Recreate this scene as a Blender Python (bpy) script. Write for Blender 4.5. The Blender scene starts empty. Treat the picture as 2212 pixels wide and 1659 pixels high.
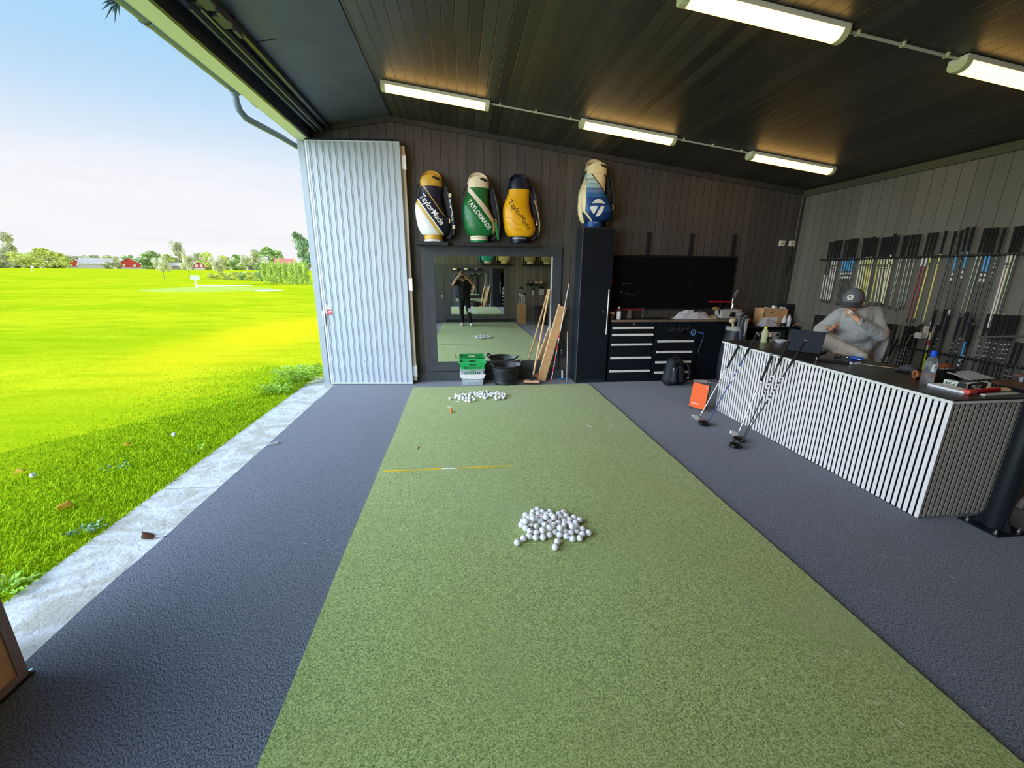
import bpy, bmesh, math, random
from mathutils import Vector, Matrix, Euler, noise as mnoise
from mathutils.bvhtree import BVHTree
PI = math.pi
random.seed(7)
S = bpy.context.scene
COL = S.collection

# ---------------------------------------------------------------- camera
W_, H_ = 2212, 1659
F_PX = 883.04
PITCH, YAW, ROLL = math.radians(15.2516), math.radians(7.0137), math.radians(0.5361)
fw = Vector((math.sin(YAW)*math.cos(PITCH), math.cos(YAW)*math.cos(PITCH), -math.sin(PITCH)))
rt = Vector((math.cos(YAW), -math.sin(YAW), 0)); up = rt.cross(fw)
r2 = rt*math.cos(ROLL) + up*math.sin(ROLL); u2 = up*math.cos(ROLL) - rt*math.sin(ROLL)
cam = bpy.data.cameras.new('camera'); cam.sensor_width = 36; cam.lens = 36*F_PX/W_
cam.clip_start = 0.05; cam.clip_end = 2000
camo = bpy.data.objects.new('camera', cam); COL.objects.link(camo)
mw = Matrix(((r2.x, u2.x, -fw.x, 0), (r2.y, u2.y, -fw.y, 0), (r2.z, u2.z, -fw.z, 1.65), (0, 0, 0, 1)))
camo.matrix_world = mw
S.camera = camo
S.view_settings.view_transform = 'Standard'; S.view_settings.look = 'None'
S.view_settings.gamma = 1.0; S.view_settings.use_curve_mapping = False
S.view_settings.exposure = 0.0
S.cycles.max_bounces = 10; S.cycles.diffuse_bounces = 5; S.cycles.glossy_bounces = 6
S.cycles.transmission_bounces = 6; S.cycles.sample_clamp_indirect = 6.0
S.cycles.use_denoising = True

# ---------------------------------------------------------------- sky and sun
SKY_ZENITH = (0.22, 0.52, 0.92); SKY_MID = (0.40, 0.68, 0.95); SKY_LOW = (0.93, 0.93, 0.97)
SKY_STRENGTH = 1.0; SKY_FILL_BOOST = 7.0
SUN_STRENGTH = 3.5
world = bpy.data.worlds.new('sky'); S.world = world; world.use_nodes = True
nt = world.node_tree; nt.nodes.clear()
def N(nt, t, **kw):
    n = nt.nodes.new(t)
    for k, v in kw.items(): setattr(n, k, v)
    return n
def mth(nt, op, a, b=None, c=None, clamp=False):
    n = nt.nodes.new('ShaderNodeMath'); n.operation = op; n.use_clamp = clamp
    for i, v in enumerate((a, b, c)):
        if v is None: continue
        if isinstance(v, (int, float)): n.inputs[i].default_value = v
        else: nt.links.new(v, n.inputs[i])
    return n.outputs[0]
def sstep(nt, x, a, b):
    n = nt.nodes.new('ShaderNodeMapRange'); n.interpolation_type = 'SMOOTHSTEP'
    nt.links.new(x, n.inputs[0]); n.inputs[1].default_value = a; n.inputs[2].default_value = b
    return n.outputs[0]
def mixc(nt, f, a, b, mode='MIX'):
    n = nt.nodes.new('ShaderNodeMix'); n.data_type = 'RGBA'; n.blend_type = mode
    for i, v in ((0, f), (6, a), (7, b)):
        if isinstance(v, (int, float)): n.inputs[i].default_value = v
        elif isinstance(v, tuple): n.inputs[i].default_value = (*v[:3], 1)
        else: nt.links.new(v, n.inputs[i])
    return n.outputs[2]
def sky():
    tc = N(nt, 'ShaderNodeTexCoord'); sp = N(nt, 'ShaderNodeSeparateXYZ')
    nt.links.new(tc.outputs['Generated'], sp.inputs[0])
    x, y, z = sp.outputs
    hi = sstep(nt, z, 0.38, 0.9); lo = sstep(nt, z, 0.08, 0.38)
    c = mixc(nt, lo, SKY_LOW, SKY_MID); c = mixc(nt, hi, c, SKY_ZENITH)
    mp = N(nt, 'ShaderNodeMapping'); nt.links.new(tc.outputs['Generated'], mp.inputs[0])
    mp.inputs['Scale'].default_value = (1.2, 1.2, 6.0)
    ns = N(nt, 'ShaderNodeTexNoise'); nt.links.new(mp.outputs[0], ns.inputs[0])
    ns.inputs['Scale'].default_value = 2.2; ns.inputs['Detail'].default_value = 7; ns.inputs['Roughness'].default_value = 0.55
    cl = sstep(nt, ns.outputs[0], 0.36, 0.62)
    lowband = mth(nt, 'SUBTRACT', 1.0, sstep(nt, z, 0.09, 0.24))
    cl = mth(nt, 'MULTIPLY', cl, mth(nt, 'MULTIPLY_ADD', lowband, 0.80, 0.03))
    c = mixc(nt, cl, c, (0.97, 0.96, 0.985))
    # thin grey undersides low over the horizon
    ns2 = N(nt, 'ShaderNodeTexNoise'); mp2 = N(nt, 'ShaderNodeMapping'); nt.links.new(tc.outputs['Generated'], mp2.inputs[0])
    mp2.inputs['Scale'].default_value = (2.2, 2.2, 24.0); mp2.inputs['Location'].default_value = (3.1, 1.7, 0.4)
    nt.links.new(mp2.outputs[0], ns2.inputs[0]); ns2.inputs['Scale'].default_value = 1.5; ns2.inputs['Detail'].default_value = 5
    g = mth(nt, 'MULTIPLY', sstep(nt, ns2.outputs[0], 0.45, 0.7), mth(nt, 'MULTIPLY', lowband, 0.45))
    c = mixc(nt, g, c, (0.80, 0.81, 0.86))
    # extra pale blue sky glow added out of view to brighten the interior
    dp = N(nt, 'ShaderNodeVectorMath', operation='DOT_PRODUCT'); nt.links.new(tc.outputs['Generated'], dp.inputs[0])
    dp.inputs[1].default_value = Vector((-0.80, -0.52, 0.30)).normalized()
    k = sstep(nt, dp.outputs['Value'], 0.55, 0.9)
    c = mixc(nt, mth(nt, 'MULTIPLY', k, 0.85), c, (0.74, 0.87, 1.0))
    st = mth(nt, 'MULTIPLY_ADD', k, SKY_FILL_BOOST, SKY_STRENGTH)
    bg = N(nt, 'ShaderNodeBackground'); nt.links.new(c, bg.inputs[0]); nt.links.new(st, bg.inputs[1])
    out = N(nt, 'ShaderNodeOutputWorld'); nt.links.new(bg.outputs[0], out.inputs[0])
sky()
sun = bpy.data.lights.new('sun', 'SUN'); sun.energy = SUN_STRENGTH; sun.angle = math.radians(0.8); sun.color = (1.0, 0.93, 0.78)
suno = bpy.data.objects.new('sun', sun); COL.objects.link(suno)
sd = Vector((-1.9, -2.2, -2.905*math.tan(math.radians(33)))).normalized()
suno.rotation_euler = sd.to_track_quat('-Z', 'Y').to_euler(); suno.location = (20, 25, 30)

# ---------------------------------------------------------------- helpers
def lin(c):
    return tuple(((v/12.92) if v <= 0.04045 else ((v+0.055)/1.055)**2.4) for v in c)
def rgb(r, g, b): return lin((r/255, g/255, b/255))
MATS = {}
def mat(name, col, rough=0.55, metal=0.0, var=0.0, scale=40.0, bump=0.0, bscale=None, spec=0.5, coat=0.0, sheen=0.0, trans=0.0, ior=1.45, alpha=1.0, emit=None, es=0.0, det=4):
    if name in MATS: return MATS[name]
    m = bpy.data.materials.new(name); m.use_nodes = True; MATS[name] = m
    t = m.node_tree; b = t.nodes['Principled BSDF']
    b.inputs['Base Color'].default_value = (*col, 1); b.inputs['Roughness'].default_value = rough
    b.inputs['Metallic'].default_value = metal; b.inputs['Specular IOR Level'].default_value = spec
    b.inputs['Coat Weight'].default_value = coat; b.inputs['Sheen Weight'].default_value = sheen
    b.inputs['Transmission Weight'].default_value = trans; b.inputs['IOR'].default_value = ior
    b.inputs['Alpha'].default_value = alpha
    if emit: b.inputs['Emission Color'].default_value = (*emit, 1); b.inputs['Emission Strength'].default_value = es
    if var or bump:
        tc = N(t, 'ShaderNodeTexCoord'); ns = N(t, 'ShaderNodeTexNoise'); t.links.new(tc.outputs['Object'], ns.inputs[0])
        ns.inputs['Scale'].default_value = scale; ns.inputs['Detail'].default_value = det
        if var:
            dk = tuple(max(0, v*(1-var)) for v in col); lt = tuple(min(1, v*(1+var)) for v in col)
            f = sstep(t, ns.outputs[0], 0.3, 0.7)
            t.links.new(mixc(t, f, dk, lt), b.inputs['Base Color'])
        if bump:
            n2 = ns
            if bscale:
                n2 = N(t, 'ShaderNodeTexNoise'); t.links.new(tc.outputs['Object'], n2.inputs[0]); n2.inputs['Scale'].default_value = bscale; n2.inputs['Detail'].default_value = det
            bp = N(t, 'ShaderNodeBump'); bp.inputs['Strength'].default_value = bump; bp.inputs['Distance'].default_value = 0.01
            t.links.new(n2.outputs[0], bp.inputs['Height']); t.links.new(bp.outputs[0], b.inputs['Normal'])
    return m
def boards(name, col, axis, pitch, groove=0.06, var=0.16, rough=0.55, gdark=0.25, gap=None, bump=0.5, knots=0.0):
    """painted tongue-and-groove boards: grooves across one object axis, a tone per board, grain along it"""
    m = bpy.data.materials.new(name); m.use_nodes = True
    t = m.node_tree; b = t.nodes['Principled BSDF']; b.inputs['Roughness'].default_value = rough
    tc = N(t, 'ShaderNodeTexCoord'); sp = N(t, 'ShaderNodeSeparateXYZ'); t.links.new(tc.outputs['Object'], sp.inputs[0])
    u = mth(t, 'DIVIDE', sp.outputs['XYZ'.index(axis)], pitch)
    fr = mth(t, 'FRACT', u); fl = mth(t, 'FLOOR', u)
    wn = N(t, 'ShaderNodeTexWhiteNoise', noise_dimensions='1D'); t.links.new(fl, wn.inputs['W'])
    tone = mth(t, 'MULTIPLY_ADD', wn.outputs[0], 2*var, 1-var)
    mp = N(t, 'ShaderNodeMapping'); t.links.new(tc.outputs['Object'], mp.inputs[0])
    sc = {'X': (30, 1.2, 1.2), 'Y': (1.2, 30, 1.2)}[axis]; mp.inputs['Scale'].default_value = sc
    ns = N(t, 'ShaderNodeTexNoise'); t.links.new(mp.outputs[0], ns.inputs[0]); ns.inputs['Scale'].default_value = 3; ns.inputs['Detail'].default_value = 5
    tone = mth(t, 'MULTIPLY', tone, mth(t, 'MULTIPLY_ADD', ns.outputs[0], 0.5, 0.75))
    d = mth(t, 'MINIMUM', fr, mth(t, 'SUBTRACT', 1.0, fr))
    ln = mth(t, 'SUBTRACT', 1.0, sstep(t, d, groove*0.25, groove))
    c = mixc(t, 1.0, col, (1, 1, 1), 'MULTIPLY')
    cc = N(t, 'ShaderNodeCombineColor'); 
    for i in range(3): t.links.new(tone, cc.inputs[i])
    c = mixc(t, 1.0, col, cc.outputs[0], 'MULTIPLY')
    if knots:
        nk = N(t, 'ShaderNodeTexNoise'); t.links.new(tc.outputs['Object'], nk.inputs[0]); nk.inputs['Scale'].default_value = 7; nk.inputs['Detail'].default_value = 3
        c = mixc(t, mth(t, 'MULTIPLY', sstep(t, nk.outputs[0], 0.66, 0.74), knots), c, tuple(v*0.25 for v in col))
    c = mixc(t, mth(t, 'MULTIPLY', ln, 1-gdark), c, gap or (0.002, 0.002, 0.002))
    t.links.new(c, b.inputs['Base Color'])
    bp = N(t, 'ShaderNodeBump'); bp.inputs['Strength'].default_value = bump; bp.inputs['Distance'].default_value = 0.006
    hgt = mth(t, 'MULTIPLY_ADD', ns.outputs[0], 0.15, mth(t, 'SUBTRACT', 1.0, ln)); t.links.new(hgt, bp.inputs['Height'])
    t.links.new(bp.outputs[0], b.inputs['Normal'])
    return m
def regions(name, base, regs, rough=0.5, bump=0.15, ax=(0, 2)):
    """panels sewn of several colours: each region is an intersection of half planes a*x+b*z+c>0 in object space"""
    m = bpy.data.materials.new(name); m.use_nodes = True
    t = m.node_tree; b = t.nodes['Principled BSDF']; b.inputs['Roughness'].default_value = rough
    tc = N(t, 'ShaderNodeTexCoord'); sp = N(t, 'ShaderNodeSeparateXYZ'); t.links.new(tc.outputs['Object'], sp.inputs[0])
    x, z = sp.outputs[ax[0]], sp.outputs[ax[1]]
    c = None
    for col, planes in regs:
        f = None
        for a, bb, k in planes:
            v = mth(t, 'MULTIPLY_ADD', x, a, mth(t, 'MULTIPLY_ADD', z, bb, k))
            v = mth(t, 'GREATER_THAN', v, 0.0)
            f = v if f is None else mth(t, 'MULTIPLY', f, v)
        c = mixc(t, f, c if c is not None else base, col)
    if c is None: b.inputs['Base Color'].default_value = (*base, 1)
    else: t.links.new(c, b.inputs['Base Color'])
    ns = N(t, 'ShaderNodeTexNoise'); t.links.new(tc.outputs['Object'], ns.inputs[0]); ns.inputs['Scale'].default_value = 14
    bp = N(t, 'ShaderNodeBump'); bp.inputs['Strength'].default_value = bump; bp.inputs['Distance'].default_value = 0.01
    t.links.new(ns.outputs[0], bp.inputs['Height']); t.links.new(bp.outputs[0], b.inputs['Normal'])
    return m

class B:
    """collects shapes into one mesh"""
    def __init__(s): s.bm = bmesh.new(); s.mi = 0
    def _n(s, fs):
        for f in fs: f.material_index = s.mi
    def box(s, c, d, rot=None, bev=0.0):
        g = bmesh.ops.create_cube(s.bm, size=1.0); vs = g['verts']
        for v in vs: v.co = Vector((v.co.x*d[0], v.co.y*d[1], v.co.z*d[2]))
        if bev:
            es = list({e for v in vs for e in v.link_edges})
            r = bmesh.ops.bevel(s.bm, geom=es, offset=bev, segments=2, affect='EDGES', profile=0.6)
            vs = list({v for f in r['faces'] for v in f.verts} | {v for v in vs if v.is_valid})
        if rot is not None:
            R = rot if isinstance(rot, Matrix) else Euler(rot).to_matrix()
            for v in vs: v.co = R @ v.co
        for v in vs: v.co += Vector(c)
        s._n({f for v in vs for f in v.link_faces}); return s
    def span(s, a, b, bev=0.0):
        return s.box([(a[i]+b[i])/2 for i in range(3)], [abs(b[i]-a[i]) for i in range(3)], None, bev)
    def rings(s, R, cap=True, closed=False):
        vr = [[s.bm.verts.new(p) for p in r] for r in R]; n = len(R[0]); fs = []
        for i in range(len(vr)-(0 if closed else 1)):
            a, b = vr[i], vr[(i+1) % len(vr)]
            for j in range(n):
                try: fs.append(s.bm.faces.new((a[j], a[(j+1) % n], b[(j+1) % n], b[j])))
                except ValueError: pass
        if cap and not closed:
            fs.append(s.bm.faces.new(list(reversed(vr[0])))); fs.append(s.bm.faces.new(vr[-1]))
        s._n(fs); return s
    def cyl(s, p0, p1, r0, r1=None, n=12, cap=True):
        p0, p1 = Vector(p0), Vector(p1); r1 = r0 if r1 is None else r1
        return s.tube([p0, p1], [r0, r1], n, cap)
    def tube(s, pts, r, n=10, cap=True):
        pts = [Vector(p) for p in pts]; rs = r if isinstance(r, (list, tuple)) else [r]*len(pts)
        R = []; ref = None
        for i, p in enumerate(pts):
            d = (pts[min(i+1, len(pts)-1)] - pts[max(i-1, 0)]).normalized()
            if ref is None: ref = Vector((0, 0, 1)) if abs(d.z) < 0.9 else Vector((1, 0, 0))
            a = (ref - d*ref.dot(d))
            if a.length < 1e-4: a = Vector((1, 0, 0)) if abs(d.x) < .9 else Vector((0, 1, 0)); a = a - d*a.dot(d)
            a.normalize(); b = d.cross(a); ref = a
            R.append([p + (a*math.cos(2*PI*k/n) + b*math.sin(2*PI*k/n))*rs[i] for k in range(n)])
        return s.rings(R, cap)
    def lathe(s, prof, c=(0, 0, 0), n=24, cap=True, sx=1, sy=1):
        c = Vector(c)
        return s.rings([[c + Vector((math.cos(2*PI*k/n)*r*sx, math.sin(2*PI*k/n)*r*sy, z)) for k in range(n)] for r, z in prof], cap)
    def ball(s, c, r, u=12, v=8, rot=None):
        g = bmesh.ops.create_uvsphere(s.bm, u_segments=u, v_segments=v, radius=1.0)
        rr = (r, r, r) if isinstance(r, (int, float)) else r; c = Vector(c)
        R = Euler(rot).to_matrix() if isinstance(rot, tuple) else rot
        for q in g['verts']:
            p = Vector((q.co.x*rr[0], q.co.y*rr[1], q.co.z*rr[2]))
            q.co = c + (R @ p if R is not None else p)
        s._n({f for q in g['verts'] for f in q.link_faces}); return s
    def prism(s, poly, h, M=None):
        """2D polygon in xy extruded along z by h, then transformed"""
        a = [Vector((x, y, 0)) for x, y in poly]; b = [Vector((x, y, h)) for x, y in poly]
        if M is not None: a = [M @ p for p in a]; b = [M @ p for p in b]
        return s.rings([a, b])
    def quad(s, *ps):
        f = s.bm.faces.new([s.bm.verts.new(p) for p in ps]); f.material_index = s.mi; return s
    def xf(s, M):
        bmesh.ops.transform(s.bm, matrix=M, verts=s.bm.verts[:]); return s
    def grid(s, f, nu, nv, thick=0.0):
        v = [[s.bm.verts.new(f(i/nu, j/nv)) for j in range(nv+1)] for i in range(nu+1)]; fs = []
        for i in range(nu):
            for j in range(nv): fs.append(s.bm.faces.new((v[i][j], v[i+1][j], v[i+1][j+1], v[i][j+1])))
        s._n(fs)
        if thick: bmesh.ops.solidify(s.bm, geom=fs, thickness=thick)
        return s
def obj(name, b, m, parent=None, smooth=False, loc=None, rot=None, angle=40):
    me = bpy.data.meshes.new(name)
    bmesh.ops.recalc_face_normals(b.bm, faces=b.bm.faces[:])
    b.bm.to_mesh(me); b.bm.free()
    for k in (m if isinstance(m, (list, tuple)) else [m]): me.materials.append(k)
    if smooth:
        me.polygons.foreach_set('use_smooth', [True]*len(me.polygons))
        try: me.set_sharp_from_angle(angle=math.radians(angle))
        except Exception: pass
    o = bpy.data.objects.new(name, me); COL.objects.link(o)
    if parent: o.parent = parent
    if loc is not None: o.location = loc
    if rot is not None: o.rotation_euler = rot
    return o
def tag(o, label, cat, group=None, kind=None):
    o['label'] = label; o['category'] = cat
    if group: o['group'] = group
    if kind: o['kind'] = kind
    return o
def thing(name, label, cat, loc=(0, 0, 0), rotz=0, group=None, rot=None):
    o = bpy.data.objects.new(name, None); COL.objects.link(o); o.empty_display_size = 0.1
    o.location = loc; o.rotation_euler = rot or (0, 0, rotz)
    return tag(o, label, cat, group)
def struct(name, b, m, parent=None, smooth=False, label=None):
    o = obj(name, b, m, parent, smooth)
    if not parent: o['kind'] = 'structure'
    if label: o['label'] = label
    return o
def dup(root, loc=None, rot=None, label=None, group=None, scale=None):
    r = root.copy(); COL.objects.link(r)
    if loc is not None: r.location = loc
    if rot is not None: r.rotation_euler = rot
    if scale is not None: r.scale = scale
    if label: r['label'] = label
    if group: r['group'] = group
    for ch in list(root.children):
        c = ch.copy(); COL.objects.link(c); c.parent = r
        for g in ch.children:
            d = g.copy(); COL.objects.link(d); d.parent = c
    return r
def text_mesh(txt, size, extrude=0.0, bold=0.0, shear=0.0):
    cu = bpy.data.curves.new('lettering', 'FONT'); cu.body = txt; cu.size = size; cu.extrude = extrude
    cu.align_x = 'CENTER'; cu.align_y = 'CENTER'; cu.offset = bold; cu.shear = shear; cu.resolution_u = 3
    o = bpy.data.objects.new('lettering', cu); COL.objects.link(o)
    dg = bpy.context.evaluated_depsgraph_get(); dg.update()
    me = bpy.data.meshes.new_from_object(o.evaluated_get(dg)); bpy.data.objects.remove(o); bpy.data.curves.remove(cu)
    return me
def text(name, txt, size, m, M, parent=None, extrude=0.0006, bold=0.0, shear=0.0):
    """flat lettering; M takes text space (x right, y up, z out) to the parent's space"""
    me = text_mesh(txt, size, extrude, bold, shear); me.transform(M); me.materials.clear(); me.materials.append(m); me.name = name
    o = bpy.data.objects.new(name, me); COL.objects.link(o); o.parent = parent
    return o
def wrap(name, me, m, parent, target, place, lift=0.003):
    """lay a flat mesh (local xy) on the -Y side of a target mesh: place(x,y)->(x,z)"""
    bm = bmesh.new(); bm.from_mesh(target.data); tr = BVHTree.FromBMesh(bm); bm.free()
    for v in me.vertices:
        x, z = place(v.co.x, v.co.y)
        h = tr.ray_cast(Vector((x, -5, z)), Vector((0, 1, 0)))
        y = h[0].y if h[0] is not None else 0
        v.co = (x, y-lift, z)
    me.materials.clear(); me.materials.append(m); me.name = name
    o = bpy.data.objects.new(name, me); COL.objects.link(o); o.parent = parent
    return o
def poly_mesh(polys, cuts=3):
    bm = bmesh.new()
    for p in polys:
        f = bm.faces.new([bm.verts.new((x, y, 0)) for x, y in p]); 
    bmesh.ops.triangulate(bm, faces=bm.faces[:])
    bmesh.ops.subdivide_edges(bm, edges=bm.edges[:], cuts=cuts, use_grid_fill=True)
    me = bpy.data.meshes.new('emblem'); bm.to_mesh(me); bm.free(); return me
def XZ(x, y, z, ang=0.0, yaw=0.0):
    """text standing on a wall, facing -Y"""
    return Matrix.Translation((x, y, z)) @ Matrix.Rotation(yaw, 4, 'Z') @ Matrix.Rotation(PI/2, 4, 'X') @ Matrix.Rotation(ang, 4, 'Z')
def fuse(name, parts, m, parent=None, voxel=0.006, smooth=4, noise=0.0, nscale=6.0):
    """one continuous surface grown round a skeleton of tapered limbs ('c',p0,p1,r0,r1) and ellipsoids ('e',c,(rx,ry,rz),rot)"""
    b = B()
    for p in parts:
        if p[0] == 'c':
            _, p0, p1, r0, r1 = p
            b.ball(p0, r0, 14, 10); b.ball(p1, r1, 14, 10)
            if (Vector(p1)-Vector(p0)).length > 1e-4: b.cyl(p0, p1, r0, r1, 14)
        else:
            b.ball(p[1], p[2], 18, 12, p[3] if len(p) > 3 else None)
    o = obj(name, b, m)
    rm = o.modifiers.new('r', 'REMESH'); rm.mode = 'VOXEL'; rm.voxel_size = voxel
    sm = o.modifiers.new('s', 'SMOOTH'); sm.iterations = smooth; sm.factor = 0.5
    dg = bpy.context.evaluated_depsgraph_get(); dg.update()
    me = bpy.data.meshes.new_from_object(o.evaluated_get(dg)); me.name = name
    old = o.data; bpy.data.objects.remove(o); bpy.data.meshes.remove(old)
    if noise:
        for v in me.vertices:
            q = v.co*nscale; w = abs(mnoise.noise(q)) * 2 - 0.5 + 0.4*mnoise.noise(q*2.7)
            v.co += v.normal * (w*noise)
    me.polygons.foreach_set('use_smooth', [True]*len(me.polygons))
    me.materials.clear(); me.materials.append(m)
    o = bpy.data.objects.new(name, me); COL.objects.link(o); o.parent = parent
    return o
ORD = ['first', 'second', 'third', 'fourth', 'fifth', 'sixth', 'seventh', 'eighth', 'ninth', 'tenth', 'eleventh', 'twelfth', 'thirteenth', 'fourteenth', 'fifteenth', 'sixteenth', 'seventeenth', 'eighteenth', 'nineteenth', 'twentieth']
# ---------------------------------------------------------------- materials of the place
def carpet_mat():
    m = bpy.data.materials.new('charcoal carpet'); m.use_nodes = True; t = m.node_tree; b = t.nodes['Principled BSDF']
    b.inputs['Roughness'].default_value = 0.95; b.inputs['Specular IOR Level'].default_value = 0.15; b.inputs['Sheen Weight'].default_value = 0.25
    tc = N(t, 'ShaderNodeTexCoord')
    n1 = N(t, 'ShaderNodeTexNoise'); n1.inputs['Scale'].default_value = 210; n1.inputs['Detail'].default_value = 4
    n2 = N(t, 'ShaderNodeTexNoise'); n2.inputs['Scale'].default_value = 1.3; n2.inputs['Detail'].default_value = 3
    mp = N(t, 'ShaderNodeMapping'); mp.inputs['Scale'].default_value = (1, 0.55, 1); mp.inputs['Rotation'].default_value = (0, 0, 0.7)
    t.links.new(tc.outputs['Object'], mp.inputs[0]); t.links.new(mp.outputs[0], n1.inputs[0]); t.links.new(tc.outputs['Object'], n2.inputs[0])
    c = mixc(t, sstep(t, n1.outputs[0], 0.32, 0.68), (0.018, 0.021, 0.032), (0.225, 0.248, 0.330))
    c = mixc(t, mth(t, 'MULTIPLY', sstep(t, n2.outputs[0], 0.4, 0.7), 0.22), c, (0.11, 0.10, 0.11))
    t.links.new(c, b.inputs['Base Color'])
    bp = N(t, 'ShaderNodeBump'); bp.inputs['Strength'].default_value = 0.55; bp.inputs['Distance'].default_value = 0.004
    t.links.new(n1.outputs[0], bp.inputs['Height']); t.links.new(bp.outputs[0], b.inputs['Normal']); return m
def turf_mat():
    m = bpy.data.materials.new('putting turf'); m.use_nodes = True; t = m.node_tree; b = t.nodes['Principled BSDF']
    b.inputs['Roughness'].default_value = 0.9; b.inputs['Specular IOR Level'].default_value = 0.25; b.inputs['Sheen Weight'].default_value = 0.2
    tc = N(t, 'ShaderNodeTexCoord')
    n1 = N(t, 'ShaderNodeTexNoise'); n1.inputs['Scale'].default_value = 300; n1.inputs['Detail'].default_value = 3
    n3 = N(t, 'ShaderNodeTexNoise'); n3.inputs['Scale'].default_value = 140; n3.inputs['Detail'].default_value = 4
    n2 = N(t, 'ShaderNodeTexNoise'); n2.inputs['Scale'].default_value = 1.1; n2.inputs['Detail'].default_value = 4
    for n in (n1, n2, n3): t.links.new(tc.outputs['Object'], n.inputs[0])
    f = mth(t, 'MULTIPLY_ADD', n1.outputs[0], 0.55, mth(t, 'MULTIPLY', n3.outputs[0], 0.45))
    c = mixc(t, sstep(t, f, 0.36, 0.64), (0.105, 0.165, 0.030), (0.54, 0.63, 0.24))
    c = mixc(t, mth(t, 'MULTIPLY', sstep(t, n2.outputs[0], 0.42, 0.66), 0.35), c, (0.30, 0.33, 0.10))
    n4 = N(t, 'ShaderNodeTexNoise'); n4.inputs['Scale'].default_value = 0.55; t.links.new(tc.outputs['Object'], n4.inputs[0])
    c = mixc(t, mth(t, 'MULTIPLY', sstep(t, n4.outputs[0], 0.5, 0.7), 0.30), c, (0.33, 0.46, 0.26))
    t.links.new(c, b.inputs['Base Color'])
    bp = N(t, 'ShaderNodeBump'); bp.inputs['Strength'].default_value = 0.7; bp.inputs['Distance'].default_value = 0.005
    t.links.new(f, bp.inputs['Height']); t.links.new(bp.outputs[0], b.inputs['Normal']); return m
def lawn_mat():
    m = bpy.data.materials.new('lawn'); m.use_nodes = True; t = m.node_tree; b = t.nodes['Principled BSDF']
    b.inputs['Roughness'].default_value = 0.95; b.inputs['Specular IOR Level'].default_value = 0.0
    tc = N(t, 'ShaderNodeTexCoord')
    def noise(s, d, sc=(1, 1, 1), rot=0):
        mp = N(t, 'ShaderNodeMapping'); mp.inputs['Scale'].default_value = sc; mp.inputs['Rotation'].default_value = (0, 0, rot)
        t.links.new(tc.outputs['Object'], mp.inputs[0]); n = N(t, 'ShaderNodeTexNoise'); n.inputs['Scale'].default_value = s; n.inputs['Detail'].default_value = d
        t.links.new(mp.outputs[0], n.inputs[0]); return n.outputs[0]
    f1 = noise(26, 6); f2 = noise(0.16, 5, (0.5, 1.6, 1), 0.66); f3 = noise(0.9, 4); f4 = noise(1.6, 6, (0.35, 1.5, 1), 0.66)
    c = mixc(t, sstep(t, f1, 0.3, 0.7), (0.340, 0.385, 0.006), (0.540, 0.540, 0.014))
    c = mixc(t, mth(t, 'MULTIPLY', sstep(t, f2, 0.42, 0.62), 0.6), c, (0.235, 0.375, 0.004))
    c = mixc(t, mth(t, 'MULTIPLY', sstep(t, f3, 0.5, 0.75), 0.4), c, (0.60, 0.60, 0.016))
    c = mixc(t, mth(t, 'MULTIPLY', sstep(t, f4, 0.48, 0.62), 0.45), c, (0.21, 0.33, 0.004))
    # a yellow patch by the far corner of the building
    sp = N(t, 'ShaderNodeSeparateXYZ'); t.links.new(tc.outputs['Object'], sp.inputs[0])
    dx = mth(t, 'ADD', sp.outputs[0], 5.2); dy = mth(t, 'MULTIPLY', mth(t, 'ADD', sp.outputs[1], -12.0), 0.35)
    r = mth(t, 'SQRT', mth(t, 'ADD', mth(t, 'MULTIPLY', dx, dx), mth(t, 'MULTIPLY', dy, dy)))
    r = mth(t, 'ADD', r, mth(t, 'MULTIPLY', f3, 1.5))
    c = mixc(t, mth(t, 'MULTIPLY', mth(t, 'SUBTRACT', 1.0, sstep(t, r, 1.2, 3.2)), 0.5), c, (0.80, 0.56, 0.012))
    t.links.new(c, b.inputs['Base Color'])
    bp = N(t, 'ShaderNodeBump'); bp.inputs['Strength'].default_value = 0.6; bp.inputs['Distance'].default_value = 0.03
    t.links.new(f1, bp.inputs['Height']); t.links.new(bp.outputs[0], b.inputs['Normal']); return m
def concrete_mat():
    m = bpy.data.materials.new('pale weathered concrete'); m.use_nodes = True; t = m.node_tree; b = t.nodes['Principled BSDF']
    b.inputs['Roughness'].default_value = 0.85
    tc = N(t, 'ShaderNodeTexCoord')
    n1 = N(t, 'ShaderNodeTexNoise'); n1.inputs['Scale'].default_value = 3.4; n1.inputs['Detail'].default_value = 9; n1.inputs['Distortion'].default_value = 1.6
    n2 = N(t, 'ShaderNodeTexNoise'); n2.inputs['Scale'].default_value = 26; n2.inputs['Detail'].default_value = 6; n2.inputs['Distortion'].default_value = 0.8
    for n in (n1, n2): t.links.new(tc.outputs['Object'], n.inputs[0])
    c = mixc(t, sstep(t, n1.outputs[0], 0.35, 0.62), (0.50, 0.47, 0.41), (0.70, 0.70, 0.72))
    c = mixc(t, mth(t, 'MULTIPLY', sstep(t, n2.outputs[0], 0.5, 0.72), 0.45), c, (0.30, 0.29, 0.27))
    t.links.new(c, b.inputs['Base Color'])
    bp = N(t, 'ShaderNodeBump'); bp.inputs['Strength'].default_value = 0.7; bp.inputs['Distance'].default_value = 0.01
    t.links.new(n2.outputs[0], bp.inputs['Height']); t.links.new(bp.outputs[0], b.inputs['Normal']); return m
CARPET, TURF, LAWN, CONC = carpet_mat(), turf_mat(), lawn_mat(), concrete_mat()
WALLB = boards('dark painted boards, back wall', (0.075, 0.066, 0.058), 'X', 0.118, gdark=0.3)
WALLR = boards('dark painted boards, right wall', (0.165, 0.152, 0.125), 'Y', 0.140, groove=0.035, gdark=0.3)
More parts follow.
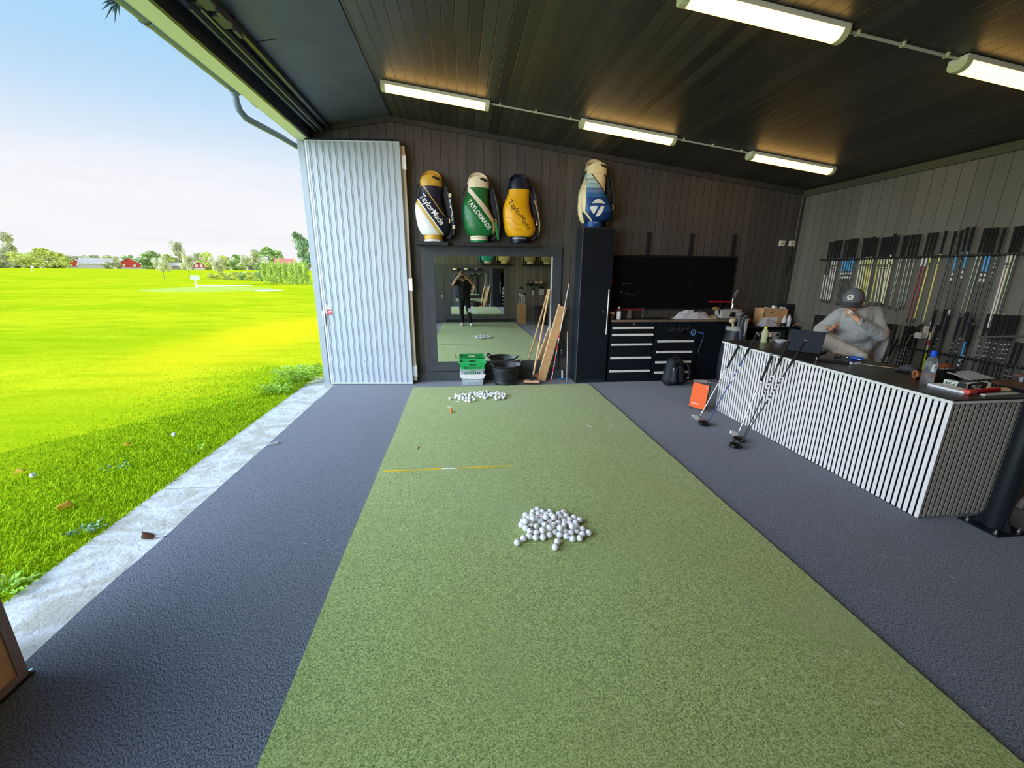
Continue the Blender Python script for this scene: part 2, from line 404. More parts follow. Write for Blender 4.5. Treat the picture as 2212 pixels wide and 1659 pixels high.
WALLQ = boards('grey painted boards, rear wall', (0.26, 0.25, 0.235), 'X', 0.150, groove=0.05, gdark=0.35)
CEIL = boards('dark painted ceiling planks', (0.052, 0.047, 0.036), 'X', 0.105, groove=0.05, var=0.38, gdark=0.05, knots=0.7, rough=0.42, bump=0.8)
NAVY = mat('slate painted ceiling panel', (0.088, 0.102, 0.155), 0.45, var=0.12, scale=3, bump=0.08, bscale=220)
TRIM = mat('dark painted trim', (0.050, 0.046, 0.044), 0.5, var=0.1, scale=6)
FRAMEQ = mat('grey mirror frame, rear', (0.15, 0.155, 0.16), 0.5, var=0.12, scale=5)
FRAME = mat('dark grey mirror frame', (0.050, 0.054, 0.060), 0.5, var=0.12, scale=5, bump=0.05, bscale=60)
BLACK = mat('black', (0.012, 0.012, 0.014), 0.5); BLACKM = mat('matt black', (0.010, 0.010, 0.011), 0.75)
BLKMET = mat('black powder coated steel', (0.006, 0.008, 0.013), 0.5, var=0.1, scale=8, spec=.3)
DKBLUE = mat('blue black steel', (0.014, 0.022, 0.032), 0.38)
WHITE = mat('white', (0.82, 0.82, 0.80), 0.5); OFFW = mat('off white plastic', (0.78, 0.74, 0.58), 0.45)
CHROME = mat('chrome', (0.80, 0.80, 0.80), 0.22, 1.0); ALU = mat('aluminium', (0.86, 0.85, 0.84), 0.38, 0.85)
STEEL = mat('brushed steel', (0.55, 0.55, 0.55), 0.35, 1.0)
CARD = mat('brown cardboard', rgb(212, 166, 116), 0.8, var=0.08, scale=12); CARDL = mat('pale cardboard edge', rgb(226, 184, 140), 0.8)
RED = mat('red', rgb(205, 30, 40), 0.5); BLUE = mat('blue', rgb(20, 60, 170), 0.4); ORANGE = mat('orange', rgb(245, 95, 15), 0.4)
WOOD = mat('pale beech wood', rgb(226, 180, 128), 0.55, var=0.08, scale=30); BROWNL = mat('brown leather', rgb(120, 62, 36), 0.6, var=0.2, scale=25, bump=0.3)
SKIN = mat('skin', rgb(214, 158, 126), 0.5, var=0.08, scale=20); GREYP = mat('grey painted steel', (0.36, 0.39, 0.42), 0.45)
PAPER = mat('white paper', (0.85, 0.86, 0.9), 0.7)

# ---------------------------------------------------------------- ground and field
def gz(r):
    s = min(1.0, max(0.0, (r-60)/190.0)); return 1.62*s*s*(3-2*s)
def ground_z(x, y): return gz(math.hypot(x, y)) - 0.012
b = B()
radii = [2, 3, 4.5, 6, 8, 11, 15, 20, 27, 36, 48, 60, 72, 85, 100, 120, 140, 165, 190, 220, 250, 300, 380, 500, 700, 1000]
angs = [math.radians(a) for a in range(78, 200, 3)]      # the field lies left of the building
rows = []
for a in angs:
    row = []
    for r in radii:
        x, y = r*math.cos(a), r*math.sin(a); row.append((x, y, gz(r)-0.012))
    rows.append(row)
vv = [[b.bm.verts.new((min(p[0], -2.36) if p[1] < 6.75 else p[0], p[1], p[2])) for p in row] for row in rows]
for i in range(len(vv)-1):
    for j in range(len(radii)-1):
        try: b.bm.faces.new((vv[i][j], vv[i][j+1], vv[i+1][j+1], vv[i+1][j]))
        except ValueError: pass
bmesh.ops.remove_doubles(b.bm, verts=b.bm.verts[:], dist=1e-4)
bmesh.ops.dissolve_degenerate(b.bm, edges=b.bm.edges[:], dist=1e-4)
lawn = struct('lawn', b, LAWN, smooth=True, label='broad sunlit mown lawn of the driving range')

b = B()                                                     # kerb slabs with open joints
for y0, y1 in ((-1.45, 1.065), (1.085, 3.166), (3.192, 5.272), (5.296, 6.72)):
    b.span((-2.365, y0, -0.14), (-1.90, y1, -0.006), 0.008)
struct('trim_1', b, CONC, label='pale concrete kerb slabs between lawn and carpet')
b = B(); b.span((-2.34, -1.4, -0.14), (-1.92, 6.7, -0.03)); struct('trim_2', b, mat('dark joint', (0.015, 0.014, 0.012), 0.95), label='dark bed under the kerb slabs')

b = B()                                                     # carpeted floor, its outer edge a little ragged
pts = []; y = -1.35
while y < 6.3:
    pts.append((-1.925 + 0.016*mnoise.noise(Vector((y*2.2, 0, 3))) + 0.006*mnoise.noise(Vector((y*9, 1, 0))), y)); y += 0.06
pts += [(-1.93, 6.34), (5.40, 6.34), (5.40, -1.40), (-1.92, -1.40)]
b.prism([(x, y) for x, y in reversed(pts)], 0.1, Matrix.Translation((0, 0, -0.1)))
struct('floor', b, CARPET, label='dark charcoal carpet floor')

# ---------------------------------------------------------------- building shell
SL = -0.1155
def zc(x): return 3.626 + SL*(x+0.869) if x > -0.869 else 3.626 + 0.174*(x+0.869)
XZM = lambda y: Matrix.Translation((0, y, 0)) @ Matrix.Rotation(PI/2, 4, 'X')
def gable(y, th, m, name, lab):
    b = B(); b.prism([(-2.02, -0.05), (5.42, -0.05), (5.42, zc(5.42)+0.1), (-0.869, 3.75), (-2.02, zc(-2.02)+0.1)], th, XZM(y)); return struct(name, b, m, label=lab)
gable(6.70, 0.40, WALLB, 'wall_back', 'dark boarded back wall')
gable(-1.35, 0.10, WALLQ, 'wall_rear', 'dark boarded wall behind the photographer')
b = B(); b.span((5.325, -1.4, -0.05), (5.43, 6.4, 3.2)); struct('wall_right', b, WALLR, label='dark boarded right wall')
b = B(); b.prism([(-0.869, 3.626), (5.43, zc(5.43)), (5.43, zc(5.43)+0.06), (-0.869, 3.69)], 7.8, XZM(6.4)); struct('ceiling', b, CEIL, label='black plank ceiling')
b = B(); b.prism([(-1.97, 3.435), (-0.869, 3.626), (-0.869, 3.69), (-1.97, 3.50)], 7.8, XZM(6.4)); struct('ceiling_eave', b, NAVY, label='smooth slate painted ceiling panel by the opening')
b = B(); b.cyl((-0.869, -1.35, 3.626), (-0.869, 6.3, 3.626), 0.006, n=6); struct('trim_3', b, mat('light gap', (0.006, 0.006, 0.006), 0.8), label='dark joint along the ridge')
b = B(); b.tube([(x, 4.27+.012*math.sin(x*40), zc(x)-.001) for x in (-1.84, -1.75, -1.66, -1.57, -1.48)], 0.0025, 5); struct('trim_12', b, mat('light gap', (0.006, 0.006, 0.006), 0.8), label='short cracked joint in the slate ceiling panel')
ROOF = mat('dark roof felt', (0.03, 0.03, 0.032), 0.8)
b = B(); b.prism([(-2.34, 3.50), (-0.869, 3.76), (5.7, 2.99), (5.7, 3.10), (-0.869, 3.90), (-2.34, 3.62)], 8.5, XZM(6.62)); struct('roof', b, ROOF, label='roof slab')
SOFF = mat('pale painted lintel soffit', (0.86, 0.87, 0.74), 0.5); BROWN = mat('dark navy lintel', (0.022, 0.024, 0.045), 0.45)
b = B(); b.span((-2.07, -1.4, 3.30), (-1.93, 6.42, 3.52)); struct('trim_4', b, SOFF, label='pale outer lintel over the opening')
b = B(); b.span((-1.932, -1.4, 3.296), (-1.90, 6.36, 3.46)); struct('trim_5', b, BROWN, label='dark inner edge of the lintel')
b = B(); b.span((-2.092, -1.4, 3.302), (-2.068, 6.45, 3.40)); struct('trim_6', b, mat('white drip edge', (0.75, 0.75, 0.7), 0.4), label='white drip edge of the lintel')
b = B(); b.span((-2.098, 6.30, -0.02), (-1.985, 6.44, 3.32), 0.006); struct('trim_7', b, mat('grey painted corner post', (0.34, 0.38, 0.42), 0.4), label='grey corner post at the far end of the opening')
b = B(); b.span((-1.985, 6.31, 0), (-1.972, 6.34, 3.3)); struct('trim_8', b, BLACKM, label='dark strip in the gap beside the corner post')  # black strip filling the gap between post and door leaf
# sliding door track hung under the eave
t = thing('door_track', 'pale double rail door track hung under the slate ceiling along the opening', 'track', (-1.78, 2.5, 3.40))
RAIL = mat('pale galvanised rail', (0.16, 0.17, 0.20), 0.4, 0.3)
for k, x in enumerate((-0.035, 0.035)):
    b = B(); b.span((x-0.008, 1.15, -0.015), (x+0.008, 3.85, 0.03)); obj('rail', b, RAIL, t)
b = B(); b.span((-0.05, 1.14, 0.025), (0.05, 3.85, 0.07)); obj('track_body', b, DKBLUE, t)
for y in (1.10, 1.32): 
    b = B(); b.box((0.10, y, 0.02), (0.10, 0.16, 0.05), None, 0.01).box((0.14, y+0.1, 0.0), (0.03, 0.1, 0.05)); obj('hanger_bracket', b, mat('slate bracket', (.05, .06, .10), .5), t)
b = B(); b.span((0.10, 1.4, 0.03), (0.135, 3.8, 0.075)); obj('side_channel', b, DKBLUE, t)
# cornices and baseboard
b = B(); b.prism([(-2.0, 3.37), (-0.869, 3.565), (5.32, zc(5.32)-0.075), (5.32, zc(5.32)), (-0.869, 3.626), (-2.0, 3.43)], 0.03, XZM(6.30)); struct('trim_9', b, TRIM, label='cornice along the back wall')
b = B(); b.span((5.285, -1.35, 2.82), (5.325, 6.3, 2.905)); struct('trim_10', b, mat('olive dark cornice', (0.085, 0.082, 0.05), 0.5), label='cornice along the right wall')
b = B(); b.span((5.28, 6.26, 0), (5.325, 6.30, 2.9)); struct('trim_11', b, TRIM, label='corner bead between back and right wall')
b = B(); b.span((-0.72, 6.27, 0), (1.66, 6.30, 0.15), 0.004); struct('baseboard_back', b, FRAME)
b = B(); b.span((-0.6, -1.35, 0), (1.95, -1.325, 0.10)); struct('baseboard_rear', b, FRAME)

# ---------------------------------------------------------------- lamps and conduit
LDIFF = mat('lit diffuser', (0.9, 0.85, 0.7), 0.4, emit=(1.0, 0.55, 0.13), es=6.5)
CAPM = mat('yellowed end cap', (0.75, 0.72, 0.40), 0.4)
def lamp(xa, xb, y, label):
    cx = (xa+xb)/2; L = (xb-xa)*math.sqrt(1+SL*SL); ang = math.atan(SL)
    t = thing('strip_lamp', label, 'ceiling lamp', (cx, y, zc(cx)-0.004), group='strip lamps under the ceiling', rot=(0, -ang, 0))
    b = B(); b.span((-L/2, -0.062, -0.035), (L/2, 0.062, 0), 0.006); obj('lamp_housing', b, OFFW, t)
    b = B(); n = 10
    prof = [(0.060*math.cos(PI*k/n), -0.030-0.058*math.sin(PI*k/n)**0.8) for k in range(n+1)]
    b.rings([[(x, yy, z) for yy, z in prof] for x in (-L/2+0.05, L/2-0.05)]); obj('diffuser', b, LDIFF, t, True)
    for s in (-1, 1):
        b = B(); p2 = [(1.08*yy, -0.03+(z+0.03)*1.05) for yy, z in prof]
        b.rings([[(x, yy, z) for yy, z in p2] for x in (s*(L/2-0.05), s*(L/2-0.005))]); obj('end_cap', b, CAPM, t, True)
    return t
lamp(-0.803, 0.364, 5.22, 'lit strip lamp at the left end of the far row, nearest the slate panel')
lamp(1.406, 2.581, 5.22, 'lit strip lamp in the middle of the far row, above the blue golf bag')
lamp(3.556, 4.738, 5.22, 'lit strip lamp at the right end of the far row, above the workbench corner')
lamp(1.40, 2.555, 2.94, 'large lit strip lamp at top of photo, nearer row')
lamp(3.464, 4.64, 2.94, 'lit strip lamp cut by the right edge of photo, nearer row')
lamp(-0.803, 0.364, 2.94, 'added unseen strip lamp at the left end of the nearer row, just above the photo edge')  # added out of view for more light, completing the nearer row
for xa, xb, w_ in ((-0.803, 0.364, 'left'), (1.406, 2.581, 'middle'), (3.556, 4.738, 'right')): lamp(xa, xb, 0.66, 'unseen strip lamp added over the photographer, %s one of the rear row' % w_)  # unseen row added to brighten the rear, continuing the lamp spacing
def conduit(xa, xb, y, label):
    t = thing('conduit', label, 'conduit', ((xa+xb)/2, y, zc((xa+xb)/2)-0.016), rot=(0, -math.atan(SL), 0), group='conduits between the lamps'); L = (xb-xa)/2
    b = B(); b.cyl((-L, 0, 0), (L, 0, 0), 0.010, n=8); obj('pipe', b, mat('pale conduit', (0.55, 0.55, 0.42), 0.5), t, True)
    for k in (-0.8, 0.0, 0.8):
        b = B(); b.box((k*L, 0, 0.004), (0.018, 0.034, 0.028), None, 0.003); obj('clip', b, CAPM, t)
conduit(0.372, 1.398, 5.22, 'thin pale conduit between the left and middle lamps of the far row')
conduit(2.59, 3.548, 5.22, 'thin pale conduit between the middle and right lamps of the far row')
conduit(2.563, 3.456, 2.94, 'thick looking pale conduit between the two lamps of the nearer row')

# gutter and down pipe outside
GUT = mat('slate grey gutter', (0.13, 0.17, 0.22), 0.35)
t = thing('gutter', 'dark grey half round rain gutter along the eave with a swan neck down pipe', 'gutter', (-2.36, 2.5, 3.50))
b = B(); n = 10
b.rings([[(0.055*math.cos(PI+PI*k/n), y, 0.05*math.sin(PI+PI*k/n)+0.02) for k in range(n+1)] + [(0.046*math.cos(2*PI-PI*k/n), y, 0.041*math.sin(2*PI-PI*k/n)+0.02) for k in range(n+1)] for y in (-3.7, 2.92)])
obj('trough', b, GUT, t, True)
for y in (-1.6, -0.55, 0.5, 1.6):
    b = B(); b.rings([[(0.062*math.cos(PI+PI*k/n), y+d, 0.057*math.sin(PI+PI*k/n)+0.02) for k in range(n+1)] for d in (-0.025, 0.025)], cap=False); obj('joint_clip', b, GUT, t, True)
b = B(); b.tube([(0, 2.86, -0.02), (0, 2.87, -0.10), (0.005, 2.90, -0.17), (0.02, 3.0, -0.215), (0.06, 3.2, -0.22), (0.14, 3.62, -0.222), (0.205, 3.95, -0.24)], 0.034, 12); obj('down_pipe', b, GUT, t, True)
b = B(); b.lathe([(0.03, -0.06), (0.055, 0.0)], (0, 2.86, 0), 12); obj('outlet', b, GUT, t, True)
b = B(); b.box((0.13, 3.02, -0.06), (0.05, 0.14, 0.05), None, 0.01); obj('end_stop', b, GREYP, t)
# a sprig hanging off the gutter
b = B()
for k in range(9):
    p = Vector((-2.42, 3.902, 3.51)); q = p + Vector((-random.uniform(.05, .13), random.uniform(-.1, .1), -random.uniform(.02, .12)))
    b.tube([p, (p+q)/2+Vector((0, 0, .02)), q], [0.003, 0.008, 0.001], 4)
tag(obj('grass_sprig', b, mat('blue green blades', (0.06, 0.12, 0.14), 0.6)), 'small sprig of grass growing out of the eave gutter', 'weed')
# ---------------------------------------------------------------- turf mat
def mat_edge():
    b = B(); L = []; R = []
    n = 60
    for i in range(n+1):
        y = -1.2 + (5.87+1.2)*i/n
        L.append((-0.73 + 0.010*mnoise.noise(Vector((y*1.1, 2, 0))), y)); R.append((1.905 + 0.006*mnoise.noise(Vector((y, 5, 0))), y))
    b.prism(L[::-1] + R, 0.018, Matrix.Translation((0, 0, 0.0)))
    return b
o = obj('putting_mat', mat_edge(), TURF); tag(o, 'long strip of green artificial putting turf laid on the dark carpet', 'turf mat')
MZ = 0.018
b = B(); rr = random.Random(3)
for k in range(420):
    x, y = rr.uniform(-0.7, 1.87), rr.uniform(0.3, 5.8); a = rr.uniform(0, PI); l = rr.uniform(.004, .016)
    d = Vector((math.cos(a), math.sin(a), 0))*l; p = Vector((x, y, MZ+0.002))
    b.tube([p-d, p+Vector((0, 0, .003)), p+d], 0.0009, 3)
tag(obj('loose_fibres', b, mat('pale straw fibre', (0.62, 0.62, 0.45), 0.8)), 'tiny loose straw fibres scattered over the putting turf', 'fibres', kind='stuff')
b = B()
for k in range(160):
    x = rr.choice([rr.uniform(-1.85, -0.8), rr.uniform(2.0, 3.05)]); y = rr.uniform(0.6, 5.0); a = rr.uniform(0, PI); l = rr.uniform(.003, .012)
    d = Vector((math.cos(a), math.sin(a), 0))*l; p = Vector((x, y, 0.002)); b.tube([p-d, p+d], 0.0009, 3)
tag(obj('carpet_debris', b, mat('pale debris', (0.45, 0.45, 0.42), 0.8)), 'tiny pale scraps scattered over the dark carpet', 'debris', kind='stuff')
# golf balls
BALL = mat('white golf ball', (0.84, 0.83, 0.86), 0.28, bump=0.25, bscale=330, coat=0.3)
MARKS = [mat('ball print grey', (0.12, 0.12, 0.14), 0.5), mat('ball print red', (0.6, 0.08, 0.08), 0.5)]
def ball_proto(mk):
    b = B(); g = bmesh.ops.create_icosphere(b.bm, subdivisions=3, radius=0.02135)
    b.mi = 1
    for k in range(4): b.box((0.006*(k-1.5), 0, 0.0210), (0.004, 0.005, 0.0012))
    return b
bm_ = [bpy.data.objects.new('golf_ball', None) for _ in ()]
proto = []
for mk in MARKS: proto.append(obj('golf_ball', ball_proto(mk), [BALL, mk], None, True))
def put_balls(data, labelf, group):
    for i, p in enumerate(data):
        pr = proto[1 if i % 4 == 0 else 0]
        if not pr.get('label'): o = pr
        else: o = pr.copy(); COL.objects.link(o)
        o.location = p; o.rotation_euler = (random.uniform(0, 6), random.uniform(0, 6), random.uniform(0, 6))
        lab, g = labelf(i)
        tag(o, lab, 'golf ball', g)
        if g is None and 'group' in o: del o['group']
NEAR_BALLS=[(0.4976,2.5041,0.0334),(0.4606,2.479,0.0334),(0.5271,2.4729,0.0334),(0.5781,2.4707,0.0334),(0.6728,2.4536,0.0334),(0.4038,2.4483,0.0334),(0.4462,2.4382,0.0334),(0.4914,2.449,0.0334),(0.5493,2.4361,0.0334),(0.6345,2.434,0.0334),(0.6792,2.4083,0.0334),(0.7278,2.3847,0.0334),(0.5136,2.4122,0.0334),(0.6387,2.3912,0.0334),(0.7579,2.3499,0.0334),(0.4196,2.4045,0.0334),(0.4722,2.4004,0.0334),(0.6918,2.3613,0.0334),(0.3792,2.3898,0.0334),(0.4938,2.3632,0.0334),(0.5538,2.3561,0.0334),(0.6084,2.3408,0.0334),(0.6504,2.3499,0.0334),(0.7236,2.3241,0.0334),(0.3589,2.3391,0.0334),(0.4207,2.3352,0.0334),(0.5116,2.324,0.0334),(0.5749,2.3135,0.0334),(0.6408,2.3046,0.0334),(0.6809,2.3197,0.0334),(0.3813,2.2998,0.0334),(0.4564,2.3111,0.0334),(0.7185,2.2814,0.0334),(0.7485,2.2506,0.0334),(0.405,2.2638,0.0334),(0.4437,2.2431,0.0334),(0.559,2.2397,0.0334),(0.6273,2.2401,0.0334),(0.6635,2.2169,0.0334),(0.7053,2.2362,0.0334),(0.7775,2.2095,0.0334),(0.7342,2.1979,0.0334),(0.3908,2.2143,0.0334),(0.3512,2.1958,0.0334),(0.3077,2.1608,0.0334),(0.4299,2.1962,0.0334),(0.4757,2.1936,0.0334),(0.5208,2.2139,0.0334),(0.5869,2.207,0.0334),(0.6254,2.1879,0.0334),(0.6586,2.1606,0.0334),(0.7045,2.1608,0.0334),(0.558,2.1424,0.0334),(0.531,2.0916,0.0334),(0.5776,2.4076,0.0479),(0.5277,2.36,0.0671),(0.5808,2.3518,0.0663),(0.4374,2.3465,0.0712),(0.3871,2.3316,0.0647),(0.5279,2.2455,0.0622),(0.5951,2.2382,0.0616),(0.6749,2.2393,0.0681),(0.4781,2.2224,0.065)]
FAR_BALLS=[(-0.181,5.2139,0.0334),(-0.105,5.373,0.0334),(-0.0796,5.3116,0.0334),(-0.0436,5.3352,0.0334),(-0.1059,5.242,0.0334),(-0.0587,5.1744,0.0334),(-0.0543,5.2696,0.0334),(-0.0086,5.3822,0.0334),(0.0276,5.3592,0.0334),(0.0675,5.375,0.0334),(0.0961,5.4314,0.0334),(0.0817,5.3228,0.0334),(0.1528,5.4436,0.0334),(0.1618,5.3489,0.0334),(0.1961,5.4224,0.0334),(0.1908,5.2881,0.0334),(0.2319,5.4538,0.0334),(0.2251,5.36,0.0334),(0.2705,5.4855,0.0334),(0.3235,5.4984,0.0334),(0.2274,5.2521,0.0334),(0.2664,5.2242,0.0334),(0.283,5.1826,0.0334),(0.3157,5.2522,0.0334),(0.3205,5.3684,0.0334),(0.3738,5.3978,0.0334),(0.3679,5.2803,0.0334),(0.4005,5.3612,0.0334),(0.4373,5.3921,0.0334),(0.4654,5.4329,0.0334),(0.4886,5.3612,0.0334),(0.5311,5.3671,0.0334),(0.5673,5.3376,0.0334),(0.419,5.2265,0.0334),(0.426,5.1379,0.0334),(0.4847,5.2124,0.0334),(0.514,5.2671,0.0334),(0.5465,5.2312,0.0334),(0.5195,5.177,0.0334),(-0.0096,5.2413,0.0334),(-0.01,5.1543,0.0334),(0.0731,5.2499,0.0334),(0.0717,5.1782,0.0334),(0.0695,5.0702,0.0334),(0.1357,5.1332,0.0334),(0.0353,5.2038,0.0334),(0.1203,5.2285,0.0334),(0.2494,5.258,0.0696),(0.2873,5.3387,0.0334),(0.3452,5.3335,0.0334),(0.4346,5.2413,0.0705),(0.4661,5.1647,0.0334),(0.0293,5.0936,0.0334)]

def nl(i):
    sp = {42: ('white golf ball farthest left of the near pile', None), 41: ('white golf ball second from left at the near pile, beside the outermost one', None)}
    if i == ILEFT: return 'white golf ball farthest left of the near pile on the turf', None
    if i == IFRONT: return 'white golf ball lying nearest the camera, in front of the near pile', None
    if i == IFRONT2: return 'white golf ball just behind the frontmost one, apart from the near pile', None
    if i == IRIGHT: return 'white golf ball farthest right of the near pile on the turf', None
    return 'white golf ball in the heaped pile on the turf nearest the camera', 'golf balls in the near pile'
def fl_(i):
    if i == JLEFT: return 'white golf ball lying alone left of the far row of balls', None
    if i == JFRONT: return 'white golf ball lying apart in the gap before the far row of balls', None
    return 'white golf ball in the long loose row at the far end of the turf', 'golf balls in the far row'
ILEFT = min(range(len(NEAR_BALLS)), key=lambda i: NEAR_BALLS[i][0]); IRIGHT = max(range(len(NEAR_BALLS)), key=lambda i: NEAR_BALLS[i][0])
fr = sorted(range(len(NEAR_BALLS)), key=lambda i: NEAR_BALLS[i][1]); IFRONT, IFRONT2 = fr[0], fr[1]
JLEFT = min(range(len(FAR_BALLS)), key=lambda i: FAR_BALLS[i][0])
JFRONT = min((i for i in range(len(FAR_BALLS)) if FAR_BALLS[i][0] > 0.05), key=lambda i: FAR_BALLS[i][1])
put_balls([(x, y, z+0.006) for x, y, z in NEAR_BALLS], nl, None); put_balls([(x, y, z+0.006) for x, y, z in FAR_BALLS], fl_, None)

# alignment stick lying across the turf
t = thing('alignment_stick', 'yellow alignment stick with a white middle lying across the turf', 'alignment stick', (-0.14, 3.236, MZ+0.004), -0.006)
b = B(); b.cyl((-0.552, 0, 0), (-0.06, 0, 0), 0.0045, n=8).cyl((0.07, 0, 0), (0.552, 0, 0), 0.0045, n=8); obj('rod', b, mat('yellow rod', rgb(235, 190, 20), 0.4), t, True)
b = B(); b.cyl((-0.06, 0, 0), (0.07, 0, 0), 0.0047, n=8); o = obj('white_band', b, WHITE, t, True); o['label'] = 'white middle band'
def tee(x, y, a, label, lay=True, m=None):
    t = b = B()
    b.lathe([(0.0012, 0), (0.0022, 0.012), (0.0024, 0.045), (0.0045, 0.052), (0.0058, 0.056)], (0, 0, 0), 10)
    o = obj('golf_tee', b, m or WHITE, None, True); tag(o, label, 'golf tee')
    o.location = (x, y, MZ+0.0055); o.rotation_euler = (PI/2, 0, a) if lay else (0, 0, 0); return o
tee(-0.221, 4.912, 1.35, 'white golf tee lying behind the orange peg on the turf')
tee(-0.10, 5.13, 1.45, 'white golf tee lying in front of the far row of balls, left end')
tee(0.69, 5.55, 1.75, 'white golf tee lying right of the far row of balls')
tee(1.35, 4.12, 0.6, 'white golf tee lying near the right edge of the turf, halfway along')
b = B(); b.lathe([(0.013, 0), (0.013, 0.052), (0.010, 0.056), (0.010, 0.062)], (0, 0, 0), 14); o = obj('tee_peg', b, mat('orange rubber', rgb(225, 130, 45), 0.5), None, True)
o.location = (-0.155, 4.697, MZ); tag(o, 'short orange rubber tee peg standing on the turf', 'tee peg')
b = B(); b.grid(lambda u, v: Vector((0.018*(u-.5)*2*math.sin(PI*max(v, .05)), 0.05*(v-.5), 0.003+0.006*math.sin(PI*u))), 6, 6, 0.001)
o = obj('leaf_scrap', b, mat('dry pale leaf', (0.6, 0.55, 0.3), 0.7)); o.location = (-0.452, 3.705, MZ); tag(o, 'small dry pale leaf lying on the left of the turf', 'leaf')

# ---------------------------------------------------------------- folded door leaf
DOORM = mat('white ribbed steel door', (0.44, 0.49, 0.54), 0.42)
def dented():
    t = DOORM.node_tree; b = t.nodes['Principled BSDF']
    tc = N(t, 'ShaderNodeTexCoord'); v = N(t, 'ShaderNodeTexVoronoi'); v.inputs['Scale'].default_value = 13; t.links.new(tc.outputs['Object'], v.inputs[0])
    sp = N(t, 'ShaderNodeSeparateXYZ'); t.links.new(tc.outputs['Object'], sp.inputs[0])
    low = mth(t, 'SUBTRACT', 1.0, sstep(t, sp.outputs[2], 0.5, 1.5))
    wn = N(t, 'ShaderNodeTexWhiteNoise'); t.links.new(v.outputs['Position'], wn.inputs[0])
    d = mth(t, 'SUBTRACT', 1.0, sstep(t, v.outputs['Distance'], 0.05, 0.26)); d = mth(t, 'MULTIPLY', d, mth(t, 'GREATER_THAN', wn.outputs[0], 0.35))
    bp = N(t, 'ShaderNodeBump'); bp.invert = True; bp.inputs['Strength'].default_value = 0.6; bp.inputs['Distance'].default_value = 0.012
    t.links.new(mth(t, 'MULTIPLY', d, low), bp.inputs['Height']); t.links.new(bp.outputs[0], b.inputs['Normal'])
dented()
ANG = math.atan2(6.11-6.215, 1.212)
t = thing('folding_door', 'tall white ribbed door leaf with a red sticker, folded open beside the grass', 'door', (-1.968, 6.212, 0.0), ANG)
def ribbed(w, z0, z1, th, pitch):
    pr = []; x = 0.03
    pr.append((0, 0)); 
    while x < w-0.05:
        pr += [(x, 0), (x+.004, -.007), (x+.016, -.007), (x+.020, 0), (x+.032, 0), (x+.035, .007), (x+.040, .007), (x+.043, 0)]; x += pitch
    pr += [(w, 0), (w, th), (0, th)]
    b = B(); b.rings([[(x, y, z) for x, y in pr] for z in (z0, z1)]); return b
obj('door_panel', ribbed(1.212, 0.03, 3.275, 0.05, 0.083), DOORM, t)
b = B(); b.span((0, -0.006, 0.012), (1.212, 0.05, 0.032)).span((0, -0.004, 3.272), (1.212, 0.05, 3.284)).span((-0.004, -0.005, 0.02), (0.014, 0.05, 3.28)); obj('edge_frame', b, mat('white aluminium edge', (0.7, 0.74, 0.78), 0.35), t)
b = B(); b.span((0.0, -0.008, 3.284), (1.19, 0.06, 3.31)); obj('top_seal', b, BLKMET, t)
b = B(); b.span((0.0, 0.005, 0.004), (1.2, 0.045, 0.014)); obj('brush_seal', b, BLACKM, t)
b = B(); b.span((1.10, 0.058, 0.05), (1.262, 0.105, 3.25)); obj('second_leaf', b, mat('cream leaf edge', rgb(206, 190, 170), 0.5), t)
for z in (3.05, 1.47, 0.20):
    b = B(); b.cyl((1.27, 0.05, z-.09), (1.27, 0.05, z+.09), 0.012, n=10).span((1.215, 0.047, z-.08), (1.27, 0.055, z+.08)); obj('hinge', b, ALU, t, True)
b = B(); b.span((-0.012, -0.03, 0.90), (0.022, -0.006, 1.06), 0.003).cyl((-0.004, -0.035, 0.88), (-0.004, -0.035, 1.10), 0.006, n=8); obj('latch', b, ALU, t)
b = B(); b.span((0.042, -0.009, 1.045), (0.125, -0.0065, 1.11)); st = obj('red_sticker', b, RED, t); st['label'] = 'red sticker with white letters'
text('lettering', 'LARM', 0.034, WHITE, XZ(0.084, -0.0095, 1.085), st, 0.0004, 0.0008); text('small_lettering', 'BEVAKAT', 0.012, WHITE, XZ(0.084, -0.0095, 1.060), st, 0.0003)
b = B(); b.span((0.038, -0.009, 1.125), (0.115, -0.0065, 1.185)); st = obj('grey_sticker', b, mat('pale grey sticker', (0.62, 0.62, 0.64), 0.5), t); st['label'] = 'pale grey sticker'
b = B(); b.span((0.055, -0.0095, 1.163), (0.08, -0.009, 1.175)).span((0.045, -0.0095, 1.138), (0.10, -0.009, 1.142)); obj('print', b, BLACK, st)

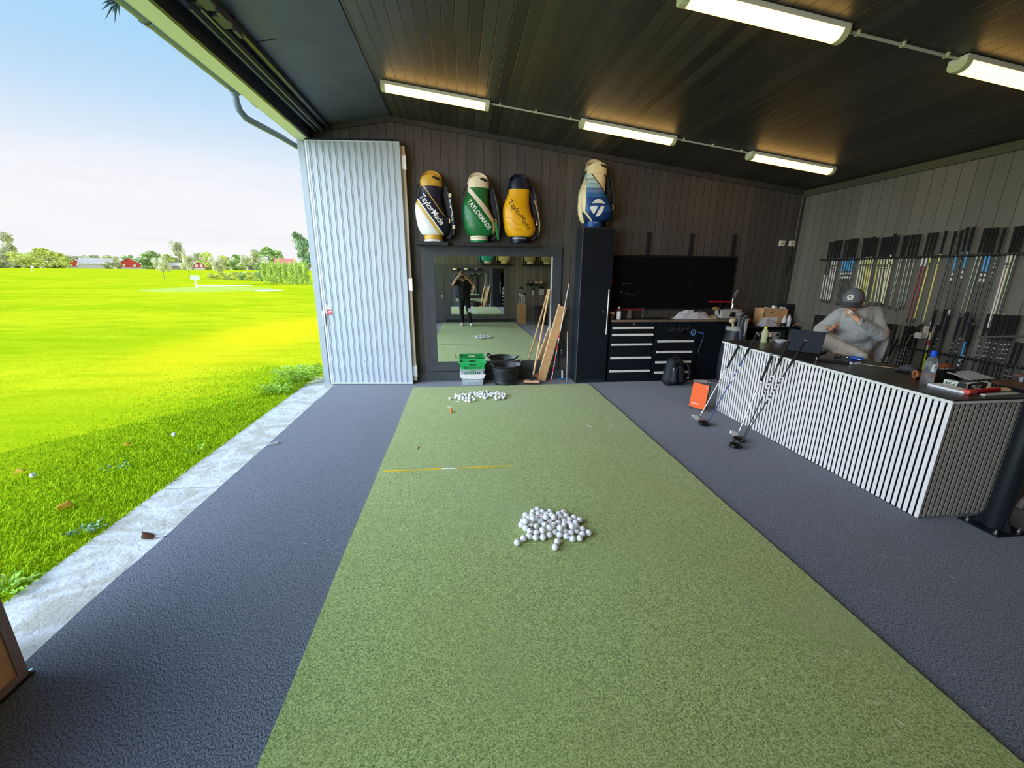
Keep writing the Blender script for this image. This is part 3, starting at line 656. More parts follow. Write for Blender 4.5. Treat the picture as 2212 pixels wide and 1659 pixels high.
# ---------------------------------------------------------------- wall mirror (a slightly bowed sheet in a wide board frame)
GLASS = mat('silvered mirror', (0.90, 0.93, 0.91), 0.0, 1.0)
MX0, MX1, MZ0, MZ1 = -0.385, 1.372, 0.304, 1.882
def mirror(name, label, loc, rotz, x0, x1, z0, z1, fx0, fx1, fz0, fz1, R=None, mx=0.0, mz=1.1, yaw=0.0, tilt=0.0, fm=None):
    t = thing(name, label, 'mirror', loc, rotz)
    for nm, a, c in (('frame_board', (fx0, fz1-(fz1-z1)), (fx1, fz1)), ('frame_board', (fx0, fz0), (fx1, z0)), ('frame_board', (fx0, z0), (x0, z1)), ('frame_board', (x1, z0), (fx1, z1))):
        b = B(); b.span((a[0], -0.035, a[1]), (c[0], 0.0, c[1]), 0.002); obj(nm, b, fm or FRAME, t)
    b = B(); n = 40
    def f(u, v):
        x = x0+(x1-x0)*u; z = z0+(z1-z0)*v
        y = -0.016 + ((((x-mx)**2+(z-mz)**2)/(2*R)) if R else 0) + yaw*(x-mx) + tilt*(z-mz); return Vector((x, y, z))
    b.grid(f, n, n); o = obj('mirror_glass', b, GLASS, t, True); o.data.polygons.foreach_set('use_smooth', [True]*len(o.data.polygons))
    b = B(); b.span((x1-0.016, -0.026, z0), (x1-0.004, -0.017, z1)); o = obj('edge_strip', b, mat('pale mirror edge', (0.62, 0.64, 0.62), 0.3), t); o['label'] = 'pale bevelled edge'
    return t
mirror('wall_mirror', 'large wall mirror in a wide dark grey frame below the golf bags', (0, 6.298, 0), 0, MX0, MX1, MZ0, MZ1, -0.531, 1.507, 0.163, 2.022, 68.0, 0.49, 1.1, 0.0055, 0.0015)

# ---------------------------------------------------------------- shelves
SHELF = mat('black brown shelf', (0.016, 0.014, 0.014), 0.5)
def shelf(x0, x1, z, y0, y1, label, grp=None):
    b = B(); b.span((x0, y0, z-0.045), (x1, y1, z), 0.002); o = obj('wall_shelf', b, SHELF); return tag(o, label, 'shelf', grp)
shelf(-0.60, -0.168, 2.05, 5.99, 6.298, 'short black wall shelf under the navy golf bag'); shelf(-0.06, 1.085, 2.05, 5.99, 6.298, 'long black wall shelf under the green and yellow golf bags')

# ---------------------------------------------------------------- tour golf bags
def interp(tab, z):
    for a, c in zip(tab, tab[1:]):
        if a[0] <= z <= c[0]:
            k = (z-a[0])/(c[0]-a[0]); k = k*k*(3-2*k)*0.5+k*0.5
            return [p+(q-p)*k for p, q in zip(a, c)]
    return list(tab[-1])
BODY = [(0.088, -0.145, 0.165, 0.1222), (0.12, -0.175, 0.215, 0.141), (0.2, -0.208, 0.235, 0.1551), (0.3, -0.226, 0.215, 0.1598), (0.4, -0.232, 0.165, 0.1551), (0.47, -0.228, 0.14, 0.1457), (0.55, -0.2, 0.134, 0.1316), (0.62, -0.168, 0.136, 0.1222), (0.66, -0.155, 0.138, 0.1222), (0.725, -0.148, 0.142, 0.1222)]
def ering(xl, xr, d, z, n=36, e=2.5, zf=None):
    cx, a = (xl+xr)/2, (xr-xl)/2; R = []
    for k in range(n):
        th = 2*PI*k/n; c, s = math.cos(th), math.sin(th)
        x = cx + a*math.copysign(abs(c)**(2/e), c); y = d*math.copysign(abs(s)**(2/e), s)
        R.append((x, y, z if zf is None else zf(x, y)))
    return R
def golf_bag(label, loc, body_m, collar_m, base_m, base_low_m, strap_m, rotz=0.0, tab=BODY, group='tour golf bags', simple=False):
    t = thing('golf_bag', label, 'golf bag', loc, rotz, group)
    b = B(); zs = [0.088+(0.725-0.088)*i/34 for i in range(35)]
    b.rings([ering(*interp(tab, z)[1:4], z) for z in zs]); body = obj('bag_body', b, body_m, t, True)
    b = B(); b.lathe([(.118, 0.03), (.124, .034), (.124, .088), (.116, .094)], (0, 0, 0), 32); obj('base_collar', b, base_m, t, True)
    b = B(); b.lathe([(.112, 0.0), (.120, .006), (.122, .03)], (0, 0, 0), 32)
    for k in range(7): b.ball((.115*math.cos(k*.9), .115*math.sin(k*.9), .008), (.022, .022, .008), 8, 6)
    obj('foot_ring', b, base_low_m, t, True)
    # collar: slanted open rim with a handle slot
    zl = lambda x, y: 0.795 + 0.045*(1-((x-0.0)/.15)**2) + 0.10*max(0, y)/.13
    b = B(); o1, o2 = (-.152, .146, .134), (-.138, .140, .126)
    R = [ering(*o1, .70), ering(*o1, .72), ering(*o1, .78), ering(*o2, 0, zf=zl), ering(o2[0]+.012, o2[1]-.012, o2[2]-.012, 0, zf=lambda x, y: zl(x, y)+.004), ering(o2[0]+.016, o2[1]-.016, o2[2]-.016, 0, zf=lambda x, y: zl(x, y)-.03)]
    b.rings(R); col = obj('top_collar', b, collar_m, t, True)
    b = B(); b.ball((0.065, -0.118, 0.795), (.055, .018, .017), 16, 8, (0.12, 0.24, 0.18)); obj('handle_slot', b, BLACK, t, True)
    # strap and dark side on the right
    b = B(); b.rings([[(x+dx, y+dy, z) for dx, dy in ((-.05, -.02), (.0, -.03), (.025, 0), (.0, .05), (-.05, .05))] for x, y, z in ((.150, .02, .77), (.185, .02, .68), (.215, .02, .55), (.245, .02, .40), (.26, .02, .25), (.255, .02, .10), (.22, .02, .05))])
    sd = obj('side_panel', b, mat('black nylon', (.012, .013, .018), .6), t, True)
    b = B(); pts = [(.160, -.02, .78), (.195, -.03, .70), (.235, -.035, .58), (.265, -.035, .42), (.285, -.035, .25), (.28, -.03, .10)]
    b.tube(pts, [.008, .012, .022, .022, .022, .01], 8); sp = obj('shoulder_strap', b, strap_m, t, True)
    if not simple:
        b = B(); b.tube([(-.150, -.04, .74), (-.185, -.06, .69), (-.228, -.03, .60)], .010, 8); obj('umbrella_loop', b, mat('black nylon', (.012, .013, .018), .6), t, True)
        b = B(); b.tube([(.215, -.12, .30), (.235, -.14, .285), (.23, -.135, .24)], .008, 8).box((.232, -.14, .265), (.02, .012, .02), None, .003); obj('clip_ring', b, mat('brass', (.55, .40, .15), .3, .9), t, True)
    return t, body, col, sp
navy = rgb(16, 26, 48)
def dgl(a, b_, s):   # half plane on one side of the line z = b_ + a*x
    return (-a*s, s, -b_*s)
# navy bag
A_, Z0 = -1.359, 0.294
gold = rgb(205, 165, 70)
nv = regions('navy gold and white bag panels', navy, [
    ((0.80, 0.79, 0.76), [dgl(A_, Z0, -1)]), (gold, [dgl(A_, Z0-.024, -1), dgl(A_, Z0-.085, 1)]), ((0.55, 0.54, 0.48), [dgl(A_, Z0-.085, -1), dgl(A_, Z0-.115, 1)]),
    ((0.74, 0.73, 0.70), [dgl(A_, Z0-.115, -1), dgl(A_, Z0-.15, 1)]), ((0.5, 0.49, 0.45), [dgl(A_, Z0-.15, -1), dgl(A_, Z0-.158, 1)]),
    (rgb(222, 170, 90), [dgl(-1.427, .565, -1), dgl(-1.427, .545, 1), (0, 1, -.33)]), (navy, [(-1, 0, -.238)])], 0.4)
GOLDM = mat('gold leather', rgb(206, 160, 58), 0.35, var=.1, scale=15); NAVYM = mat('navy leather', navy, 0.4); CREAM = mat('cream leather', rgb(236, 222, 190), 0.45)
t, body, col, sp = golf_bag('navy golf bag with gold collar and white lettering on the short shelf', (-0.367, 6.128, 2.05), nv, GOLDM, GOLDM, WHITE, NAVYM, 0.0)
def label_text(t, body, txt, size, cx, cz, ang, length, m, bold=0.0):
    me = text_mesh(txt, size, 0, bold); xs = [v.co.x for v in me.vertices]; k = length/(max(xs)-min(xs)); ca, sa = math.cos(ang), math.sin(ang)
    bm = bmesh.new(); bm.from_mesh(me); bmesh.ops.triangulate(bm, faces=bm.faces[:]); bm.to_mesh(me); bm.free()
    return wrap('lettering', me, m, t, body, lambda x, y: (cx + x*k*ca - y*sa, cz + x*k*sa + y*ca))
LETW = mat('white embroidery', (0.9, 0.9, 0.88), 0.5)
label_text(t, body, 'TaylorMade', 0.108, .000, .405, math.radians(-53), .455, LETW, .0016)
def leaf_poly(cx, cz, l, w, ang):
    P_ = []
    for k in range(14):
        a = 2*PI*k/14; x, y = l*math.cos(a), w*math.sin(a)*(1-.3*math.cos(a)); P_.append((cx+x*math.cos(ang)-y*math.sin(ang), cz+x*math.sin(ang)+y*math.cos(ang)))
    return P_
wrap('leaf_emblem', poly_mesh([leaf_poly(-.055, .772, .035, .016, -.95)], 1), LETW, t, body, lambda x, y: (x, y))
me = text_mesh('TaylorMade', 0.05, 0, .001); bm = bmesh.new(); bm.from_mesh(me); bmesh.ops.triangulate(bm, faces=bm.faces[:]); bm.to_mesh(me); bm.free()
wrap('strap_lettering', me, LETW, t, sp, lambda x, y: (.255 + x*.13 + y*.99, .43 - x*1.35 + y*.13))
b = B(); b.box((.243, -.056, .60), (.036, .012, .05), (0, .2, 0)); obj('strap_tab', b, CREAM, t)
b = B(); b.box((.283, -.055, .20), (.036, .012, .05)); obj('strap_tab', b, CREAM, t)
# green bag
grn = rgb(20, 105, 48)
gm = regions('green and cream bag panels', grn, [
    (rgb(236, 222, 200), [dgl(-1.0525, .568, -1), dgl(-1.192, .478, 1)]), (rgb(236, 222, 200), [dgl(-1.0525, .568, -1), (1, 0, -.187)]),
    (rgb(30, 140, 75), [dgl(-1.216, .245, -1), dgl(-1.216, .222, 1), (0, 1, -.20)]), (rgb(14, 85, 42), [(-1, 0, -.205)])], 0.35)
GREENM = mat('green leather', grn, 0.38)
t, body, col, sp = golf_bag('green golf bag with cream diagonal stripe and white lettering on the long shelf', (0.265, 6.128, 2.05), gm, CREAM, CREAM, mat('bright green rubber', rgb(20, 130, 70), .5), mat('black green strap', (.012, .02, .018), .5))
label_text(t, body, 'TAYLORMADE', 0.088, .000, .355, math.radians(-51), .46, LETW, .0012)
b = B(); b.rings([[(x-.014, y, z), (x+.014, y, z), (x+.014, y+.006, z), (x-.014, y+.006, z)] for x, y, z in ((.225, -.15, .26), (.235, -.155, .16), (.258, -.15, .04))]).box((.238, -.153, .14), (.04, .012, .022), None, .003); obj('hanging_strap', b, mat('bright green rubber', rgb(20, 130, 70), .5), t)
def band_text(t, txt, size, z, m, a0=-1.9, a1=-.6):
    me = text_mesh(txt, size, 0, .0004); xs = [v.co.x for v in me.vertices]; w = max(xs)-min(xs)
    for v in me.vertices:
        a = -PI/2 + v.co.x/.126; v.co = (.1265*math.cos(a), .1265*math.sin(a), z+v.co.y)
    me.materials.clear(); me.materials.append(m); me.name = 'base_lettering'; o = bpy.data.objects.new('base_lettering', me); COL.objects.link(o); o.parent = t
band_text(t, "DON'T BE AFRAID", .022, .062, mat('grey print', (.35, .35, .33), .6))
# yellow bag
yel = rgb(240, 175, 10)
ym = regions('yellow bag panels', yel, [(rgb(218, 150, 5), [dgl(-1.08, .545, -1), dgl(-1.08, .538, 1)]), (rgb(218, 150, 5), [dgl(-1.08, .475, -1), dgl(-1.08, .468, 1)]),
    (rgb(225, 158, 8), [dgl(-1.25, .80, 1), (-1, 0, -.02)]), (rgb(205, 140, 5), [(-1, 0, -.214)])], 0.42, 0.25)
t, body, col, sp = golf_bag('yellow golf bag with navy collar and dark thin lettering on the long shelf', (0.832, 6.128, 2.05), ym, NAVYM, NAVYM, NAVYM, mat('tan edged strap', (.03, .03, .04), .5))
label_text(t, body, 'TaylorMade', 0.100, -.012, .365, math.radians(-52), .46, mat('dark brown print', (.03, .02, .012), .6), 0)
band_text(t, 'WATERHOUSE ROAD', .024, .064, LETW)
bmv = bmesh.new(); bmv.from_mesh(body.data); tree = BVHTree.FromBMesh(bmv); bmv.free()
b = B()
for k in range(4):
    pts = []
    for i in range(15):
        x = -.20 + .030*i*(.9-.08*k); z = .33 - .075*k - .012*i + .022*math.sin(i*.85+k*.5)
        h = tree.ray_cast(Vector((x, -5, z)), Vector((0, 1, 0)))
        if h[0] and z > .10 and x < .14: pts.append((x, h[0].y, z))
    if len(pts) > 3: b.tube(pts, .006, 6)
obj('wave_piping', b, mat('yellow piping', rgb(232, 165, 8), .4), t, True)
b = B(); b.tube([(.205, -.04, .58), (.255, -.06, .42), (.288, -.06, .28), (.288, -.05, .15)], .007, 6); obj('strap_piping', b, mat('tan piping', rgb(214, 170, 110), .5), t, True)
# blue and cream bag on the cabinet
crm = rgb(238, 222, 176)
bl = [(.63, rgb(196, 214, 196)), (.569, rgb(170, 208, 208)), (.51, rgb(152, 194, 208)), (.4485, rgb(84, 128, 190)), (.39, rgb(12, 104, 172)), (.296, rgb(8, 72, 140)), (.205, rgb(12, 84, 158)), (.114, rgb(6, 52, 112)), (0, rgb(5, 42, 94))]
inb = [dgl(-1.147, .587, -1), (1, 0, .1625), dgl(-1.133, .031, 1)]
rg = [(rgb(214, 222, 190), inb)]; prev = .70
for zz, c in bl: rg.append((c, inb+[(0, -1, prev), (0, 1, -zz)])); prev = zz
for zz, c in bl[:-1]: rg.append(((.006, .02, .05), inb+[(0, -1, zz+.003), (0, 1, -zz+.003)]))
rg.append(((.01, .012, .02), [dgl(-1.147, .597, -1), dgl(-1.147, .575, 1), (1, 0, .11)]))
rg.append((rgb(8, 40, 84), [(0, -1, .2), (-1, 0, -.02), dgl(-1.133, .0, -1)]))
bm2 = regions('blue striped and cream bag panels', crm, rg, 0.42)
BTAB = [(z, xl*1.02, xr*1.12 if z < .45 else xr, d) for z, xl, xr, d in BODY]
t, body, col, sp = golf_bag('cream golf bag with blue stripes and a round emblem on the tall black cabinet', (1.915, 6.13, 2.278), bm2, mat('cream leather warm', crm, .45), mat('blue leather', rgb(14, 70, 140), .4), mat('blue leather', rgb(14, 70, 140), .4), mat('black nylon', (.012, .013, .018), .6), tab=BTAB)
def px(u, v): return ((u-460)*.00065, (1555-v)*.00065)
arc = [px(328+297*k/10, 1072-86*math.sin(PI*k/10)) for k in range(11)] + [px(625-297*k/10, 1075-8*math.sin(PI*k/10)) for k in range(11)]
lf = [px(*p) for p in ((300, 1150), (350, 1128), (420, 1120), (462, 1132), (448, 1190), (415, 1250), (388, 1288), (350, 1250), (318, 1200))]
rl = [px(*p) for p in ((535, 1128), (575, 1120), (612, 1130), (600, 1185), (560, 1270), (510, 1322), (460, 1335), (432, 1320), (450, 1280), (500, 1190))]
wrap('round_emblem', poly_mesh([arc, lf, rl], 2), LETW, t, body, lambda x, y: (x, y))
lv = [leaf_poly(*px(640+18*math.cos(a)*s, 470+46*s2), .022, .008, a2) for a, s, s2, a2 in ((0, 0, -1.6, 1.4), (0, 1.6, -.9, .5), (PI, 1.6, -.9, 2.6), (0, 1.9, 0, .3), (PI, 1.9, 0, 2.8), (0, 1.7, .9, .1), (PI, 1.7, .9, 3.0), (0, 0.2, 1.3, -1.2), (0, 0.2, .1, 1.5))]
wrap('leaf_emblem', poly_mesh(lv, 1), BLACK, t, body, lambda x, y: (x, y))
b = B(); b.rings([[(x-w, -.06, z), (x, -.09, z), (x+w, -.06, z), (x+w*.8, 0, z), (x-w*.8, 0, z)] for x, z, w in ((-.165, .64, .008), (-.19, .55, .02), (-.212, .42, .03), (-.216, .30, .036), (-.20, .18, .04), (-.175, .10, .036), (-.16, .06, .012))]); obj('front_pad', b, mat('cream leather warm', crm, .45), t, True)
band_text(t, 'PGA', .024, .062, mat('pale blue print', (.45, .6, .75), .6))
# four bags on the shelves behind the photographer, seen in the mirror
shelf(0.70, 1.84, 2.085, -1.348, -1.05, 'black wall shelf holding the teal and cream bags, seen in the mirror', None)
shelf(2.18, 3.24, 2.085, -1.348, -1.05, 'black wall shelf holding the two olive bags, seen in the mirror', None)
for x, c1, c2, lab in ((0.92, rgb(60, 190, 185), rgb(230, 230, 220), 'teal golf bag on the rear shelf, seen only in the mirror'), (1.52, rgb(236, 226, 165), rgb(236, 226, 165), 'cream yellow golf bag beside the teal one, seen only in the mirror'),
                       (2.46, rgb(180, 182, 130), rgb(230, 230, 200), 'olive golf bag, left one of the pair at the top right of the mirror'), (3.08, rgb(176, 180, 128), rgb(225, 228, 170), 'olive golf bag, right one of the pair at the top right of the mirror')):
    m1 = mat('bag '+lab[:12], c1, .45); m2 = mat('bagbase '+lab[:12], c2, .5)
    golf_bag(lab, (x, -1.165, 2.085), m1, m1, m2, m2, m1, PI, simple=True)
# ---------------------------------------------------------------- tall cabinet
t = thing('storage_cabinet', 'tall narrow black steel cabinet with a long bar handle, under the blue golf bag', 'cabinet', (1.965, 6.13, 0))
b = B(); b.span((-.24, -.145, 0.0), (.24, .165, 2.278), 0.004); obj('cabinet_body', b, DKBLUE, t)
b = B(); b.span((-.232, -.163, 0.06), (.232, -.146, 2.262), 0.003); d = obj('cabinet_door', b, BLKMET, t)
b = B(); b.cyl((.188, -.195, .76), (.188, -.195, 1.42), .009, n=10).cyl((.188, -.195, .84), (.188, -.16, .84), .006, n=8).cyl((.188, -.195, 1.30), (.188, -.16, 1.30), .006, n=8); obj('bar_handle', b, ALU, d, True)
b = B(); b.cyl((.128, -.170, 1.10), (.128, -.16, 1.10), .011, n=12); obj('lock', b, CHROME, d, True)
b = B(); b.span((-.242, -.166, .0), (-.236, -.15, 2.28)); obj('edge_strip', b, STEEL, t)

# ---------------------------------------------------------------- pegboards and wall struts
PEG = mat('black perforated steel', (0.003, 0.003, 0.004), 0.7, spec=.15)
for x, lab in ((2.85, 'black wall strut left, rising above the black tool panels'), (3.545, 'black wall strut in the middle, at the joint of the two tool panels'), (4.25, 'black wall strut right, rising above the right tool panel')):
    t = thing('wall_strut', lab, 'strut', (x, 6.286, 1.11), group='struts above the tool panels')
    b = B(); b.span((-.028, -.014, 0), (.028, .012, 1.145), 0.003); obj('strut_body', b, BLACK, t)
    b = B()
    for k in range(9): b.span((-.004, -.016, .86+.03*k), (.004, -.0138, .875+.03*k))
    obj('slots', b, BLACKM, t)
def pegboard(x0, x1, label):
    t = thing('tool_panel', label, 'tool panel', ((x0+x1)/2, 6.265, 1.11)); w = (x1-x0)/2
    b = B(); b.span((-w, -.012, 0), (w, .008, .815), .003); obj('panel', b, PEG, t)
    b = B(); b.span((-w, -.018, .79), (w, -.011, .815)).span((-w, -.018, 0), (w, -.011, .02)).span((w-.008, -.016, 0), (w, -.011, .8)); obj('panel_lip', b, BLKMET, t); return t
tp = pegboard(2.235, 3.570, 'wide black tool panel behind the workbench, left of the joint'); pegboard(3.576, 4.315, 'narrower black tool panel behind the workbench, right of the joint')
b = B(); b.span((-.618, -.016, .395), (-.583, -.0125, .450)); o = obj('sticker', b, RED, tp); o['label'] = 'small red sticker'
b = B(); b.span((-.604, -.018, .405), (-.597, -.0155, .440)); obj('print', b, BLACK, o)
TOOLG = mat('dull tool steel', (0.10, 0.10, 0.10), 0.4, .8)
for (x, z, L, a, lab) in ((2.50, 1.50, .11, 0.0, 'small dull wrench hanging high on the left tool panel'), (2.47, 1.37, .20, -.22, 'long dull wrench hanging lower on the left tool panel')):
    t = thing('wrench', lab, 'wrench', (x, 6.245, z), rot=(0, -a, 0))
    b = B(); b.span((0, -.004, -.006), (L, .004, .006), .002); obj('handle', b, TOOLG, t)
    b = B(); b.box((-.012, 0, 0), (.03, .008, .028), None, .003).box((L+.006, 0, 0), (.022, .008, .02), None, .003); obj('jaw', b, TOOLG, t)

# ---------------------------------------------------------------- workbench: worktop and three cabinets
WTOP = mat('dark worn worktop', (0.030, 0.024, 0.020), 0.35, var=.3, scale=6); WEDGE = mat('bare brown worktop edge', rgb(126, 104, 84), 0.4, var=.25, scale=3)
t = thing('worktop', 'long dark worktop with a bare brown front edge over the drawer cabinets', 'worktop', (3.36, 6.12, .95))
b = B(); b.span((-1.13, -.16, -.004), (1.13, .16, .025)); obj('top', b, WTOP, t)
b = B(); b.span((-1.13, -.172, -.008), (1.13, -.158, .025), .003); obj('front_edge', b, WEDGE, t)
def drawers(label, x0, x1, hs, hx0, hx1, top, grp):
    t = thing('drawer_cabinet', label, 'cabinet', ((x0+x1)/2, 6.14, 0), group=None); cx = (x0+x1)/2
    b = B(); b.span((x0-cx, -.150, .0), (x1-cx, .145, .944), .003); obj('cabinet_body', b, BLKMET, t)
    zs = [top]+[h for h in hs]
    for i, h in enumerate(hs):
        zt = h+.045 if i else h+.055; zb = (hs[i+1]+.055) if i+1 < len(hs) else .075
        b = B(); b.span((x0-cx+.022, -.164, zb), (x1-cx-.022, -.151, zt), .003); d = obj('drawer', b, BLKMET, t)
        b = B(); b.rings([[(x, -.165, h+.034), (x, -.188, h+.030), (x, -.188, h+.004), (x, -.178, h), (x, -.165, h+.006)] for x in (hx0-cx, hx1-cx)]); o = obj('drawer_handle', b, mat('pale drawer handle', (.92, .86, .80), .4), d)
    return t
c1 = drawers('black cabinet with five pale drawer handles, left end of the workbench', 2.235, 2.935, [.836, .73, .58, .371, .160], 2.262, 2.915, .93, None)
b = B(); b.cyl((.01, -.172, .91), (.01, -.160, .91), .010, n=12); obj('lock', b, CHROME, c1, True)
c2 = drawers('black cabinet with four pale drawer handles and an open tool bay, middle of the workbench', 2.945, 3.690, [.622, .455, .292, .127], 3.0, 3.587, .66, None)
b = B(); b.cyl((-.01, -.172, .735), (-.01, -.160, .735), .009, n=12); obj('lock', b, CHROME, c2, True)
b = B()
for k in range(7): b.tube([(-.30+.075*k, -.156, .90), (-.30+.075*k, -.185, .89), (-.28+.075*k, -.19, .84), (-.30+.07*k, -.17, .82)], .004, 5)
b.span((-.18, -.175, .78), (.08, -.155, .80)).span((-.1, -.18, .80), (-.09, -.155, .86)).span((.06, -.18, .80), (.07, -.155, .86)); obj('tool_hooks', b, TOOLG, c2)
t = thing('base_cabinet', 'plain black cabinet without handles, right end of the workbench', 'cabinet', (4.09, 6.14, 0))
b = B(); b.span((-.395, -.140, 0), (.395, .145, .944), .003); obj('cabinet_body', b, BLKMET, t)
b = B(); b.span((-.385, -.153, .06), (.385, -.141, .925), .003); obj('cabinet_door', b, BLKMET, t)
# things on the worktop
ZW = .975
t = thing('coffee_cup', 'brown paper coffee cup with a cream lid at the left end of the worktop', 'cup', (2.285, 6.10, ZW))
b = B(); b.lathe([(.028, 0), (.038, .085)], n=18); obj('cup', b, mat('brown paper cup', rgb(120, 78, 48), .7), t, True)
b = B(); b.lathe([(.041, .082), (.041, .094), (.034, .098), (.033, .108)], n=18); obj('lid', b, mat('cream lid', rgb(232, 205, 170), .5), t, True)
t = thing('solvent_bottle', 'white bottle with red band beside the coffee cup', 'bottle', (2.375, 6.05, ZW))
b = B(); b.lathe([(.030, 0), (.033, .006), (.033, .105), (.026, .125)], n=18); obj('bottle_body', b, WHITE, t, True)
b = B(); b.lathe([(.027, .123), (.013, .15), (.012, .165)], n=16); obj('bottle_neck', b, mat('dark red band', rgb(90, 20, 30), .5), t, True)
b = B(); b.lathe([(.014, .163), (.014, .186)], n=14); obj('bottle_cap', b, WHITE, t, True)
t = thing('shaft_gauge', 'low gauge with a red rail on a grey stand at the left of the worktop', 'gauge', (2.60, 6.10, ZW))
b = B(); b.span((-.26, -.01, .135), (.20, .012, .152), .002); obj('rail', b, mat('dull red rail', rgb(150, 30, 46), .5), t)
b = B(); b.rings([[(x-w, -.02, z), (x+w, -.02, z), (x+w, .02, z), (x-w, .02, z)] for x, z, w in ((-.04, 0, .035), (-.04, .135, .016))]); obj('stand', b, mat('grey stand', (.12, .11, .10), .5), t)
b = B(); b.cyl((.17, -.02, .0), (.17, -.02, .175), .004, n=8); obj('rod', b, STEEL, t, True)
b = B(); b.span((-.30, -.04, 0), (.48, .03, .012)); obj('base_rail', b, BLKMET, t)
def crumple(name, m, L, Wd, Ht, seed, parent=None, loc=None, nu=56, nv=30, wr=0.75):
    b = B()
    def f(u, v):
        x, y = (u-.5)*L, (v-.5)*Wd; e = min(1, 6*min(u, 1-u, v, 1-v)+.02)
        hh = Ht*(math.sin(PI*u)**.6)*(math.sin(PI*v)**.6)*(.65+.5*mnoise.noise(Vector((x*5, y*6, seed))))
        hh *= .8; hh += Ht*wr*(.55-abs(mnoise.noise(Vector((x*9+y*6, y*15-x*5, seed+9)))))*min(1, 3*hh/Ht)
        return Vector((x+.02*mnoise.noise(Vector((v*4, seed, u))), y+.02*mnoise.noise(Vector((u*5, seed, v))), .004+max(0, hh)*e))
    b.grid(f, nu, nv, 0.004); return obj(name, b, m, parent, True, loc)
TOWEL = mat('white towelling', (.93, .93, .97), .85, bump=.3, bscale=260)
o = crumple('towel', TOWEL, .66, .24, .125, 2.3, None, (3.60, 6.08, ZW)); tag(o, 'crumpled white cloth on the worktop before the right tool panel', 'cloth')
o = crumple('rag', mat('cream rag', rgb(226, 208, 170), .85), .14, .16, .05, 4.4, None, (3.945, 6.10, ZW)); tag(o, 'small cream rag at the right end of the white cloth', 'cloth')
t = thing('loft_machine', 'grey bench machine with a black knob, red rail and tall clamp mast on the worktop', 'machine', (4.19, 6.09, ZW))
b = B(); b.span((-.165, -.09, .012), (.165, .10, .150), .006); obj('housing', b, mat('pale grey enamel', (.46, .44, .40), .4), t)
b = B(); b.span((-.15, -.08, 0), (.15, .09, .013)); obj('base', b, BLKMET, t)
b = B(); b.cyl((.01, -.09, .075), (.01, -.125, .075), .038, n=20).cyl((-.06, -.135, .055), (.01, -.125, .07), .010, n=8); obj('knob', b, BLACK, t, True)
b = B(); b.span((.105, -.093, .112), (.15, -.0895, .136)); st = obj('name_plate', b, mat('dark red plate', rgb(150, 30, 40), .5), t)
b = B(); b.span((.112, -.0945, .120), (.143, -.0928, .128)); obj('print', b, WHITE, st)
b = B(); b.span((-.36, -.03, .252), (.02, -.005, .272), .003); o = obj('rail', b, RED, t); o['label'] = 'bright red rail'
b = B(); b.cyl((.06, .02, .14), (.06, .02, .40), .013, n=10).box((.06, .01, .36), (.045, .05, .10), (0, .15, 0), .006).box((.085, 0, .42), (.05, .04, .05), (0, .3, 0), .006).cyl((.05, -.01, .16), (.05, -.01, .23), .022, n=12); obj('clamp_mast', b, CHROME, t, True)
b = B(); b.cyl((-.14, 0, .14), (-.16, -.01, .26), .016, n=8).cyl((-.12, -.02, .15), (-.02, -.02, .24), .012, n=8).box((-.01, .01, .19), (.16, .04, .03), None, .006); obj('arm', b, BLKMET, t, True)
b = B(); b.ball((-.26, -.06, .165), (.062, .045, .026), 14, 8); o = obj('brass_dial', b, mat('brass dial', rgb(216, 168, 86), .3, .6), t, True); o['label'] = 'brass dial'
b = B(); b.tube([(-.2, -.05, .15), (-.17, -.03, .08), (-.13, -.02, .03)], .008, 6); obj('dial_arm', b, BLKMET, t, True)
# blue nozzle and hose hanging before the cabinets
t = thing('air_gun', 'blue air gun with a hose hanging before the middle cabinet', 'air gun', (3.55, 5.93, .78))
b = B()
for k in range(16):
    a0, a1 = 2*PI*k/16, 2*PI*(k+1)/16; b.cyl((.036*math.cos(a0), 0, .045*math.sin(a0)), (.036*math.cos(a1), 0, .045*math.sin(a1)), .008, n=6)
b.box((0, 0, 0), (.012, .012, .07), (0, .3, 0)); obj('guard_ring', b, mat('steel blue plastic', rgb(90, 130, 170), .4), t, True)
b = B(); b.cyl((.10, 0, .0), (.17, 0, -.02), .015, .018, 10); obj('handle', b, mat('blue plastic', rgb(40, 84, 160), .4), t, True)
b = B(); b.cyl((.065, 0, .008), (.10, 0, 0), .013, n=10); obj('collar', b, mat('brass', (.55, .40, .15), .3, .9), t, True)
b = B(); b.tube([(.17, 0, -.02), (.19, .02, -.06), (.17, .02, -.16), (.13, .02, -.26), (.14, .02, -.33)], .006, 6); obj('hose', b, mat('grey hose', (.07, .08, .10), .5), t, True)

# ---------------------------------------------------------------- backpack
BP = mat('black nylon pack', (.016, .018, .024), .6, bump=.3, bscale=200)
t = thing('backpack', 'black backpack standing on the carpet before the workbench', 'backpack', (3.23, 5.74, 0), 0.25)
fuse('pack_body', [('c', (-.10, .02, .10), (-.06, .03, .34), .11, .085), ('c', (.08, .02, .09), (.05, .03, .33), .11, .085), ('c', (-.07, .03, .05), (.07, .03, .05), .06, .06), ('c', (-.05, .04, .38), (.05, .04, .38), .05, .05)], BP, t, .012, 4, .004, 18)
fuse('front_pocket', [('c', (-.10, -.09, .10), (-.09, -.07, .27), .055, .045), ('c', (.02, -.09, .10), (.01, -.07, .27), .055, .045)], BP, t, .010, 3)
b = B(); b.tube([(.16, -.05, .33), (.20, -.08, .22), (.19, -.06, .08), (.14, -.02, .03)], .018, 8); obj('shoulder_strap', b, BP, t, True)
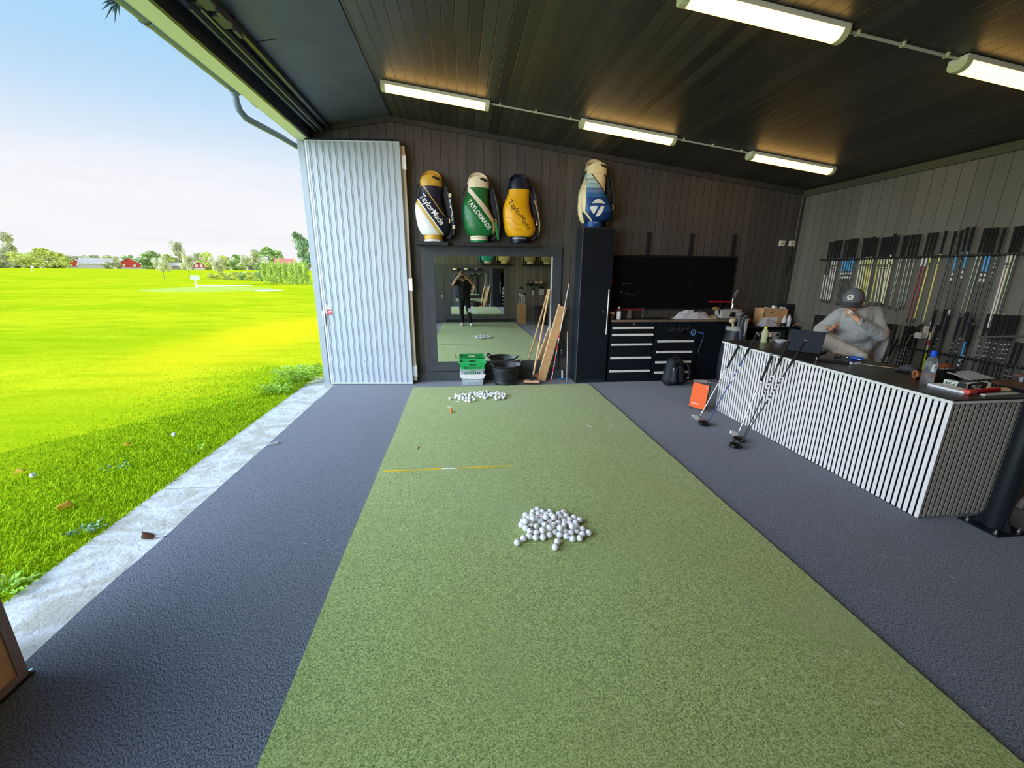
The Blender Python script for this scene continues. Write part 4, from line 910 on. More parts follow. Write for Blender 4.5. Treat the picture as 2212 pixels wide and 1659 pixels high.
b = B(); b.tube([(-.04, .03, .42), (-.03, .02, .455), (.03, .02, .455), (.04, .03, .42)], .010, 8); obj('grab_handle', b, BP, t, True)
b = B(); b.tube([(-.13, -.125, .08), (-.125, -.115, .20), (-.08, -.112, .30), (.0, -.112, .305), (.055, -.118, .2), (.05, -.13, .08)], .004, 5).tube([(-.10, -.06, .36), (0, -.055, .41), (.10, -.05, .36)], .004, 5); obj('zip', b, mat('grey zip', (.10, .11, .12), .4), t, True)
b = B(); b.box((.165, -.09, .12), (.03, .02, .015), None, .003).box((-.145, -.10, .27), (.006, .012, .05), (0, .2, 0)); obj('buckle', b, mat('tan buckle', (.6, .5, .42), .4), t)
# power strip and cable
t = thing('power_strip', 'white power strip with a cable on the carpet beside the backpack', 'power strip', (3.72, 5.86, 0), -.3)
b = B(); b.span((-.10, -.025, 0), (.10, .025, .04), .006); obj('strip_body', b, mat('pinkish white plastic', (.7, .62, .6), .5), t)
b = B()
for k in range(3): b.cyl((-.06+.06*k, 0, .038), (-.06+.06*k, 0, .042), .018, n=14)
obj('outlets', b, mat('grey outlet', (.3, .28, .28), .5), t)
b = B(); b.tube([(.10, 0, .02), (.16, -.04, .008), (.28, -.03, .006), (.42, .03, .006)], .005, 6); obj('cord', b, WHITE, t, True)
# ---------------------------------------------------------------- corner desk and what stands on it
t = thing('corner_desk', 'black desk in the far right corner under a cardboard box', 'desk', (4.94, 6.06, 0))
b = B(); b.span((-.37, -.20, .84), (.37, .22, .868), .003); obj('desk_top', b, BLKMET, t)
for x in (-.34, .34):
    for y in (-.17, .19):
        b = B(); b.span((x-.02, y-.02, 0), (x+.02, y+.02, .84)); obj('leg', b, BLKMET, t)
b = B(); b.span((-.2, .0, .45), (.3, .2, .80)); o = obj('drawer_unit', b, mat('dim grey unit', (.03, .035, .04), .5), t)
b = B()
for k in range(10): b.span((-.0+.028*k, -.012, .55), (.008+.028*k, 0.001, .78))
obj('slat_front', b, mat('dim slats', (.06, .075, .085), .5), o)
ZD = .868
t = thing('cardboard_box', 'open brown cardboard box on the corner desk, pale paper round its lower half', 'box', (4.945, 6.12, ZD))
b = B(); b.span((-.20, -.12, .0), (.03, -.112, .27)).span((.03, -.118, 0), (.20, -.11, .26)).span((-.20, .10, 0), (.20, .108, .27)).span((-.20, -.12, 0), (-.192, .10, .27)).span((.192, -.12, 0), (.20, .10, .26)).span((-.2, -.12, 0), (.2, .1, .01)); obj('box_body', b, CARD, t)
b = B(); b.span((-.202, -.124, .002), (.04, -.1125, .13)); o = obj('paper_wrap', b, PAPER, t); o['label'] = 'pale paper on its lower half'
b = B(); b.box((-.08, -.1225, .20), (.05, .002, .012)).box((-.08, -.1225, .215), (.02, .002, .012)); obj('print', b, mat('brown print', rgb(120, 75, 40), .7), t)
b = B(); b.box((.0, -.06, .285), (.05, .05, .05), (0, .2, .3)).box((.16, -.05, .275), (.07, .06, .025), (0, .1, 0)).box((-.10, -.05, .275), (.08, .06, .015), (0, .1, .2)); obj('packing', b, PAPER, t)
for i, (x, y, h, lab) in enumerate(((5.06, 5.94, .155, 'white squeeze bottle with dark base before the cardboard box'), (5.135, 5.935, .17, 'taller clear white bottle at the right end of the corner desk'))):
    t = thing('squeeze_bottle', lab, 'bottle', (x, y, ZD)); 
    b = B(); b.lathe([(.030, 0), (.033, .006), (.033, h*.70), (.018, h*.85)], n=16); obj('bottle_body', b, mat('milky plastic', (.72, .74, .80), .35), t, True)
    b = B(); b.lathe([(.018, h*.84), (.018, h*.95), (.006, h*1.0), (.004, h*1.12)], n=12); obj('nozzle', b, WHITE, t, True)
    if i == 0: b = B(); b.lathe([(.0335, .004), (.0335, .055)], n=16); obj('dark_base', b, BLACKM, t, True)
o = crumple('cap_heap', TOWEL, .30, .20, .12, 7.1, None, (4.80, 5.96, ZD)); tag(o, 'white crumpled shirt on the corner desk before the cardboard box', 'cloth')
b = B(); b.span((-.07, -.1, 0), (.07, .1, .33), .01); o = obj('speaker_box', b, BLACKM); o.location = (5.235, 6.16, ZD); tag(o, 'black box standing right of the cardboard box in the corner', 'speaker')
b = B(); b.cyl((0, 0, .004), (.11, -.03, .05), .004, n=6); o = obj('pencil', b, mat('pinkish pencil', rgb(220, 170, 150), .5)); o.location = (5.20, 5.93, ZD); tag(o, 'pale pencil at the right edge of the corner desk', 'pencil')
# wall sockets in the corner
for x, lab in ((5.065, 'pale wall socket on the back wall, left of the pair near the corner'), (5.235, 'pale wall socket nearest the corner, with a hanging cable')):
    t = thing('wall_socket', lab, 'socket', (x, 6.298, 2.135), group=None)
    b = B(); b.span((-.042, -.035, -.042), (.042, 0, .042), .006); obj('socket_box', b, OFFW, t)
    b = B(); b.cyl((0, -.037, 0), (0, -.034, 0), .026, n=18); obj('socket_face', b, mat('socket shade', (.45, .42, .3), .5), t)
t = thing('wall_cable', 'dark cable hanging down from the corner socket', 'cable', (5.24, 6.28, 2.09))
b = B(); b.tube([(0, 0, 0), (.005, -.01, -.15), (.02, -.012, -.30), (-.03, -.015, -.42), (-.035, -.01, -.30), (-.012, 0, -.05)], .008, 6); obj('cord', b, BLACK, t, True)
b = B(); b.cyl((.045, 0, -.01), (.045, 0, .80), .010, n=8); obj('conduit', b, mat('olive conduit', (.16, .15, .10), .5), t, True)

# ---------------------------------------------------------------- dark stand bag beside the counter
t = thing('stand_bag', 'dark stand golf bag full of clubs between workbench and counter', 'golf bag', (4.02, 5.66, 0), .25, rot=(-.02, .05, .25))
SB = mat('charcoal bag cloth', (.026, .030, .036), .5, bump=.2, bscale=60)
b = B(); b.rings([ering(x-w, x+w, d, z, 24) for x, w, d, z in ((0, .10, .10, .02), (0, .13, .12, .10), (0.0, .15, .14, .25), (0.0, .155, .14, .50), (.01, .14, .13, .65), (.02, .12, .12, .80), (.02, .125, .125, .86))]); obj('bag_body', b, SB, t, True)
b = B(); b.rings([ering(x-w, x+w, d, z, 16) for x, w, d, z in ((-.06, .07, .05, .16), (-.07, .10, .07, .22), (-.07, .105, .075, .45), (-.05, .09, .06, .58), (-.04, .05, .03, .62))]); o = obj('ball_pocket', b, mat('dark grey leather', (.05, .055, .062), .4), t, True); o.location.y = -.13
b = B(); b.rings([ering(x-w, x+w, d, z, 20) for x, w, d, z in ((.02, .128, .128, .84), (.02, .13, .13, .90), (.02, .11, .11, .90), (.02, .11, .11, .82))]); obj('top_cuff', b, mat('pale grey cuff', (.34, .32, .29), .5), t, True)
b = B(); b.rings([[(x-w, -.15, z), (x+w, -.155, z), (x+w*1.1, -.135, z), (x-w, -.13, z)] for x, z, w in ((.02, 1.08, .02), (.0, 1.0, .05), (.01, .85, .06), (.02, .70, .055), (.03, .66, .05))]); obj('hanging_towel', b, mat('slate towel', (.085, .10, .13), .85), t, True)
b = B(); b.rings([[(x-w, -.165, z), (x+w, -.165, z), (x+w, -.155, z), (x-w, -.155, z)] for x, z, w in ((.03, 1.03, .03), (.02, .94, .022), (.03, .90, .02), (.02, .78, .004))]); obj('towel_print', b, mat('pale print', (.62, .60, .58), .6), t)
b = B(); b.rings([[(x-w, -.16, z), (x+w, -.16, z), (x+w, -.15, z), (x-w, -.15, z)] for x, z, w in ((-.07, .70, .03), (-.08, .66, .045), (-.085, .63, .04))]); obj('pale_patch', b, mat('pale print', (.62, .60, .58), .6), t)
for i, (x, y, z, rx, m, nm, lab) in enumerate(((.12, -.02, .985, .055, BROWNL, 'brown_headcover', None), (.22, .0, 1.0, .05, mat('tan leather', rgb(170, 100, 62), .6), 'tan_headcover', None), (-.02, -.06, 1.09, .05, mat('grey knit', (.22, .22, .22), .7), 'grey_headcover', None), (-.12, -.04, .99, .045, mat('cream head', rgb(215, 190, 150), .4), 'cream_headcover', None))):
    b = B(); b.ball((x, y, z), (rx*1.25, rx, rx*.8), 14, 10, (0, -.3, 0)).cyl((x, y, z), (x*.5, y, .84), rx*.45, .012, 8); obj(nm, b, m, t, True)
b = B()
for k in range(5): 
    x = .02+.02*k; b.cyl((x, .01*k-.03, .80), (x+.01*k, .01*k-.05, 1.0+.02*(k % 3)), .006, n=6).ball((x+.012*k, .01*k-.06, 1.01+.02*(k % 3)), (.035, .014, .022), 10, 6, (.4, .5, k))
obj('iron_heads', b, CHROME, t, True)
# ---------------------------------------------------------------- counter with slatted front
SLAT = mat('pale grey slats', (0.84, 0.80, 0.78), 0.55, var=.06, scale=50); CTOP = mat('black laminate', (0.014, 0.012, 0.011), 0.30, var=.15, scale=20)
t = thing('counter', 'long low counter with black top and pale vertical slats over black backing', 'counter', (3.15, 2.17, 0), 0.004)
CL, CW, CH = 2.40, .66, .88
b = B(); b.span((.014, .014, 0), (CW, CL, .855)); obj('core', b, mat('black felt backing', (.003, .003, .004), .95, spec=.05), t)
b = B(); y = .002
while y < CL-.02: b.span((.0100, y, .004), (.0145, y+.0262, .853), .0006); y += .0400
o = obj('front_slats', b, SLAT, t)
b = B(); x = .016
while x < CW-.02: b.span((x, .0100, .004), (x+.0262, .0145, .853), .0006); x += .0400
obj('end_slats', b, mat('shaded slats', (0.46, 0.42, 0.37), 0.55, var=.10, scale=50), t)  # same slats as the front, with this end's shade put into the colour
b = B(); b.span((-.012, -.012, .853), (CW, CL+.01, .872), .002); obj('edge_band', b, mat('white edge band', (0.76, 0.75, 0.70), .45), t)
b = B(); b.span((-.008, -.014, .872), (CW+.005, CL+.012, .882)); obj('counter_top', b, CTOP, t)
ZT = .882
# ---- clubs leaning on the counter
GRIP = mat('black rubber grip', (.012, .013, .014), .7, bump=.6, bscale=400); SHST = mat('steel shaft', (.75, .75, .76), .25, 1.0)
def shaft_rings(b, p0, p1, r, spans, off):
    p0, p1 = Vector(p0), Vector(p1)
    for a, c in spans: b.cyl(p0.lerp(p1, a), p0.lerp(p1, c), r*1.06, n=8)
def club(label, head, butt, kind, shaft_m, butt_m, bands=(), band_m=None):
    t = thing('golf_club', label, 'golf club', head); h = Vector((0, 0, 0)); p1 = Vector(butt)-Vector(head); d = p1.normalized()
    p0 = Vector((.0, 0, .02)) if kind == 'iron' else Vector((0, 0, .03)); g0 = p1 - d*.27
    b = B(); b.cyl(p0, g0, .0047, .0070, 8); sh = obj('shaft', b, shaft_m, t, True)
    if bands:
        b = B(); shaft_rings(b, p0, g0, .0066, bands, 0); obj('shaft_bands', b, band_m or WHITE, sh, True)
    b = B(); b.cyl(g0, p1, .0105, .0135, 10); obj('grip', b, GRIP, t, True)
    b = B(); b.cyl(p1-d*.001, p1+d*.004, .0136, .012, 10); o = obj('butt_cap', b, butt_m, t, True)
    b = B(); b.cyl(p0, p0+d*.03, .0068, .006, 8); obj('ferrule', b, BLACK, t, True)
    s = Vector((-1, -.35, 0)).normalized()
    if kind == 'iron':
        b = B(); n = 12; pr = [(0.0, 0.0), (.022, -.010), (.055, -.012), (.078, .004), (.082, .026), (.070, .044), (.045, .040), (.015, .026), (0.0, .022)]
        M = Matrix.Translation((0, 0, .014)) @ Matrix(((s.x, 0, -s.y, 0), (s.y, 0, s.x, 0), (0, 1, 0, 0), (0, 0, 0, 1))) @ Matrix.Rotation(-.55, 4, 'X')
        b.prism([(1.3*x, 1.3*y) for x, y in pr], .012, M); b.cyl((0, 0, .012), p0+d*.02, .0065, n=8); obj('club_head', b, mat('satin iron head', (.62, .60, .57), .3, .95), t, True, angle=30)
    else:
        c = s*.055+Vector((0, 0, .030)); a = math.atan2(s.y, s.x)
        b = B(); g = bmesh.ops.create_uvsphere(b.bm, u_segments=24, v_segments=14, radius=1)
        for v in g['verts']:
            q = v.co.copy(); zz = q.z*(.036 if q.z > 0 else .024); x = q.x*.070; y = q.y*.060*(1.0 if q.y < 0 else 1.05)
            y = max(y, -.042)
            v.co = c + Matrix.Rotation(a, 3, 'Z') @ Vector((x, y, zz))
        b.cyl(p0-d*.02, p0+d*.012, .009, .0075, 8); hd = obj('club_head', b, mat('gloss black head', (.005, .006, .007), .22, spec=.35), t, True)
        b = B(); Mr = Matrix.Translation(c) @ Matrix.Rotation(a, 4, 'Z')
        b.prism([(-.045, -.012), (.045, -.016), (.040, .018), (0, .026), (-.036, .018)], .003, Mr @ Matrix.Translation((0, -.042, 0)) @ Matrix.Rotation(PI/2, 4, 'X')); obj('face_plate', b, mat('grey face', (.10, .10, .11), .35, .7), hd)
        b = B(); b.box(c+Vector((0, 0, .0345)), (.03, .004, .001), (0, 0, a+1.2)); obj('crown_mark', b, WHITE, hd)
    return t
PINKC = mat('pink cap', rgb(225, 150, 140), .6); BSH = mat('blue shaft', rgb(20, 60, 150), .3); KSH = mat('black shaft', (.015, .016, .018), .3)
club('steel iron with black grip, farthest of the clubs leaning on the counter', (2.741, 4.234, 0), (3.118, 4.258, .862), 'iron', SHST, GRIP, ((.70, .72), (.76, .77)), RED)
club('blue shafted wood leaning on the counter, second from the far end', (2.737, 4.054, 0), (3.180, 4.075, 1.037), 'wood', BSH, WHITE, ((.62, .70), (.74, .76), (.80, .84)), WHITE)
club('steel iron with black grip, the middle one of five clubs leaning on the counter', (2.871, 3.717, 0), (3.118, 3.738, .856), 'iron', SHST, GRIP, ((.9, .97),), mat('copper label', rgb(210, 150, 120), .4))
club('black shafted wood with a pink butt cap leaning on the counter', (2.832, 3.586, 0), (3.170, 3.613, 1.035), 'wood', KSH, PINKC, tuple((.60+.05*k, .622+.05*k) for k in range(6)), WHITE)
club('black shafted driver with a white butt cap, nearest of the leaning clubs', (2.701, 3.45, 0), (3.205, 3.462, 1.055), 'wood', KSH, WHITE, tuple((.58+.045*k, .60+.045*k) for k in range(7)), WHITE)
# holders on the counter edge
for y, lab in ((4.26, 'farthest'), (4.06, 'second'), (3.735, 'middle'), (3.62, 'fourth'), (3.455, 'nearest')):
    b = B(); b.tube([(0, 0, 0), (-.018, .012, .004), (-.022, 0.024, .0)], .003, 5).box((.004, 0, 0), (.012, .02, .014)); o = obj('edge_hook', b, BLACK); o.location = (3.134, y+.012, .866); tag(o, 'tiny black hook on the counter edge by the %s leaning club' % lab, 'hook')
# ---- orange launch monitor standing on the carpet
t = thing('launch_monitor', 'square orange golf tracking unit standing on small feet before the counter', 'launch monitor', (2.90, 4.561, .02), math.atan2(4.466-4.656, 2.944-2.857), rot=(-.12, 0, math.atan2(4.466-4.656, 2.944-2.857)))
b = B(); b.span((-.108, 0, .012), (.108, .035, .318), .008); bd = obj('unit_body', b, BLACK, t)
b = B(); b.span((-.108, -.006, .010), (.108, .001, .320), .003); fr_ = obj('front_cover', b, ORANGE, t)
text('lettering', 'TRACKMAN', .020, WHITE, XZ(-.03, -.0065, .062), fr_, .0003, .0004)
text('small_lettering', '4iO', .016, WHITE, XZ(.085, -.0065, .292), fr_, .0003)
for x in (-.09, .09):
    b = B(); b.cyl((x, .01, .02), (x, -.03, -.018), .005, n=8).ball((x, -.03, -.014), .007, 8, 6); obj('foot', b, CHROME, t, True)
b = B(); b.cyl((0, .04, .15), (0, .12, .004-.02), .006, n=8); obj('rear_stay', b, CHROME, t, True)
# ---- things on the counter
def bottle(label, loc, prof, m, cap_m, capz, capr, caph, extra=None, rotz=0):
    t = thing('drink_bottle', label, 'bottle', loc, rotz); b = B(); b.lathe(prof, n=24); o = obj('bottle_body', b, m, t, True)
    b = B(); b.lathe([(capr*.92, capz), (capr, capz+.003), (capr, capz+caph*.8), (capr*.6, capz+caph)], n=18); obj('bottle_cap', b, cap_m, t, True); return t
CLEAR = mat('clear plastic', (.92, .95, .97), .06, trans=.92, ior=1.25)
t = bottle('clear water bottle with a blue cap near the close end of the counter', (3.415, 2.545, ZT), [(.034, 0), (.038, .006), (.037, .06), (.034, .075), (.037, .09), (.037, .155), (.028, .185), (.016, .205), (.015, .215)], CLEAR, mat('bright blue cap', rgb(20, 90, 220), .4), .205, .019, .042)
b = B(); b.rings([[(r*math.cos(a), r*math.sin(a), z) for a in [-2.3+1.9*k/10 for k in range(11)]] for r, z in ((.0375, .095), (.0375, .150))], cap=False); o = obj('bottle_label', b, mat('clear white label', (.8, .85, .9), .4), t, True)
b = B(); b.rings([[(.038*math.cos(-1.35+.022*math.cos(a)/.038), .038*math.sin(-1.35+.022*math.cos(a)/.038), .124+.022*math.sin(a)) for a in [2*PI*k/16 for k in range(16)]]], cap=False)
b.bm.faces.new(b.bm.verts[:]); obj('round_logo', b, mat('navy blue logo', rgb(20, 40, 130), .4), o)
t = bottle('small bottle of pale yellow drink with yellow cap on the counter', (3.52, 4.385, ZT), [(.030, 0), (.034, .006), (.034, .035), (.030, .05), (.034, .065), (.034, .12), (.022, .15), (.014, .165)], mat('pale lemonade', rgb(240, 242, 196), .15, trans=.5, ior=1.2), mat('yellow cap', rgb(235, 230, 50), .4), .163, .017, .026)
t = thing('bowl', 'small white bowl on the counter between bottle and laptop', 'bowl', (3.69, 4.335, ZT)); b = B(); b.lathe([(.03, 0), (.055, .018), (.066, .036), (.062, .036), (.05, .02), (.02, .006)], n=24, cap=False); obj('bowl_body', b, mat('pale lilac porcelain', (.72, .68, .78), .3), t, True)
t = thing('laptop', 'dark laptop with its open lid turned to the camera on the counter', 'laptop', (3.475, 3.765, ZT), math.atan2(3.649-3.873, 3.476-3.41)+.25)
LM = mat('space grey aluminium', (.010, .014, .022), .5, spec=.2)
b = B(); b.span((-.155, .0, .002), (.155, .215, .016), .004); bs = obj('laptop_base', b, LM, t)
b = B(); b.span((-.14, .02, .0162), (.14, .12, .0175)); obj('keyboard', b, BLACK, bs)
b = B(); b.box((0, .0, .11), (.31, .008, .215), None, .003); b.xf(Matrix.Translation((0, .0, .012)) @ Matrix.Rotation(-.30, 4, 'X') @ Matrix.Translation((0, 0, 0))); ld = obj('laptop_lid', b, LM, t)
b = B(); b.prism([(.012*math.cos(a)*(1+.1*math.sin(3*a)), .014*math.sin(a)) for a in [2*PI*k/14 for k in range(14)]], .001, Matrix.Translation((0, .0, .012)) @ Matrix.Rotation(-.30, 4, 'X') @ Matrix.Translation((0, -.0055, .11)) @ Matrix.Rotation(PI/2, 4, 'X')); obj('lid_emblem', b, BLACK, ld)
o = bpy.data.objects['laptop_lid']
# a shaft with its grip lying along the counter
def lying(label, p0, p1, gl, m, name='loose_shaft'):
    t = thing(name, label, 'golf shaft', p0); d = (Vector(p1)-Vector(p0)); u = d.normalized()
    b = B(); b.cyl((0, 0, 0), u*gl, .0135, .0105, 12); obj('grip', b, GRIP, t, True)
    b = B(); b.cyl(u*gl, d, .007, .0045, 10); obj('shaft', b, m, t, True)
    b = B(); b.cyl(u*gl, u*(gl+.012), .0112, .0108, 12).cyl(u*.008, u*.014, .0138, .0137, 12); obj('ring', b, WHITE, t, True); return t
lying('steel shaft with a thick black grip lying along the counter top', (3.275, 3.390, ZT+.014), (3.715, 2.935, ZT+.007), .255, SHST)
t = thing('torque_wrench', 'blue and black hand tool lying on the counter before the seated man', 'tool', (3.66, 3.40, ZT), -1.05)
b = B(); b.rings([ering(-w, w, d, 0, 14) for w, d in ((.02, .012),)*2][:0] or [[(x, w*math.cos(a), .018+h*math.sin(a)) for a in [2*PI*k/12 for k in range(12)]] for x, w, h in ((-.01, .012, .01), (.01, .022, .018), (.06, .026, .018), (.085, .018, .014), (.10, .008, .008))]); obj('tool_body', b, mat('bright blue plastic', rgb(10, 70, 170), .35), t, True)
b = B(); b.cyl((-.01, 0, .016), (-.075, 0, .014), .008, n=8).cyl((-.075, 0, .014), (-.11, 0, .014), .013, n=10).ball((-.115, 0, .014), .016, 10, 8); obj('tool_handle', b, BLACK, t, True)
b = B(); b.tube([(.05, -.026, .02), (.09, -.035, .012), (.11, -.01, .01)], .005, 6).cyl((-.02, 0, .016), (-.03, 0, .016), .011, n=10); obj('metal_fitting', b, CHROME, t, True)
t = thing('leather_headcover', 'brown leather headcover lying left of the water bottle', 'headcover', (3.50, 2.70, ZT), -.5)
b = B(); b.rings([ering(-w, w, d, 0, 16) for w, d in ()] or [[(x, w*math.cos(a), .030+h*math.sin(a)*(1 if math.sin(a) > 0 else .95)) for a in [2*PI*k/18 for k in range(18)]] for x, w, h in ((0, .036, .028), (.02, .034, .026), (.07, .036, .028), (.12, .03, .022))], cap=True); obj('cover_sleeve', b, BROWNL, t, True)
b = B(); b.tube([(0, .036*math.cos(a), .030+.028*math.sin(a)) for a in [2*PI*k/18 for k in range(19)]], .004, 6); obj('hem', b, mat('pale leather hem', rgb(196, 128, 96), .6), t, True)
t = thing('leather_pouch', 'rounded brown leather cover with black cloth behind the water bottle', 'headcover', (3.90, 2.80, ZT), .3)
fuse('cover_body', [('e', (0, 0, .045), (.062, .05, .045)), ('e', (.03, -.04, .02), (.035, .03, .02))], BROWNL, t, .006, 3, .002, 30)
o = crumple('black_cloth', mat('black cloth', (.008, .008, .008), .9), .26, .16, .085, 5.2, None, (3.66, 2.665, ZT)); o.rotation_euler.z = -.4; tag(o, 'black crumpled cloth on the counter right behind the water bottle', 'cloth')
t = thing('grey_cap', 'grey cap lying on the counter behind the brown headcover', 'cap', (3.71, 2.92, ZT), .4)
b = B(); b.ball((0, 0, .010), (.058, .064, .045), 18, 10); obj('crown', b, mat('slate cap cloth', (.05, .06, .07), .8), t, True)
b = B(); b.ball((-.055, .02, .012), (.05, .05, .007), 16, 6); obj('brim', b, mat('slate cap cloth', (.05, .06, .07), .8), t, True)
# ball sleeves, booklet, flyer, red tool, ruler
def sleeve(label, loc, rz, m, tm, L=.135):
    t = thing('ball_box', label, 'box', loc, rz); b = B(); b.span((-L/2, -.024, 0), (L/2, .024, .046), .002); bx = obj('carton', b, m, t)
    text('lettering', 'TP5x', .042, tm, Matrix.Translation((-.012, -.0245, .022)) @ Matrix.Rotation(PI/2, 4, 'X') @ Matrix.Rotation(PI, 4, 'Z'), bx, .0004, .0006, .25)
    text('lettering', 'TP5x', .042, tm, Matrix.Translation((-.012, 0, .0463)) @ Matrix.Rotation(PI, 4, 'Z'), bx, .0003, .0006, .25)
    b = B(); b.span((L/2-.03, -.0243, -.0002), (L/2+.0005, .0243, .0464), .001); obj('end_flap', b, PAPER, bx); return t
sleeve('white and green ball box with slanted lettering on the counter', (3.515, 2.425, ZT), -1.55+.05, mat('pale green carton', (.62, .68, .60), .45), mat('dark green print', rgb(40, 70, 60), .5))
sleeve('black ball box with white slanted lettering at the near end of the counter', (3.600, 2.385, ZT), .05, BLACK, WHITE, .22)
t = thing('flyer', 'pale blue leaflet lying tilted on the black ball box', 'leaflet', (3.80, 2.56, ZT+.05), .15, rot=(.16, 0, .1))
b = B(); b.span((-.125, -.075, 0), (.125, .075, .003)); fl0 = obj('sheet', b, mat('pale blue paper', rgb(190, 206, 226), .5), t)
b = B()
for k in range(7): b.prism([(-.02+.018*k, -.03), (-.012+.018*k, -.03), (.0+.018*k, -.012), (-.008+.018*k, -.012)], .001, Matrix.Translation((-.06, -.02, .0028)))
obj('print', b, mat('grey print', (.35, .35, .33), .6), fl0)
b = B(); b.span((-.055, -.11, 0), (.055, .11, .016), .002); o = obj('booklet', b, PAPER); o.location = (3.420, 2.385, ZT); o.rotation_euler.z = .04; tag(o, 'white notepad on the counter edge beside the water bottle', 'notepad')
t = thing('red_marker', 'red flat tool lying at the near corner of the counter', 'tool', (3.565, 2.305, ZT), .16)
b = B(); b.span((-.16, -.012, 0), (.17, .012, .022), .004); obj('tool_body', b, RED, t)
b = B(); b.span((-.185, -.022, 0), (-.12, .022, .026), .005); obj('tool_head', b, mat('salmon red', rgb(235, 90, 80), .5), t)
b = B(); b.span((-.145, -.014, 0), (.145, .014, .010), .003); o = obj('ruler', b, mat('grey white plastic', (.62, .62, .62), .4)); o.location = (3.60, 2.235, ZT); o.rotation_euler.z = .04; tag(o, 'pale grey ruler lying along the near end of the counter', 'ruler')
t = thing('putter_cover', 'tan wooden brush lying at the near right end of the counter', 'brush', (3.73, 2.345, ZT), -.35)
b = B(); b.span((-.06, -.018, 0), (.075, .018, .018), .006); obj('brush_body', b, mat('tan wood', rgb(214, 184, 140), .5), t)
b = B(); b.span((.02, -.016, 0), (.075, .016, .008)); obj('bristles', b, mat('cream bristles', rgb(225, 215, 190), .8), t)
t = thing('gauge_box', 'small dark glass box with pale side rails behind the ball boxes', 'box', (3.73, 2.69, ZT), -.08)
b = B(); b.span((-.03, -.04, 0), (.085, .04, .075), .003); obj('box_body', b, BLACK, t)
b = B(); b.span((-.06, -.04, 0), (-.05, -.03, .085)).span((-.04, -.042, 0), (-.032, -.032, .085)).span((-.02, -.042, .078), (.04, -.036, .084)); obj('rails', b, CHROME, t)
t = thing('bench_vise', 'small black vise with a red knob at the far end of the counter', 'vise', (3.62, 4.50, ZT), .2)
b = B(); b.span((-.05, -.03, 0), (.05, .03, .02)).cyl((-.09, 0, .05), (.09, 0, .055), .010, n=8).box((-.02, 0, .05), (.03, .05, .06), None, .004).cyl((-.1, -.02, .03), (-.14, .01, .06), .007, n=6); obj('vise_body', b, BLKMET, t, True)
b = B(); b.ball((.03, -.02, .085), .016, 10, 8); o = obj('knob', b, mat('bright red knob', rgb(225, 25, 35), .35), t, True); o['label'] = 'red knob'
b = B(); b.box((-.12, .0, .075), (.03, .02, .02), (0, .3, 0)).box((-.07, .01, .09), (.03, .02, .02), (0, -.3, 0)); obj('clips', b, CHROME, t)
t = thing('power_drill', 'pale grey handheld device behind the yellow capped bottle', 'device', (3.72, 4.49, ZT), .1)
b = B(); b.span((-.07, -.03, .05), (.07, .03, .10), .010).span((.02, -.02, 0), (.055, .02, .055), .006).span((-.06, -.025, 0), (.06, .025, .018)); obj('device_body', b, mat('pale grey plastic', (.5, .51, .48), .45), t)
b = B(); b.ball((.03, -.031, .078), (.022, .004, .022), 12, 8); obj('dial', b, BLACK, t, True)
b = B(); b.cyl((0, 0, .004), (.035, .02, .06), .004, n=6); o = obj('pen', b, mat('silver pen', (.6, .6, .65), .3, .8)); o.location = (3.68, 4.46, ZT); tag(o, 'thin silver pen leaning by the handheld device on the counter', 'pen')
# ---------------------------------------------------------------- shafts on the right wall
RAILM = mat('black holder rail', (.010, .010, .011), .5)
def rail(label, y0, y1, z):
    t = thing('shaft_rail', label, 'rail', (5.325, (y0+y1)/2, z)); L = (y1-y0)/2
    b = B(); b.span((-.075, -L, -.012), (-.068, L, .012)).span((-.075, -L, -.012), (-.010, L, -.006)); obj('rail_bar', b, RAILM, t)
    b = B(); k = -L
    while k < L: b.span((-.078, k, -.010), (-.066, k+.012, .014)); k += .036
    obj('rail_teeth', b, mat('rail slots', (.05, .05, .045), .5), t); return t
rail('upper black holder rail for shafts along the right wall', 3.10, 5.70, 1.865); rail('lower black holder rail for shafts along the right wall', 3.10, 5.62, .824)
SM = {'w': mat('pale silver shaft', rgb(225, 218, 215), .3), 'p': mat('silver lower shaft', rgb(225, 218, 220), .3), 'b': KSH, 'k': KSH, 'c': mat('cream shaft', rgb(238, 234, 190), .35), 'y': mat('yellow shaft', rgb(232, 226, 110), .35),
      'g': mat('grey green shaft', rgb(112, 118, 100), .3, .5), 'r': mat('dark red shaft', rgb(140, 40, 40), .35), 's': KSH}
NAMES = {'w': 'pale silver', 'p': 'black topped silver', 'b': 'blue and black', 'k': 'black', 'c': 'cream', 'y': 'yellow', 'g': 'grey green', 'r': 'dark red', 's': 'black and white banded'}
SKYB = mat('sky blue shaft', rgb(60, 160, 225), .35)
